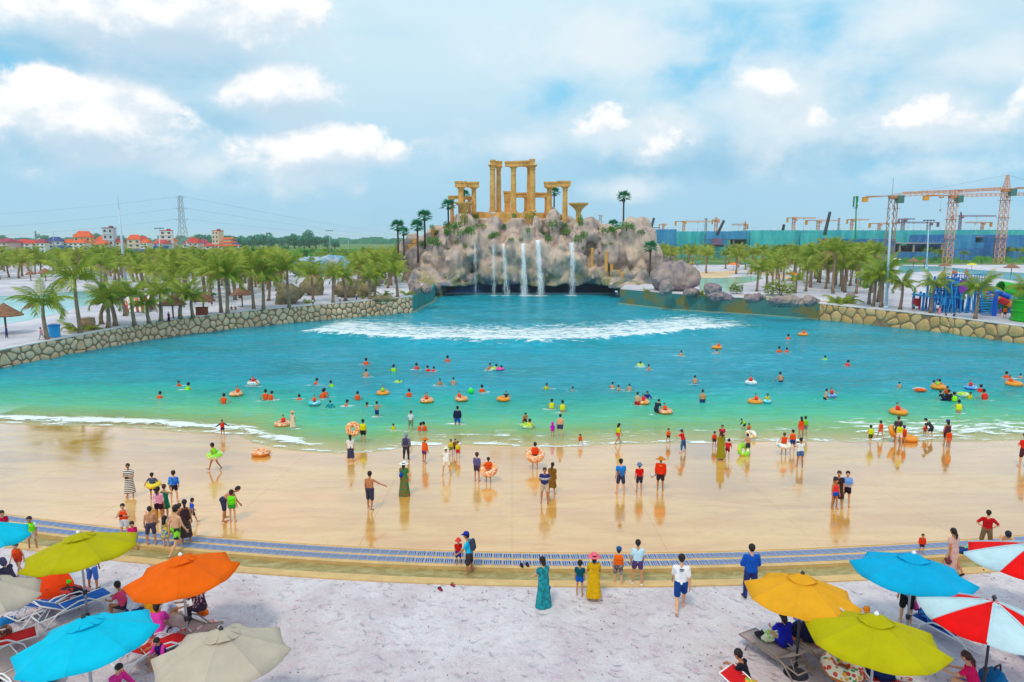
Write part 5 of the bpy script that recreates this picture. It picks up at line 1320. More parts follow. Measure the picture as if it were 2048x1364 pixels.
def site(x0, x1, top, base, Y, net, label, stor=4, gap=None, seed=1):
 rg = random.Random(seed); a, c = PD(x0, top, Y), PD(x1, top, Y); H = a.z-2.6; W = c.x-a.x; D = 26; o = thing('building_site', label, 'building site', ((a.x+c.x)/2, Y+D/2, 2.6), 0, 'netted building sites')
 sh = H/stor; b = MB()
 for s in range(stor+1): b.box((0, 0, s*sh+.15*(s == 0)-.15), (W-.8, D, .3))
 b.obj('floor_slabs', CONC, o); b = MB(); n = max(3, int(W/6))
 for i in range(n+1):
  for y in (-D/2+.8, 0, D/2-.8): b.box((-W/2+.8+(W-1.6)*i/n, y, H/2), (.7, .7, H-.4))
 b.obj('columns', CONC, o); b = MB()
 for i in range(n*2): b.box((-W/2+W*(i+.5)/(n*2), -D/2+.5, H+rg.uniform(.3, 1.0)), (.12, .12, 1.9))
 b.obj('rebar', STEEL, o)['kind'] = 'stuff'
 np_ = max(2, int(W/9))
 for s in range(stor):
  for i in range(np_):
   if gap and gap[0] <= i/np_ < gap[1] and s in gap[2]: continue
   w_ = W/np_; y = -D/2-.55-rg.uniform(0, .25); z0, z1 = s*sh+.02, (s+1)*sh+(.8 if s == stor-1 else -.02)
   x = -W/2+w_*i; b = MB()
   for q in range(5):
    yy = y-(.12 if q % 2 else 0); b.v += [(x+.03+(w_-.06)*q/4, yy, z0), (x+.03+(w_-.06)*q/4, yy, z1)]
   b.f = [(2*q, 2*q+2, 2*q+3, 2*q+1) for q in range(4)]; b.mi = [0]*4
   k = len(b.v); b.v += [(v[0], v[1]+.08, v[2]) for v in b.v]; b.f += [tuple(k+i_ for i_ in reversed(f)) for f in b.f]; b.mi += [0]*4
   b.obj('net_panel', NETS[net if not isinstance(net, tuple) else net[0 if s >= stor/2 else 1]], o)
 for sx in (-1, 1):
  b = MB(); b.box((sx*(W/2+.1), 0, H/2+.4), (.06, D, H+.8)); b.obj('side_net', NETS[net if not isinstance(net, tuple) else net[1]], o)
site(1278, 1353, 462, 492, 330, 0, 'building wrapped in plain blue netting right behind the tall rock', 4)
site(1353, 1410, 466, 490, 336, 1, 'low building wrapped in turquoise netting right of the plain blue one', 4, None, 2)
site(1410, 1500, 466, 490, 330, (0, 1), 'building with bare grey floors between blue nets behind the small cranes', 4, (.1, .9, (1, 2)), 3)
site(1500, 1600, 464, 490, 326, (1, 1), 'turquoise netted building with a row of pale columns showing', 4, (.2, .6, (1,)), 4)
site(1600, 1720, 464, 494, 320, 1, 'long turquoise netted building behind the green mast', 4, (.05, .4, (2,)), 5)
site(1735, 1790, 482, 508, 280, 2, 'small block in deep blue netting beside the tall lamp post', 3, None, 6)
site(1720, 1900, 464, 494, 330, (1, 0), 'widest turquoise netted building behind the nearest crane masts', 4, (.2, .75, (1,)), 7)
site(1890, 2010, 473, 512, 292, (0, 2), 'deep blue netted building with an open top floor right of the orange crane', 4, (.1, .8, (3,)), 8)
site(1900, 2120, 463, 490, 345, 1, 'turquoise netted building at the far right behind the deep blue one', 4, None, 9)
site(1990, 2160, 474, 512, 285, 2, 'deep blue netted building cut by the right edge of the picture', 4, (.1, .9, (1,)), 10)
site(1770, 1890, 486, 514, 284, 2, 'low deep blue netted block with pale posts before the nearest crane', 2, (.0, .9, (1,)), 11)
CRY = mat('crane_yellow', lin(236, 160, 40), .5, .1, 1); CRP = mat('crane_orange_pink', lin(230, 164, 128), .55, .1, 1); CRB = mat('crane_brown', lin(190, 126, 70), .55, .1, 1); CRV = mat('crane_violet', lin(138, 104, 140), .6, .1, 1)
def crane(px, base, top, Y, wpx, left, right, jy, label, m=CRP, ballast=-1, apex=None, th=None, jt=5, jslope=(0, 0), mj=None):
 """Mast at px; the jib runs between the pixel columns left and right at height jy."""
 q = PD(px, base, Y); q.z = 2.6; h = PD(px, top, Y).z-q.z; W = D2(wpx, Y); o = thing('tower_crane', label, 'tower crane', q, 0, 'tower cranes on the building sites'); th = th or max(.14, Y*.00055)
 b = MB(); lattice(b, (0, 0, 0), (0, 0, h), W, W*.9, max(6, int(h/W/1.1)), th); b.obj('mast', m, o)
 for u in (.35, .62, .85):
  b = MB(); b.box((0, 0, h*u), (W*1.5, W*1.5, .12)); b.obj('tie_collar', CRB, o)
 zl, zr = PD(left, jy+jslope[0], Y).z-q.z, PD(right, jy+jslope[1], Y).z-q.z; xl, xr = PD(left, jy, Y).x-q.x, PD(right, jy, Y).x-q.x; jw = D2(jt, Y); zc = zl+(zr-zl)*(-xl)/(xr-xl)
 b = MB(); n1 = max(3, int(abs(xl)/jw/1.5)); n2 = max(3, int(abs(xr)/jw/1.5))
 if ballast < 0: lattice(b, (0, 0, zc), (xr, 0, zr), jw, jw*.7, n2, th*.8, Vector((0, 1, 0)), None, True); cb = (xl, zl)
 else: lattice(b, (0, 0, zc), (xl, 0, zl), jw, jw*.7, n1, th*.8, Vector((0, 1, 0)), None, True); cb = (xr, zr)
 b.obj('jib', mj or m, o)
 b = MB(); b.bar((0, -.6, zc), (cb[0], -.6, cb[1]), th*2.2); b.bar((0, .6, zc), (cb[0], .6, cb[1]), th*2.2); b.box((cb[0]*.55, 0, (zc+cb[1])/2+th), (abs(cb[0])*.7, 1.0, .2)); b.obj('counter_jib', CRB if m is not CRV else CRV, o)
 b = MB()
 for i in range(3): b.box((cb[0]*(.97-.05*i), 0, cb[1]-D2(4, Y)), (abs(cb[0])*.045+.1, 1.4, D2(9, Y)))
 b.obj('ballast', CRY if m is not CRV else CRV, o)
 b = MB(); b.box((W*.7, -W*.5, zc-W*.6), (W*.9, W*.8, W*1.1)); b.obj('cab', mat('cab_green', lin(70, 120, 110), .4, .1, 1) if Y < 300 else m, o)
 b = MB(); b.lathe([(W*.75, 0), (W*.75, W*.35)], (0, 0, zc-W*.45), 10); b.obj('slewing_ring', CRB, o)
 if apex is not None:
  za = PD(px, apex, Y).z-q.z; b = MB(); lattice(b, (0, 0, zc), (0, 0, za), W*.8, W*.25, 5, th*.8); b.obj('tower_head', m, o)
  b = MB(); b.tube([(0, 0, za), (xl*.85, 0, zc+(zl-zc)*.85+jw*.3)], th*.4, 4); b.tube([(0, 0, za), (xr*.85, 0, zc+(zr-zc)*.85+jw*.3)], th*.4, 4); b.obj('stay_cable', STEEL, o)
 tx = (xr if ballast < 0 else xl)*.45; b = MB(); b.box((tx, 0, zc-jw*.5), (jw*1.1, jw*.7, jw*.35)); b.tube([(tx, 0, zc-jw*.6), (tx, 0, zc-h*.22)], th*.25, 4); b.box((tx, 0, zc-h*.23), (jw*.3, jw*.3, jw*.5)); b.obj('trolley', CRB, o)
crane(1779, 496, 398, 262, 13, 1726, 2000, 391, 'nearest tower crane with a yellow mast beside the tall white lamp post', CRB, -1, None, None, 7, (4, -14), CRP)
crane(1895, 520, 384, 250, 12, 1848, 2150, 388, 'tower crane with an orange mast and a thick yellow counter jib in the middle', CRP, -1, None, None, 6, (4, -2), CRP)
crane(2000, 500, 378, 250, 12, 1806, 2110, 382, 'tallest tower crane with a pointed head and stay cables near the right edge', CRP, 1, 350, None, 5, (4, -8), CRP)
for px, base, top, Y, w_, l, r_, jy, m, bl, ap, lab in (
 (1326, 470, 447, 480, 3, 1318, 1334, 449, CRP, -1, None, 'tiny crane seen end on above the blue netted building'), (1367, 468, 442, 480, 4, 1350, 1430, 443, CRY, -1, None, 'small yellow crane with a jib to the right above the turquoise nets'),
 (1431, 474, 440, 440, 5, 1424, 1440, 440, CRP, -1, 434, 'small red brown crane seen nearly end on, centre of the small cranes'), (1489, 474, 448, 440, 4, 1464, 1496, 449, CRP, 1, 442, 'small orange crane with its jib pointing left'),
 (1586, 468, 434, 420, 5, 1574, 1632, 436, CRP, -1, None, 'pink orange crane with a rising jib left of the sloping pile rig'), (1635, 470, 442, 420, 5, 1611, 1680, 441, CRP, -1, None, 'pink crane with a dark counterweight right of the rising jib crane'),
 (1702, 470, 438, 400, 4, 1694, 1738, 439, CRP, -1, None, 'small crane showing behind the green mast'), (1757, 470, 448, 420, 4, 1738, 1800, 447, CRP, -1, None, 'small faint crane between the green mast and the lamp post'),
 (1804, 470, 438, 400, 5, 1797, 1830, 438, CRV, -1, None, 'violet crane seen nearly end on right of the lamp post'), (1856, 468, 444, 400, 5, 1790, 1878, 445, CRV, 1, None, 'violet crane with a long faint jib to the left'),
 (1918, 468, 432, 400, 4, 1904, 1992, 432, CRV, -1, 424, 'violet crane with a pointed head right of the orange mast'), (1963, 468, 446, 420, 4, 1930, 1984, 445, CRP, 1, None, 'faint pink crane left of the tallest crane')):
 crane(px, base, top, Y, w_, l, r_, jy, lab, m, bl, ap, max(.12, Y*.00036), 3)
def rig(x0, y0, x1, y1, Y, lab):
 q = PD(x0, y0, Y); e = PD(x1, y1, Y); o = thing('pile_rig', lab, 'piling rig', q, 0, 'sloping piling rigs'); b = MB(); lattice(b, (0, 0, 0), e-q, .9, .7, 12, .16); b.obj('leader', DARKM, o)
 b = MB(); b.box((0, 0, -3), (3.6, 5, 3)); b.obj('body', CRV, o); b = MB(); b.box((0, 0, -5), (5, 5.5, 1)); b.obj('tracks', DARKM, o)
for a in ((1299, 468, 1308, 436, 320, 'dark sloping piling rig above the plain blue netted building'), (1434, 470, 1448, 441, 325, 'dark sloping piling rig beside the red brown crane'), (1649, 470, 1660, 424, 310, 'tallest dark sloping piling rig left of the green mast'), (1565, 464, 1568, 449, 330, 'short dark piling rig before the turquoise nets')): rig(*a)
# ================================================================== water play structure and slides
PB = mat('play_blue', lin(20, 120, 200), .4, .08, 2); PBL = mat('play_light_blue', lin(40, 160, 226), .4, .08, 2)
q = TG(1914, 626); q.z = terr_z(q.y); sc = D2(1, q.y)
ps = thing('play_structure', 'blue water play structure of many posts, platforms and nets on the right terrace', 'play structure', q)
rg = random.Random(8); Z1, Z2 = sc*32, sc*60
for i in range(8):
 for j in range(3):
  x, y = (-82+i*22)*sc*.62+2*sc, j*2.2
  b = MB(); b.tube([(x, y, 0), (x, y, (Z2+sc*10) if 1 < i < 7 else Z1+sc*6)], .14, 8); b.obj('post', PB, ps)
for x0, x1, z in ((-52, 12, Z1), (-20, 50, Z2), (8, 52, Z1*1.25)):
 b = MB(); b.box(((x0+x1)/2*sc, 2.2, z), ((x1-x0)*sc, 4.8, .22)); b.obj('platform', PBL, ps)
 b = MB()
 for k in range(int((x1-x0)*sc/.32)): b.bar((x0*sc+k*.32, -.25, z), (x0*sc+k*.32, -.25, z+1.15), .07)
 b.bar((x0*sc, -.25, z+1.15), (x1*sc, -.25, z+1.15), .1); b.bar((x0*sc, -.25, z+.6), (x1*sc, -.25, z+.6), .07); b.obj('railing', PB, ps)
for i in range(9):
 x = (-54+rg.uniform(0, 92))*sc; b = MB(); b.box((x, -.4+rg.uniform(-.1, .5), rg.uniform(.3, .7)*Z2), (rg.uniform(5, 9)*sc, .12, rg.uniform(8, 15)*sc)); b.obj('climbing_panel', (PB, PBL)[i % 2], ps)
b = MB()
for i in range(12):
 x = (-50+i*8.4)*sc; b.tube([(x, -.6, .05), (x+rg.uniform(-6, 6)*sc, -.5, Z1), (x+rg.uniform(-6, 6)*sc, -.3, Z2)], .06, 5)
b.obj('climbing_ropes', PBL, ps)
for k in range(9):
 b = MB(); b.box((40*sc+k*.05, -2.6+k*.3, .25+k*.3), (2.0, .3, .12)); b.obj('step', PBL, ps)
b = MB(); b.lathe([(.1, 0), (.55, .1), (.6, .7), (.54, .74), (.45, .2)], (-26*sc, 2, Z2*.8), 14); b.obj('tipping_bucket', mat('play_red', lin(196, 40, 60), .4, .05), ps)
b = MB(); b.box((8*sc, -.45, Z2*.9), (1.6, .1, 1.6)); b.obj('purple_panel', mat('play_purple', lin(140, 60, 170), .4, .05), ps)
def slide(name, label, pts, r_, m, closed=False, m2=None, supports=True):
 o = thing(name, label, 'water slide', pts[0], 0, 'slides of the water playground'); P0 = Vector(pts[0]); pp = [Vector(p) for p in smooth3([Vector(p)-P0 for p in pts], 8)]
 nseg = 5 if not closed else 6; per = max(1, len(pp)//nseg)
 for s in range(0, len(pp)-1, per):
  seg = pp[s:s+per+1]
  if len(seg) < 2: break
  b = MB(); k = 12
  for i, p in enumerate(seg):
   d = (seg[min(i+1, len(seg)-1)]-seg[max(0, i-1)]).normalized(); x = d.cross(Vector((0, 0, 1))).normalized(); y = x.cross(d)
   for j in range(k+1):
    a = (math.pi+math.pi*j/k) if not closed else 2*math.pi*j/k
    for rr in (r_,): b.v.append(tuple(p+(x*math.cos(a)+y*math.sin(a))*rr))
  for i in range(len(seg)-1):
   for j in range(k): b.f.append((i*(k+1)+j, i*(k+1)+j+1, (i+1)*(k+1)+j+1, (i+1)*(k+1)+j)); b.mi.append(0)
  so = b.obj('chute_section', m if not m2 or (s//per) % 2 == 0 else m2, o, True); md = so.modifiers.new('thickness', 'SOLIDIFY'); md.thickness = .1; md.offset = 1
 if supports:
  b = MB()
  for p in pp[2::6]: b.tube([(p.x, p.y, p.z-r_), (p.x, p.y, terr_z(P0.y)-P0.z)], .12, 6)
  b.obj('supports', PB, o)
def smooth3(pts, n):
 out = []
 for i in range(len(pts)-1):
  p0, p1, p2, p3 = pts[max(0, i-1)], pts[i], pts[i+1], pts[min(len(pts)-1, i+2)]
  for k in range(n):
   t_ = k/n; out.append(.5*((2*p1)+(p2-p0)*t_+(2*p0-5*p1+4*p2-p3)*t_*t_+(-p0+3*p1-3*p2+p3)*t_**3))
 return out+[pts[-1]]
SB, SG_, SR, SO = (mat('slide_blue', lin(24, 90, 210), .25, .05), mat('slide_green', lin(40, 176, 40), .25, .05), mat('slide_red', lin(216, 36, 40), .25, .05), mat('slide_orange', lin(240, 150, 40), .25, .05))
Yq = q.y+1
slide('water_slide', 'blue slide running down to the right from the play structure', [PD(1962, 568, Yq+2), PD(1985, 576, Yq+2), PD(2015, 588, Yq+1), PD(2045, 602, Yq), PD(2075, 612, Yq-1)], 1.0, SB, False, PBL)
slide('water_slide', 'red and orange slide below the blue one', [PD(1966, 580, Yq), PD(1985, 588, Yq-.6), PD(2010, 598, Yq-1), PD(2030, 606, Yq-1.2), PD(2052, 612, Yq-1.4)], .75, SR, False, SO)
slide('water_slide', 'wide green slide curving under the red and orange one', [PD(1964, 594, Yq+1.5), PD(1985, 600, Yq+1), PD(2015, 612, Yq+1), PD(2050, 615, Yq+2), PD(2085, 612, Yq+4)], 1.5, SG_)
slide('water_slide', 'green slide at the back behind the blue one', [PD(2000, 576, Yq+6), PD(2025, 580, Yq+6), PD(2060, 586, Yq+6), PD(2090, 592, Yq+6)], 1.0, SG_, True)
b = MB(); o = thing('support_post', 'thick blue post carrying the slides right of the play structure', 'post', TG(1988, 632)); b.tube([(0, 0, 0), (0, 0, sc*46)], .26, 10); b.obj('column', SB, o); b = MB(); b.box((0, 0, sc*46), (1.4, .5, .3)); b.obj('bracket', SB, o)
# slatted green spiral end by the wall
c = TG(2088, 646)+Vector((0, 1.0, 0)); o = thing('slide_basin', 'bright green slatted splash basin at the right edge by the wall', 'splash basin', c); RR = D2(40, c.y)
for i in range(40):
 a = math.pi*(.5+1.0*i/40); b = MB(); b.box((math.cos(a)*RR, math.sin(a)*RR*.9+.5, D2(22, c.y)), (.10, .16, D2(44, c.y)), a); b.obj('slat', SG_, o)
for z in (4, 22, 42):
 b = MB(); b.tube([(math.cos(math.pi*(.5+1.0*i/20))*(RR+.08), math.sin(math.pi*(.5+1.0*i/20))*(RR*.9+.08)+.5, D2(z, c.y)) for i in range(21)], .09, 6); b.obj('hoop', SG_, o)
# ------------------------------------------------------------------ small things on the terraces
STRIPE = bpy.data.materials.new('orange_white_stripes'); STRIPE.use_nodes = True; t = T(STRIPE.node_tree); b = t.n['Principled BSDF']
tc = t.new('ShaderNodeTexCoord').outputs['Object']; sx = t.new('ShaderNodeSeparateXYZ'); t.put(sx.inputs[0], tc)
v = t.m('ADD', t.m('MULTIPLY', sx.outputs[0], 1.0), t.m('MULTIPLY', sx.outputs[2], .45)); fr = t.m('FRACT', t.m('MULTIPLY', v, 1.5))
t.put(b.inputs['Base Color'], t.mix(t.m('GREATER_THAN', fr, .42), lin(250, 240, 235), t.mix(t.m('GREATER_THAN', sx.outputs[2], .95), lin(150, 20, 40), lin(250, 86, 10))))
c = TG(280, 623); o = thing('striped_tent', 'orange and white striped canvas tent behind the left palms', 'tent', c); W, H = D2(44, c.y), D2(31, c.y); b = MB()
n = 9
for i in range(n+1):
 x = -W/2+W*i/n; sag = -.12*math.sin(math.pi*i/n); b.v += [(x, -1.3, H*.05), (x, -.9, H*.40+sag), (x, 0, H+sag*2), (x, .9, H*.4+sag), (x, 1.3, H*.05)]
for i in range(n):
 for k in range(4): b.f.append((i*5+k, i*5+5+k, i*5+6+k, i*5+k+1)); b.mi.append(0)
so = b.obj('canvas', STRIPE, o); so.modifiers.new('thickness', 'SOLIDIFY').thickness = .03
b = MB()
for x in (-W/2, W/2): b.tube([(x, 0, 0), (x, 0, H)], .05, 6)
b.obj('tent_poles', WOOD, o)
c = TG(102, 676)+Vector((0, .6, 0)); o = thing('litter_bin', 'blue bin standing beside the first palm on the left', 'bin', c, .3); b = MB(); b.lathe([(.42, 0), (.5, .1), (.52, 1.1), (.46, 1.15)], (0, 0, 0), 14); b.obj('barrel', PBL, o); b = MB(); b.lathe([(.56, 1.1), (.54, 1.28), (.2, 1.36)], (0, 0, 0), 14); b.obj('lid', PB, o)
c = TG(110, 674)+Vector((0, .6, 0)); o = thing('bollard', 'small dark post standing beside the blue bin', 'bollard', c); b = MB(); b.tube([(0, 0, 0), (0, 0, .55)], .11, 8); b.obj('post', DARKM, o); b = MB(); b.lathe([(.14, .55), (.14, .66), (.04, .72)], (0, 0, 0), 8); b.obj('cap', DARKM, o)
c = TG(170, 661)+Vector((0, .5, 0)); o = thing('clay_pot', 'big ribbed clay pot with a fern palm beside the second palm on the left', 'pot', c); b = MB(); b.lathe([(.5, 0), (.72, .3), (.8, .8), (.74, 1.2), (.78, 1.3)], (0, 0, 0), 18, .05); b.obj('pot_body', mat('clay', lin(176, 136, 108), .9, .15, 4), o); b = MB(); b.lathe([(.7, 1.24), (.68, 1.26)], (0, 0, 0), 12); b.obj('soil', DARKGAP, o)
c = TG(408, 632)+Vector((-.6, .9, 0)); o = thing('wooden_box', 'brown wooden box under the thatched parasol', 'box', c, .2); b = MB()
for i in range(4): b.box((0, -.46, .14+i*.24), (1.3, .06, .21))
b.obj('front_boards', WOODR, o); b = MB(); b.box((0, 0, .48), (1.24, .86, .94)); b.obj('case', WOODR, o); b = MB(); b.box((0, 0, .99), (1.4, 1.0, .07)); b.obj('lid', WOOD, o)
c = TG(1832, 619); o = thing('beach_chair', 'red chair standing on the right terrace left of the play structure', 'chair', c, -.5); RD = mat('red_plastic', lin(214, 30, 44), .4, .05)
b = MB(); b.box((0, 0, .5), (.8, .8, .1)); b.obj('seat', RD, o); b = MB(); b.box((0, .4, .95), (.8, .1, 1.0), 0, Matrix.Rotation(-.2, 3, 'X')); b.obj('backrest', RD, o)
for x in (-.35, .35):
 for y in (-.35, .35):
  b = MB(); b.bar((x, y, 0), (x, y, .5), .09); b.obj('leg', RD, o)
# far coloured parasols on the beaches
def far_parasol(px, py, wpx, hpx, m, label):
 q = TG(px, py); W, H = D2(wpx, q.y)/2, D2(hpx, q.y); o = thing('beach_umbrella', label, 'beach umbrella', q, rnd.random(), 'far beach umbrellas'); b = MB(); b.tube([(0, 0, 0), (0, 0, H)], .06, 6); b.obj('pole', STEEL, o)
 b = MB(); b.lathe([(W, H*.72), (W*.98, H*.76), (W*.5, H*.92), (.03, H)], (0, 0, 0), 8); b.obj('canopy', m, o)
FM = {n: mat('canopy_far_'+n, c, .7, .05) for n, c in (('orange', lin(245, 120, 30)), ('yellow', lin(230, 214, 30)), ('teal', lin(30, 160, 150)), ('green', lin(20, 100, 70)), ('red', lin(230, 50, 40)), ('white', lin(240, 236, 236)))}
for px, py, w_, h_, m, lab in ((427, 603, 14, 18, 'green', 'dark green umbrella on the sand between the left palms'), (1383, 537, 12, 14, 'yellow', 'small yellow umbrella on the far beach right of the grey boulder'), (1396, 535, 10, 13, 'teal', 'small teal umbrella beside the yellow one on the far beach'), (1467, 541, 24, 16, 'orange', 'orange umbrella on the far beach among the palms'),
  (1490, 538, 16, 14, 'teal', 'teal umbrella right of the orange one on the far beach'), (1342, 538, 12, 14, 'red', 'red umbrella beside the grey boulder on the far beach'), (1584, 562, 26, 18, 'orange', 'orange umbrella over a dark bed between the right palms'), (1720, 572, 22, 18, 'teal', 'teal umbrella in the shade of the right palm clump'), (1943, 540, 20, 14, 'yellow', 'yellow umbrella on the spit behind the play structure'), (1792, 528, 18, 12, 'white', 'white umbrella far left on the spit'), (725, 540, 18, 14, 'orange', 'orange umbrella behind the palms right of the blue rock dome')):
 far_parasol(px, py, w_, h_, FM[m], lab)
# ================================================================== people
SKINS = [mat('skin_%d' % i, c, .55, .06, 9, spec=.3) for i, c in enumerate((lin(226, 168, 130), lin(206, 144, 106), lin(190, 124, 84)))]
HAIR = mat('black_hair', lin(34, 26, 28), .55, .15, 20); HAIRB = mat('brown_hair', lin(74, 44, 36), .55, .15, 20)
CL = {}
def cloth(rgb):
 key = tuple(rgb)
 if key not in CL: CL[key] = mat('cloth_%02x%02x%02x' % key, lin(*rgb), .85, .16, 7, .6, 14, spec=.15)
 return CL[key]
def pattern(name, c1, c2, kind):
 if name in MATS: return MATS[name]
 M = bpy.data.materials.new(name); M.use_nodes = True; t = T(M.node_tree); b = t.n['Principled BSDF']; tc = t.new('ShaderNodeTexCoord').outputs['Object']
 if kind == 'stripes':
  s = t.new('ShaderNodeSeparateXYZ'); t.put(s.inputs[0], tc); f = t.m('GREATER_THAN', t.m('FRACT', t.m('MULTIPLY', s.outputs[2], 11)), .5)
 elif kind == 'spots': f = t.mr(t.noise(tc, 14, 3, .6), .52, .58)
 elif kind == 'big': f = t.mr(t.noise(tc, 7, 3, .6), .48, .54)
 elif kind == 'chest':
  s = t.new('ShaderNodeSeparateXYZ'); t.put(s.inputs[0], tc); z = s.outputs[2]
  f = t.m('ADD', t.m('MULTIPLY', t.m('GREATER_THAN', z, 1.16), t.m('LESS_THAN', z, 1.19)), t.m('MULTIPLY', t.m('GREATER_THAN', z, 1.22), t.m('LESS_THAN', z, 1.25)))
 t.put(b.inputs['Base Color'], t.mix(f, c1, c2)); b.inputs['Roughness'].default_value = .85; MATS[name] = M
 return M
PAT = dict(bwstripe=lambda: pattern('black_white_stripes', lin(245, 240, 238), lin(30, 26, 36), 'stripes'), pinkflower=lambda: pattern('pink_flower_print', lin(244, 150, 180), lin(255, 220, 228), 'big'),
 greenprint=lambda: pattern('green_brown_print', lin(40, 120, 70), lin(140, 100, 40), 'big'), tealprint=lambda: pattern('teal_print', lin(0, 112, 124), lin(10, 150, 160), 'big'), camo=lambda: pattern('grey_camouflage', lin(150, 140, 136), lin(84, 74, 80), 'big'),
 limeblack=lambda: pattern('lime_black_print', lin(20, 30, 24), lin(140, 220, 30), 'big'), maroonflower=lambda: pattern('maroon_flower_print', lin(66, 14, 44), lin(240, 200, 220), 'spots'), navystripe=lambda: pattern('navy_white_bands', lin(20, 36, 110), lin(236, 236, 240), 'chest'),
 floralpale=lambda: pattern('pale_flower_print', lin(240, 214, 190), lin(220, 150, 120), 'spots'), rainbow=lambda: pattern('yellow_blue_print', lin(236, 190, 60), lin(40, 140, 190), 'big'), sheer=lambda: pattern('dark_sheer', lin(60, 40, 44), lin(96, 66, 66), 'spots'), blueprint=lambda: pattern('blue_print', lin(10, 90, 210), lin(60, 170, 240), 'big'))
def cm(c): return PAT[c]() if isinstance(c, str) else cloth(c)
def skel(pose, child, build):
 """Joint positions of a 1.7 m figure facing +Y, feet on z = 0."""
 J = {}; lean = R(pose.get('lean', 0)); sway = R(pose.get('sway', 0)); Rt = Matrix.Rotation(-lean, 3, 'X') @ Matrix.Rotation(sway, 3, 'Y')
 pel = Vector((0, 0, 0)); J['pel'] = pel; hw = .088
 J['chest'] = Rt @ Vector((0, 0, .30)); J['neck'] = Rt @ Vector((0, 0, .50)); sw = .178 if build == 'm' else .158
 Rh = Matrix.Rotation(-lean*pose.get('hk', .75)-R(pose.get('head', 8)), 3, 'X') @ Matrix.Rotation(R(pose.get('turn', 0)), 3, 'Z')
 J['Rh'] = Rh; J['Rt'] = Rt; J['head'] = J['neck'] + Rh @ Vector((0, .018, .185))
 J['nk2'] = J['neck'] + Rh @ Vector((0, .01, .09))
 def dv(fl, ab, s): fl, ab = R(fl), R(ab); return Vector((s*math.sin(ab), math.sin(fl)*math.cos(ab), -math.cos(fl)*math.cos(ab)))
 for i, s in ((0, -1), (1, 1)):
  fl, ab, kn = pose['legs'][i]; h = Vector((s*hw, 0, -.02)); J['hip', i] = h
  k = h + dv(fl, ab, s)*.42; J['knee', i] = k; a = k + dv(fl-kn, ab*.4, s)*.40; J['ank', i] = a
  ft = dv(fl-kn+88+pose.get('toe', 0), ab*.6+6, s); J['toe', i] = a + ft*.17 + Vector((0, 0, -.035)); J['heel', i] = a - ft*.045 + Vector((0, 0, -.03))
  (uf, ua), (ff, fa) = pose['arms'][i]; sh = Rt @ Vector((s*sw, 0, .425)); J['sh', i] = sh
  up = Rt @ dv(uf, ua, s) if pose.get('armrel', 1) else dv(uf, ua, s); e = sh + up*.28; J['elb', i] = e
  fo = Rt @ dv(ff, fa, s) if pose.get('armrel', 1) else dv(ff, fa, s); J['wri', i] = e + fo*.245; J['hand', i] = e + fo*.315; J['fdir', i] = fo
 lo = min(min(J['toe', i].z, J['heel', i].z, J['ank', i].z-.05) for i in (0, 1)) - .032
 if pose.get('seat') is not None: lo = -pose['seat']-.10
 off = Vector((0, 0, -lo))
 for k in list(J):
  if k not in ('Rh', 'Rt') and not (isinstance(k, tuple) and k[0] == 'fdir'): J[k] = J[k]+off
 return J
st = lambda a=(5, 9), b=(14, 4): (a, b)
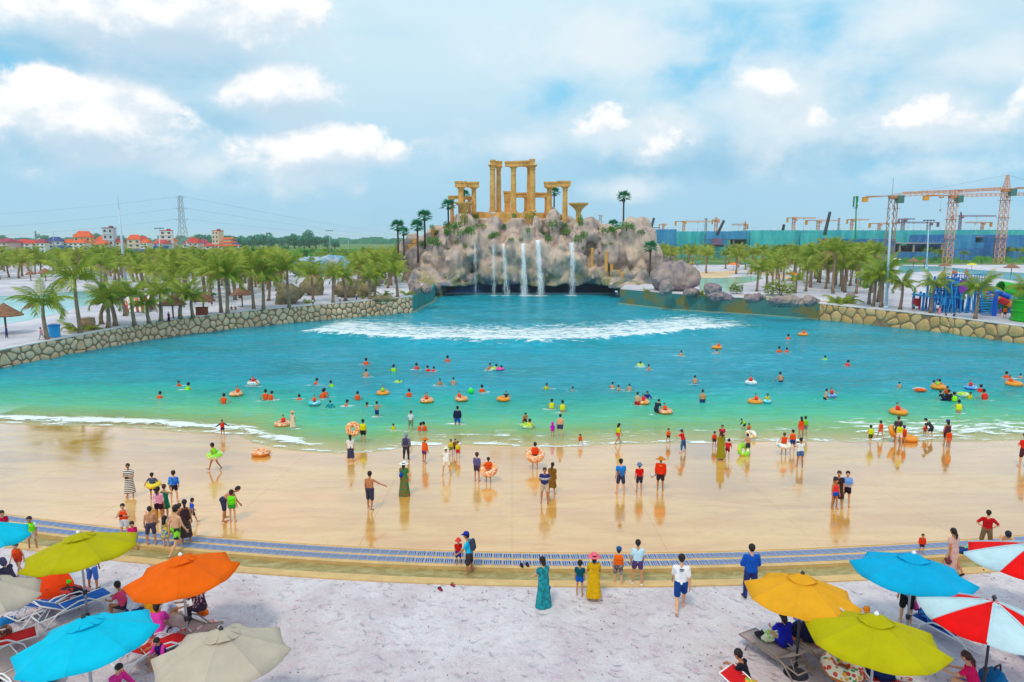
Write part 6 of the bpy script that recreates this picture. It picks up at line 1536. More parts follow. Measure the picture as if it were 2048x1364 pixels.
POSES = dict(
 stand=dict(legs=((2, 4, 3), (-1, 4, 2)), arms=(st(), st((2, 8), (16, 3)))),
 stand2=dict(legs=((4, 9, 6), (-4, 7, 3)), arms=(st((-5, 12), (22, 2)), st((8, 10), (30, -6))), lean=3),
 walk=dict(legs=((24, 3, 6), (-16, 3, 22)), arms=(st((-16, 8), (4, 4)), st((18, 8), (36, 2))), lean=4),
 walk2=dict(legs=((-18, 3, 26), (22, 3, 4)), arms=(st((20, 9), (40, 2)), st((-14, 9), (6, 4))), lean=5),
 hips=dict(legs=((2, 9, 2), (0, 8, 2)), arms=(st((-14, 48), (12, -50)), st((-14, 48), (12, -50)))),
 phone=dict(legs=((3, 5, 4), (-2, 5, 3)), arms=(st((42, 22), (118, -22)), st((42, 22), (118, -22)))),
 photo=dict(legs=((6, 12, 8), (-4, 14, 4)), arms=(st((60, 20), (95, -20)), st((60, 20), (95, -20))), lean=16),
 hold=dict(legs=((3, 5, 4), (-2, 5, 3)), arms=(st((14, 14), (92, -30)), st((14, 14), (92, -30)))),
 wide=dict(legs=((14, 6, 20), (-10, 6, 20)), arms=(st((10, 58), (10, 62)), st((10, 58), (10, 62)))),
 point=dict(legs=((6, 4, 5), (-8, 4, 8)), arms=(st(), st((30, 52), (36, 60)))),
 reach=dict(legs=((4, 6, 4), (-4, 6, 6)), arms=(st((36, 10), (60, 4)), st((10, 8), (20, 4))), lean=6),
 bend=dict(legs=((10, 7, 6), (-4, 7, 6)), arms=(st((14, 6), (26, 2)), st((20, 6), (32, 2))), lean=62, armrel=0, hk=1.0, head=0),
 stoop=dict(legs=((30, 6, 34), (4, 6, 14)), arms=(st((24, 8), (44, 2)), st((24, 8), (44, 2))), lean=42, armrel=0),
 crouch=dict(legs=((80, 16, 112), (60, 16, 116)), arms=(st((30, 10), (70, 0)), st((30, 10), (70, 0))), lean=30, armrel=0),
 sit=dict(legs=((82, 6, 76), (84, 8, 70)), arms=(st((18, 12), (70, -14)), st((12, 14), (60, -10))), lean=8, seat=.34),
 sitfwd=dict(legs=((76, 14, 92), (80, 12, 84)), arms=(st((40, 12), (70, -10)), st((44, 12), (80, -12))), lean=24, seat=.36, armrel=0),
 sitlow=dict(legs=((96, 12, 100), (92, 14, 90)), arms=(st((40, 12), (80, -14)), st((40, 12), (80, -14))), lean=20, seat=.02, armrel=0),
 ring=dict(legs=((72, 12, 30), (66, 12, 24)), arms=(st((20, 60), (40, 50)), st((20, 60), (40, 50))), lean=-26, seat=.0),
 inring=dict(legs=((4, 6, 6), (-2, 6, 4)), arms=(st((6, 42), (24, 30)), st((6, 42), (24, 30)))),
 swim=dict(legs=((10, 6, 20), (-6, 6, 20)), arms=(st((30, 42), (66, 10)), st((30, 42), (66, 10))), lean=14),
 float=dict(legs=((60, 8, 40), (50, 8, 40)), arms=(st((20, 60), (40, 46)), st((20, 60), (40, 46))), lean=-18, head=2),
 back=dict(legs=((5, 6, 4), (-3, 6, 4)), arms=(st((-22, 12), (20, -46)), st((-22, 12), (20, -46)))),
 armface=dict(legs=((5, 5, 4), (-3, 5, 4)), arms=(st(), st((56, 20), (132, -30)))))
BODY = {}
def body_parts(pose, child, build, items, h, seed):
 """body and clothes as meshes of a 1.7 m figure; returns (name, mesh) pairs and the joints"""
 J = skel(POSES[pose], child, build); hs = 1.06+.36*child; thin = .92 if child else 1.0; fem = build == 'f'
 def torso(S, o, lo=0.0, hi=1.0):
  a, c, n, Rt = J['pel'], J['chest'], J['neck'], J['Rt']; w0 = .078 if fem else .066
  for s in (-1, 1):
   S.cone(a+Rt @ Vector((s*w0, 0, -.02)), c+Rt @ Vector((s*.068, .008, .02)), (.098+o)*thin, ((.082 if fem else .092)+o)*thin)
   S.cone(c+Rt @ Vector((s*.068, .008, .02)), n+Rt @ Vector((s*.078, 0, -.13)), (.088+o)*thin, (.072+o)*thin)
 S = SDF(.035); torso(S, 0)
 for i, s in ((0, -1), (1, 1)):
  S.cone(J['hip', i], J['knee', i], .086*thin, .052*thin).cone(J['knee', i], J['knee', i].lerp(J['ank', i], .35), .052*thin, .053*thin).cone(J['knee', i].lerp(J['ank', i], .35), J['ank', i], .053*thin, .034)
  S.cone(J['heel', i], J['toe', i], .036, .028)
  S.cone(J['neck']+J['Rt'] @ Vector((s*.06, 0, -.055)), J['sh', i], .050, .050*thin).cone(J['sh', i], J['elb', i], .052*thin, .038*thin).cone(J['elb', i], J['wri', i], .039*thin, .027).cone(J['wri', i], J['hand', i], .030, .034)
 S.cone(J['neck']-J['Rt'] @ Vector((0, 0, .05)), J['nk2'], .055, .048)
 hd, Rh = J['head'], J['Rh']; e = lambda x, y, z: hd+Rh @ (Vector((x, y, z))*hs)
 S.cone(e(0, -.012, .035), e(0, .012, .005), .088*hs, .080*hs).cone(e(0, .02, -.02), e(0, .036, -.075), .066*hs, .042*hs)
 S.k = .02; S.cone(e(0, .098, .0), e(0, .112, -.022), .008*hs, .015*hs)
 for s in (-1, 1): S.cone(e(s*.086, -.005, .01), e(s*.088, -.008, -.02), .016*hs, .012*hs)
 vox = .022 if h > 50 else .028 if h > 26 else .036
 V, Fq = S.build(vox)
 b = MB(); b.v = [tuple(p) for p in V]; b.f = [tuple(int(x) for x in q) for q in Fq]; b.mi = [0]*len(b.f)
 if h > 34:                                     # fingers, rooted in the palm
  for i, s in ((0, -1), (1, 1)):
   f = J['fdir', i]; side = f.cross(Vector((0, 0, 1)));
   if side.length < .3: side = f.cross(Vector((1, 0, 0))) if abs(f.x) < .8 else Vector((0, 1, 0))
   side = Vector((0, 1, 0))-f*f.y if abs(f.y) < .8 else Vector((0, 0, 1))-f*f.z
   side.normalize(); cur = f.cross(side)*(-s)
   for q, (o_, l) in enumerate(((.026, .075), (.009, .085), (-.009, .08), (-.025, .062))):
    p = J['hand', i]+side*o_; b.tube([p, p+f*l*.5+cur*.004, p+f*l*.85+cur*.022, p+f*l+cur*.036], [.0105, .0095, .0085, .006], 5)
   p = J['wri', i]+f*.03+side*.026; b.tube([p, p+side*.028+f*.02, p+side*.034+f*.052+cur*.01], [.012, .011, .008], 5)
  b.cur = 0
 out = [('body', b, SKINS[seed % 3])]
 hair_done = False; cap = None
 def hairs(mt, long=0, tail=False):
  S = SDF(.03); S.cone(e(0, -.022, .045), e(0, -.012, .03), .094*hs, .094*hs).cone(e(0, -.045, .0), e(0, -.045, -.03), .078*hs, .062*hs).plane(e(0, .055, .03), Rh @ Vector((0, .85, -.55)))
  if long: S.cone(e(0, -.06, .02), e(0, -.085, -.14*long), .085*hs, .07*hs).cone(e(0, -.085, -.14*long), e(0, -.08, -.26*long), .07*hs, .035*hs)
  if tail: S.cone(e(0, -.11, .05), e(0, -.14, -.10), .035*hs, .04*hs).cone(e(0, -.14, -.10), e(0, -.13, -.24), .04*hs, .018*hs)
  return S.build(max(.016, vox*.8))
 for it in items:
  nm, c = it[0], (it[1] if len(it) > 1 else None); p3 = it[2] if len(it) > 2 else None
  Rt = J['Rt']; up = Rt @ Vector((0, 0, 1)); S = SDF(.03)
  if nm in ('shirt', 'vest', 'dress', 'swimsuit', 'jacket', 'tanktop'):
   o = dict(shirt=.018, vest=.050, dress=.020, swimsuit=.012, jacket=.028, tanktop=.014)[nm]; torso(S, o)
   if nm not in ('tanktop', 'swimsuit'):
    for i, s in ((0, -1), (1, 1)):
     S.cone(J['neck']+Rt @ Vector((s*.06, 0, -.065)), J['sh', i]-Rt @ Vector((s*(.04 if nm == 'vest' else 0), 0, 0)), .048+o*.8, (.048 if nm != 'vest' else .036)*thin+o*.8)
     if nm != 'vest':
      u = (p3 if isinstance(p3, (int, float)) else .55) if nm != 'dress' else .45
      if nm == 'jacket': u = 2
      S.cone(J['sh', i], J['sh', i].lerp(J['elb', i], min(1, u)), .054*thin+o, .044*thin+o)
      if u > 1: S.cone(J['elb', i], J['elb', i].lerp(J['wri', i], (u-1)*.92), .041*thin+o*.8, .033+o*.6)
   else:
    for i, s in ((0, -1), (1, 1)): S.cone(J['neck']+Rt @ Vector((s*.07, 0, -.10)), J['neck']+Rt @ Vector((s*.085, 0, -.04)), .055+o, .032+o)
   if nm == 'dress' or (nm == 'swimsuit' and p3):
    lng = p3 or .5; dn = (J['knee', 0]+J['knee', 1])/2-J['pel']; hem = J['pel']+dn.normalized()*(.30+.55*lng); mid = J['pel']+dn.normalized()*.10
    fl = .17+.05*lng
    for s in (-1, 1): S.cone(J['pel']+Vector((s*.06, 0, .03)), hem+Vector((s*.07, 0, 0)), .118, fl)
    S.plane(hem, dn.normalized())
   elif nm == 'vest': S.plane(J['pel']+up*.06, -up); S.plane(J['neck']+up*-.005, up)
   elif nm in ('tanktop',): S.plane(J['pel']+up*.0, -up)
   elif nm == 'swimsuit':
    for i in (0, 1): S.cone(J['hip', i], J['hip', i].lerp(J['knee', i], .18), .088+.012, .082+.010)
   else: S.plane(J['pel']-up*.05, -up)
   V, Fq = S.build(vox); out.append((dict(vest='life_vest', tanktop='top').get(nm, nm), (V, Fq), cm(c)))
   if nm == 'vest' and h > 24:
    for z0 in (.12, .20, .28):
     B = SDF(.03); torso(B, .056); a = J['pel']+up*z0; B.plane(a, -up); B.plane(a+up*.022, up); out.append(('strap', B.build(min(vox, .02)), cloth((50, 40, 30) if sum(c) > 300 and c[1] > 150 else (120, 24, 10))))
  elif nm in ('shorts', 'trousers', 'briefs'):
   o = .017; u = p3 or dict(shorts=.62, trousers=2, briefs=.22)[nm]
   for s in (-1, 1): S.cone(J['pel']+Rt @ Vector((s*.07, 0, -.02)), J['pel']+Rt @ Vector((s*.066, 0, .08)), .10*thin+o, .094*thin+o)
   for i in (0, 1):
    S.cone(J['hip', i], J['hip', i].lerp(J['knee', i], min(1, u)), .090*thin+o, (.090-.026*min(1, u))*thin+o*1.4)
    if u > 1: S.cone(J['knee', i], J['knee', i].lerp(J['ank', i], (u-1)*.96), .058*thin+o, .044+o)
   S.plane(J['pel']+up*.085, up); out.append((nm, S.build(vox), cm(c)))
  elif nm == 'skirt':
   dn = ((J['knee', 0]+J['knee', 1])/2-J['pel']).normalized(); hem = J['pel']+dn*(.2+.5*(p3 or .6))
   for s in (-1, 1): S.cone(J['pel']+Rt @ Vector((s*.06, 0, .06)), hem+Vector((s*.07, 0, 0)), .105, .16)
   S.plane(hem, dn); S.plane(J['pel']+up*.11, up); out.append((nm, S.build(vox), cm(c)))
  elif nm == 'hair': out.append(('hair', hairs(0, c or 0, p3), HAIRB if seed % 4 == 3 else HAIR)); hair_done = True
  elif nm in ('hat', 'cap', 'bucket_hat', 'hood'):
   if nm == 'hood': out.append(('hood', SDF(.03).cone(e(0, -.02, .04), e(0, -.03, -.06), .105*hs, .10*hs).plane(e(0, .06, .0), Rh @ Vector((0, 1, -.25))).build(vox*.8), cm(c))); continue
   b = MB(); cr = .108*hs
   if nm == 'cap':
    b.lathe([(cr, 0), (cr*.98, .04*hs), (cr*.75, .085*hs), (cr*.3, .105*hs)], (0, 0, 0), 14)
    k = len(b.v); b.v += [(math.cos(a)*cr*(.98 if q == 0 else 1), math.sin(a)*cr+(0 if q == 0 else .085*hs*math.sin(a)), .004-.012*q) for q in (0, 1) for a in [math.pi*(.12+.76*j/6) for j in range(7)]]
    b.f += [(k+j, k+j+1, k+8+j, k+7+j) for j in range(6)]; b.mi += [0]*6
    k = len(b.v)
   else:
    br = (2.1 if nm == 'hat' else 1.5)*cr; b.lathe([(br, -.03*hs), (br*.98, -.018*hs), (cr*1.02, .0), (cr*.98, .06*hs), (cr*.72, .10*hs), (cr*.2, .108*hs)], (0, 0, 0), 18)
   M4 = Matrix.Translation(e(0, -.012, .052)) @ (Rh @ Matrix.Rotation(R(6), 3, 'X')).to_4x4()
   b.v = [tuple(M4 @ Vector(v)) for v in b.v]; out.append((nm, b, cm(c)))
  elif nm in ('backpack', 'bag'):
   if nm == 'backpack':
    q = J['chest']+Rt @ Vector((0, -.19, .06)); S.k = .05
    for s in (-1, 1): S.cone(q+Rt @ Vector((s*.07, 0, -.16)), q+Rt @ Vector((s*.06, .01, .12)), .085, .075)
    for s in (-1, 1): S.cone(J['neck']+Rt @ Vector((s*.09, -.09, -.04)), J['neck']+Rt @ Vector((s*.10, .07, -.06)), .02, .02)
   else:
    i = 1 if p3 != 'l' else 0; q = J['hand', i]+Vector((.03 if i else -.03, 0, -.16)) if p3 != 'back' else J['chest']+Rt @ Vector((-.12, -.15, -.08)); S.k = .04
    S.cone(q+Vector((0, -.07, -.02)), q+Vector((0, .07, -.02)), .07, .07).cone(q+Vector((0, 0, -.08)), q+Vector((0, 0, .06)), .09, .04); S.cone(q+Vector((0, 0, .06)), q+Vector((0, 0, .16)), .014, .012)
   out.append((nm, S.build(vox), cm(c)))
  elif nm == 'phone':
   b = MB(); q = (J['hand', 0]+J['hand', 1])/2+J['Rt'] @ Vector((0, .05, .03)); b.box(q, (.15, .012, .075)); b.box(q+Vector((.05, -.01, .02)), (.02, .01, .02)); out.append(('phone', b, cm((24, 24, 30))))
  elif nm == 'sunglasses':
   b = MB()
   for s in (-1, 1): b.box(e(s*.036, .092, .012), (.05*hs, .02, .032*hs))
   b.box(e(0, .098, .016), (.03, .012, .01)); out.append(('sunglasses', b, cm((20, 16, 20))))
  elif nm == 'megaphone':
   b = MB(); q = J['hand', 0]; b.tube([q+Vector((0, .05, 0)), q+Vector((-.05, .02, -.02)), q+Vector((-.2, -.05, -.05))], [.03, .05, .13], 12); out.append(('megaphone', b, cm((230, 230, 236))))
  elif nm in ('shoes', 'sandals'):
   for i in (0, 1): out.append(('shoe', SDF(.02).cone(J['heel', i]+Vector((0, 0, .004)), J['toe', i]+Vector((0, 0, .002)), .042, .034).build(.018), cm(c)))
  elif nm == 'print':
   b = MB(); q = J['chest']+Rt @ Vector((0, -.122 if p3 != 'front' else .124, .12)); b.box(q, (.13, .012, .03)); b.box(q-up*.045, (.09, .012, .02)); out.append(('print', b, cm(c)))
 if not hair_done and not any(i[0] == 'hood' for i in items): out.append(('hair', hairs(0), HAIRB if seed % 5 == 4 else HAIR))
 if h > 44 and pose not in ('bend',):               # eyes and mouth
  for s in (-1, 1): out.append(('eye', SDF(.01).ball(e(s*.034, .078, .012), .012*hs).build(.007), HAIR))
  out.append(('mouth', SDF(.01).cone(e(-.02, .079, -.052), e(.02, .079, -.052), .007*hs, .007*hs).build(.006), cloth((170, 80, 76))))
 return out, J
NP = 0; WAKES = []
def person(px, top, bot, face, pose, items, label, child=0, build='m', imm=0.0, at=None, scale=None, skin=None, group=None):
 """face: compass the figure looks to, 0 = towards the pool, 180 = towards the viewer, 90 = to the right."""
 global NP; NP += 1
 h = bot-top; key = (pose, child, build, repr(items), skin if skin is not None else NP % 3 if h > 30 else 1, 0 if h > 50 else 1 if h > 26 else 2)
 if key not in BODY:
  parts, J = body_parts(pose, child, build, items, h, (skin if skin is not None else (NP if h > 30 else 1)))
  ms = []
  for nm, g_, m in parts: ms.append((nm, g_.mesh(nm, m, True) if isinstance(g_, MB) else np_mesh(nm, g_[0], g_[1], m)))
  tz = max(v[2] for nm, g_, m in parts if nm in ('body', 'hair', 'hat', 'cap') for v in (g_.v if isinstance(g_, MB) else g_[0]))
  BODY[key] = (ms, tz)
 ms, tz = BODY[key]
 if at is None:
  q = G(px, bot)
  if imm:                                   # standing in the water: bot is where the water cuts the body
   q = P(px, bot, .03)
  Hreal = (PD(px, top, q.y).z-q.z)/(1-imm)
 else: q = Vector(at); Hreal = (scale or 1.7)
 s = (scale/1.7 if scale else Hreal/tz)
 z = q.z - (imm*tz*s if imm else 0)
 if imm: WAKES.append((q.x, q.y, imm))
 o = thing('person', label, 'person', (q.x, q.y, z), -R(face)-math.atan2(q.x, q.y)*.5, group); o.scale = (s, s, s)
 for nm, me in ms: link(nm, me, o)
 return o
OR, YG, YL = (255, 84, 12), (190, 232, 20), (226, 222, 30)
RED, NAVY, BLK, WHT, BLU, GRY, PNK = (216, 20, 30), (28, 34, 84), (26, 24, 30), (238, 240, 248), (20, 120, 220), (120, 124, 150), (240, 40, 120)
DK = (58, 52, 70)
v_ = lambda c: ('vest', c)
sh_ = lambda c, u=.55: ('shirt', c, u)
so_ = lambda c, u=.62: ('shorts', c, u)
# ------------------------------------------------------------------ on the beach, left
p = person
def ring(loc, r_, style, label, tilt=0, rz=0, group=None, roll=0, name='swim_ring', cat='swim ring'):
 """inflatable ring; loc is its centre"""
 key = (round(r_, 2), style)
 o = tag(link(name, None, None, loc, (R(tilt), R(roll), rz)), label, cat, group)
 t_ = r_*.36; R0 = r_-t_; nu, nv = 28, 12
 def tor(a0, a1, tt, nv_):
  b = MB()
  for i in range(nu):
   u = 2*math.pi*i/nu; w_ = .12*math.sin(5*u)+.08*math.sin(9*u) if a0 != 0 else 0
   for j in range(nv_+1):
    v = a0+(a1-a0)*j/nv_ + (w_ if j == 0 else -w_ if j == nv_ else 0); b.v.append(((R0+tt*math.cos(v))*math.cos(u), (R0+tt*math.cos(v))*math.sin(u), tt*math.sin(v)*.92))
  for i in range(nu):
   for j in range(nv_): a = i*(nv_+1)+j; c = ((i+1) % nu)*(nv_+1)+j; b.f.append((a, c, c+1, a+1)); b.mi.append(0)
  return b
 st = RSTY[style]
 link('tube', cached(('tube', key), lambda: tor(0, 2*math.pi, t_, nv).mesh('tube', st[0], True)), o)
 link('topping', cached(('top', key), lambda: tor(.05, math.pi-.05, t_*1.03, 8).mesh('topping', st[1], True)), o)
 return o
_C = {}
def cached(k, f):
 if k not in _C: _C[k] = f()
 return _C[k]
def sprinkle(name, basec, cols, sc=13, th=.52):
 M = bpy.data.materials.new(name); M.use_nodes = True; t = T(M.node_tree); b = t.n['Principled BSDF']; tc = t.new('ShaderNodeTexCoord').outputs['Object']
 v = t.new('ShaderNodeTexVoronoi', None, Vector=tc, Scale=sc); rc = v.outputs['Color']; s = t.new('ShaderNodeSeparateColor'); t.put(s.inputs[0], rc)
 c = t.ramp(s.outputs[0], [(i/len(cols), q) for i, q in enumerate(cols)], 'CONSTANT')
 t.put(b.inputs['Base Color'], t.mix(t.m('LESS_THAN', v.outputs['Distance'], th), basec, c)); b.inputs['Roughness'].default_value = .3
 return M
_sp = sprinkle('sprinkled_icing', lin(240, 176, 120), [lin(240, 130, 60), lin(248, 232, 222), lin(220, 80, 60), lin(250, 180, 80), lin(248, 232, 222), lin(236, 150, 80)])
_sp2 = sprinkle('orange_sprinkled_icing', lin(246, 160, 70), [lin(250, 220, 190), lin(246, 160, 70), lin(250, 236, 220), lin(200, 80, 60)])
pv = lambda n, c: mat('vinyl_'+n, c, .25, .05, 3)
RSTY = dict(donut=(pv('caramel', lin(232, 140, 36)), _sp), donut2=(pv('caramel', lin(232, 140, 36)), _sp2), plain=(pv('caramel', lin(232, 140, 36)), pv('caramel2', lin(240, 152, 44))), green=(pv('white', lin(236, 240, 240)), sprinkle('green_print_vinyl', lin(150, 220, 50), [lin(240, 244, 240), lin(150, 220, 50), lin(240, 200, 60), lin(150, 220, 50)], 6)),
 yellow=(pv('yellow', lin(240, 200, 30)), pv('yellow2', lin(244, 210, 50))), white=(pv('white', lin(236, 240, 240)), sprinkle('white_print_vinyl', lin(240, 240, 238), [lin(240, 240, 238), lin(240, 180, 80), lin(240, 240, 238), lin(120, 190, 220)], 6)), cyan=(pv('cyan', lin(60, 190, 220)), sprinkle('cyan_print_vinyl', lin(70, 200, 220), [lin(240, 244, 250), lin(70, 200, 220), lin(70, 200, 220)], 6)),
 pink=(pv('pink', lin(236, 60, 160)), pv('pink2', lin(240, 80, 170))), blue=(pv('blue', lin(60, 130, 220)), sprinkle('blue_print_vinyl', lin(80, 160, 230), [lin(240, 244, 250), lin(80, 160, 230), lin(80, 160, 230)], 6)), fruit=(pv('orange', lin(240, 130, 40)), sprinkle('fruit_print_vinyl', lin(250, 236, 214), [lin(220, 50, 40), lin(250, 170, 60), lin(250, 236, 214), lin(230, 70, 50), lin(60, 150, 70)], 9)))
def ring_at(px, py, wpx, style, label, z=None, tilt=0, rz=0, lift=.12, **k):
 q = G(px, py) if z is None else P(px, py, z); r_ = D2(wpx, q.y)/2*1.03
 q.z += r_*.3 if z is None else 0
 return ring(q, r_, style, label, tilt, rz, **k)
p(10, 1020, 1088, 150, 'stand', [sh_((190, 16, 60)), so_(NAVY), ('hair',)], 'boy in a crimson shirt at the left edge behind the cyan parasol', .5)
p(66, 1031, 1100, 178, 'stand2', [sh_(WHT), v_((130, 240, 20)), so_((206, 180, 160)), ('hair',)], 'boy in a neon green life vest standing in the trough facing the sand', .5)
p(40, 1083, 1153, 195, 'walk', [v_((255, 70, 20)), ('swimsuit', (230, 60, 40)), ('hair',)], 'child in an orange life vest walking on the sand behind the left parasols', .6)
p(261, 926, 993, 180, 'hold', [('dress', 'bwstripe', .75), ('sunglasses',), ('phone',), ('hair', 0)], 'woman in a black and white striped dress and sunglasses', 0, 'f')
p(307, 945, 998, 5, 'inring', [sh_((80, 92, 124)), so_((46, 44, 60)), ('hair',)], 'boy in a slate shirt with a yellow swim ring round his waist', .45)
p(350, 941, 1004, 5, 'stand2', [sh_('blueprint', 1.2), so_((40, 24, 50), .4), ('hair',)], 'boy in a bright blue rash shirt looking at the pool', .4)
p(332, 968, 1037, 20, 'armface', [('swimsuit', (0, 120, 90), .15), ('phone',), ('hair', 0)], 'woman in a green swimsuit taking a picture behind the pink flowered shirt', 0, 'f')
p(320, 973, 1046, 15, 'stand', [sh_('pinkflower', 1), so_((60, 20, 40), .35), ('hair', 0, True)], 'woman in a pink flowered shirt and dark shorts with her hair tied up', 0, 'f')
p(251, 1006, 1078, 178, 'phone', [('tanktop', (255, 70, 10)), ('shorts', (244, 240, 248), .55), ('phone',), ('hair',)], 'woman in an orange top and white shorts holding a phone to her face', 0, 'f')
p(267, 1041, 1091, 160, 'walk', [sh_((236, 24, 120), .8), so_((70, 150, 220), .5), ('hair',)], 'girl in a hot pink shirt and blue shorts stepping over the ledge', .7, 'f')
p(304, 1013, 1088, 352, 'stand2', [so_((70, 66, 92), .85), ('hair',)], 'bare backed man in grey shorts standing on the gratings', 0, 'm', skin=1)
p(333, 1031, 1093, 15, 'stand', [('swimsuit', 'rainbow', .1), ('hair', 1.3)], 'girl with long black hair in a yellow and blue swimsuit', .7, 'f')
p(354, 1010, 1098, 40, 'walk', [so_('limeblack', .5), ('hair',)], 'bare backed boy in lime and black shorts stepping onto the gratings', .25, 'm', skin=0)
p(374, 1000, 1084, 350, 'reach', [('tanktop', (60, 40, 46)), ('skirt', 'sheer', 1.0), ('hair', 0, True)], 'woman in a dark sheer beach dress with a bare back', 0, 'f')
p(362, 1006, 1062, 10, 'stand', [sh_((120, 50, 60)), so_(DK), ('hair',)], 'child with black hair half hidden before the dark sheer dress', .7)
p(385, 996, 1047, 55, 'walk2', [sh_((20, 90, 210)), so_((40, 50, 80)), ('hair',)], 'boy in a blue shirt right of the dark sheer dress', .5)
p(449, 979, 1042, 60, 'bend', [so_((52, 56, 86), .8), ('hair',)], 'bare chested man in navy shorts bending over a child in a green vest', 0, 'm', skin=2)
p(466, 979, 1043, 10, 'stand', [v_((110, 250, 20)), ('briefs', (60, 160, 60)), ('hair',)], 'child in a bright green life vest held by a bending man', .7)
p(446, 839, 873, 178, 'wide', [('jacket', (40, 36, 46)), v_((240, 50, 20)), so_((60, 50, 100), .4), ('hair', .9)], 'girl in black sleeves and a red vest running out of the surf with open arms', .5, 'f')
p(430, 885, 941, 290, 'walk', [v_((150, 240, 20)), so_((230, 200, 170), .3), ('hair',)], 'child in a lime vest walking left with a green and white ring', .5)
p(702, 869, 923, 355, 'stand', [sh_((240, 240, 250)), ('skirt', (62, 64, 100), .95), ('hair', .7, True)], 'woman in a white blouse and navy skirt with a black ponytail', 0, 'f')
p(727, 838, 887, 8, 'stand', [v_((226, 232, 20)), so_((30, 40, 36), .5), ('hair',)], 'boy in a yellow vest and black shorts holding a donut ring upright', .4)
p(741, 942, 1019, 20, 'point', [so_((58, 58, 86), .95), ('hair',)], 'bare chested man in long navy shorts stretching his arm to the right', 0, 'm', skin=2)
p(809, 922, 991, 12, 'stand', [('dress', 'greenprint', 1.35), ('hat', (246, 240, 236)), ('bag', (10, 70, 190), 'back'), ('hair', .8)], 'woman in a long green print dress and white hat with a blue bag', 0, 'f')
p(813, 867, 920, 12, 'stand2', [('jacket', (120, 122, 156)), ('trousers', (52, 50, 66)), ('hood', (140, 144, 176)), ('backpack', (66, 62, 100))], 'person in a grey hooded jacket with a dark backpack', 0, 'm')
p(849, 875, 926, 40, 'reach', [('jacket', (250, 90, 20)), so_((110, 60, 120), .5), ('hat', (226, 120, 40))], 'woman in an orange jacket and orange sun hat leaning to the right', .2, 'f')
p(893, 895, 951, 352, 'photo', [sh_((244, 240, 236)), ('tanktop', (40, 44, 110)), ('shorts', (250, 236, 226), .5), ('hat', (248, 232, 200)), ('phone',)], 'woman in white shorts and a straw hat taking a picture with legs apart', 0, 'f')
p(911, 877, 910, 178, 'reach', [sh_((120, 90, 60)), so_(DK), ('hair',)], 'man crouched behind two children in yellow vests at the waterline', 0, 'm')
p(902, 878, 912, 178, 'stand', [v_(YL), so_((110, 140, 40), .5), ('hair',)], 'left child of the pair in yellow vests posing at the waterline', .7)
p(916, 882, 918, 182, 'stand', [v_((230, 214, 20)), so_((220, 30, 60), .6), ('hair',)], 'child in a yellow vest and red shorts posing at the waterline', .7)
p(954, 904, 962, 20, 'stand', [sh_((96, 92, 150), .9), so_((70, 56, 84), .5), ('hair',)], 'girl in a mauve shirt and dark shorts beside a child carrying a donut ring', .45, 'f')
p(977, 914, 963, 352, 'inring', [v_(OR), so_((200, 120, 90), .4), ('hair',)], 'child in an orange vest carrying a tilted donut ring beside the mauve shirt', .5)
p(1070, 884, 937, 3, 'inring', [v_((250, 70, 16)), so_((70, 50, 60), .4), ('hair',)], 'child in an orange vest walking to the water inside a donut ring', .5)
p(1104, 925, 987, 20, 'stand2', [('dress', (130, 92, 30), .45), ('hair', 0, True)], 'woman in a short olive brown dress behind the striped navy polo', 0, 'f')
p(1089, 934, 1005, 182, 'back', [('shirt', 'navystripe', .6), ('shorts', (206, 188, 172), .7), ('hair',)], 'man in a navy polo with white bands and beige shorts facing the sand', 0, 'm')
p(1241, 918, 987, 350, 'stand2', [sh_((20, 130, 226)), so_((60, 58, 96), .75), ('cap', (50, 46, 60)), ('bag', (110, 96, 110), 'back')], 'man in a blue shirt and dark cap with a grey sling bag', 0, 'm')
p(1278, 926, 983, 352, 'stand', [sh_((224, 8, 14)), so_((50, 48, 66), .7), ('bucket_hat', (104, 128, 168))], 'boy in a red shirt and grey blue bucket hat', .3)
p(1320, 913, 981, 8, 'stand', [('jacket', (244, 52, 8)), ('print', (250, 180, 60)), so_((60, 40, 50), .7), ('hat', (214, 130, 44)), ('megaphone',)], 'lifeguard in an orange jacket and straw hat holding a white megaphone', 0, 'm')
p(1366, 857, 905, 300, 'photo', [sh_((220, 14, 30)), ('trousers', (40, 92, 150), 1.6), ('cap', (130, 196, 214)), ('hair', .5)], 'woman in a red shirt and blue jeans leaning left with a phone', 0, 'f')
p(1336, 856, 887, 178, 'stand2', [v_((252, 96, 12)), so_(DK, .4), ('hair',)], 'small child in an orange vest facing the woman in jeans', .8)
p(1236, 846, 889, 60, 'walk', [v_((206, 240, 20)), so_((230, 50, 80), .35), ('hair', .9)], 'girl in a lime vest and pink shorts walking right at the waterline', .3, 'f')
p(1161, 866, 890, 190, 'crouch', [v_((250, 90, 10)), so_((190, 60, 30), .4), ('hair',)], 'child in an orange vest crouching in the foam', .7)
p(1105, 844, 876, 355, 'stand', [('swimsuit', (216, 20, 200), .0), sh_((210, 20, 214), .8), ('hood', (216, 30, 200))], 'small child in a magenta hooded swimsuit splashing', .9)
p(1120, 828, 876, 10, 'stand2', [('shorts', (56, 64, 110), .4), ('hair',)], 'bare backed man in navy trunks beside the magenta child', 0, 'm', skin=0)
p(1443, 849, 893, 180, 'hold', [sh_((206, 16, 60)), ('shorts', DK, .6), ('hair', .6), ('sunglasses',)], 'woman in a dark red shirt behind the olive yellow dress', 0, 'f')
p(1441, 862, 919, 355, 'stand', [('dress', (150, 140, 26), .95), ('hair', 0, True)], 'woman in an olive yellow dress seen from behind at the waterline', 0, 'f')
p(1428, 862, 895, 5, 'stand', [v_((246, 60, 16)), so_((60, 40, 50), .5), ('hair',)], 'child in an orange vest left of the olive yellow dress', .7)
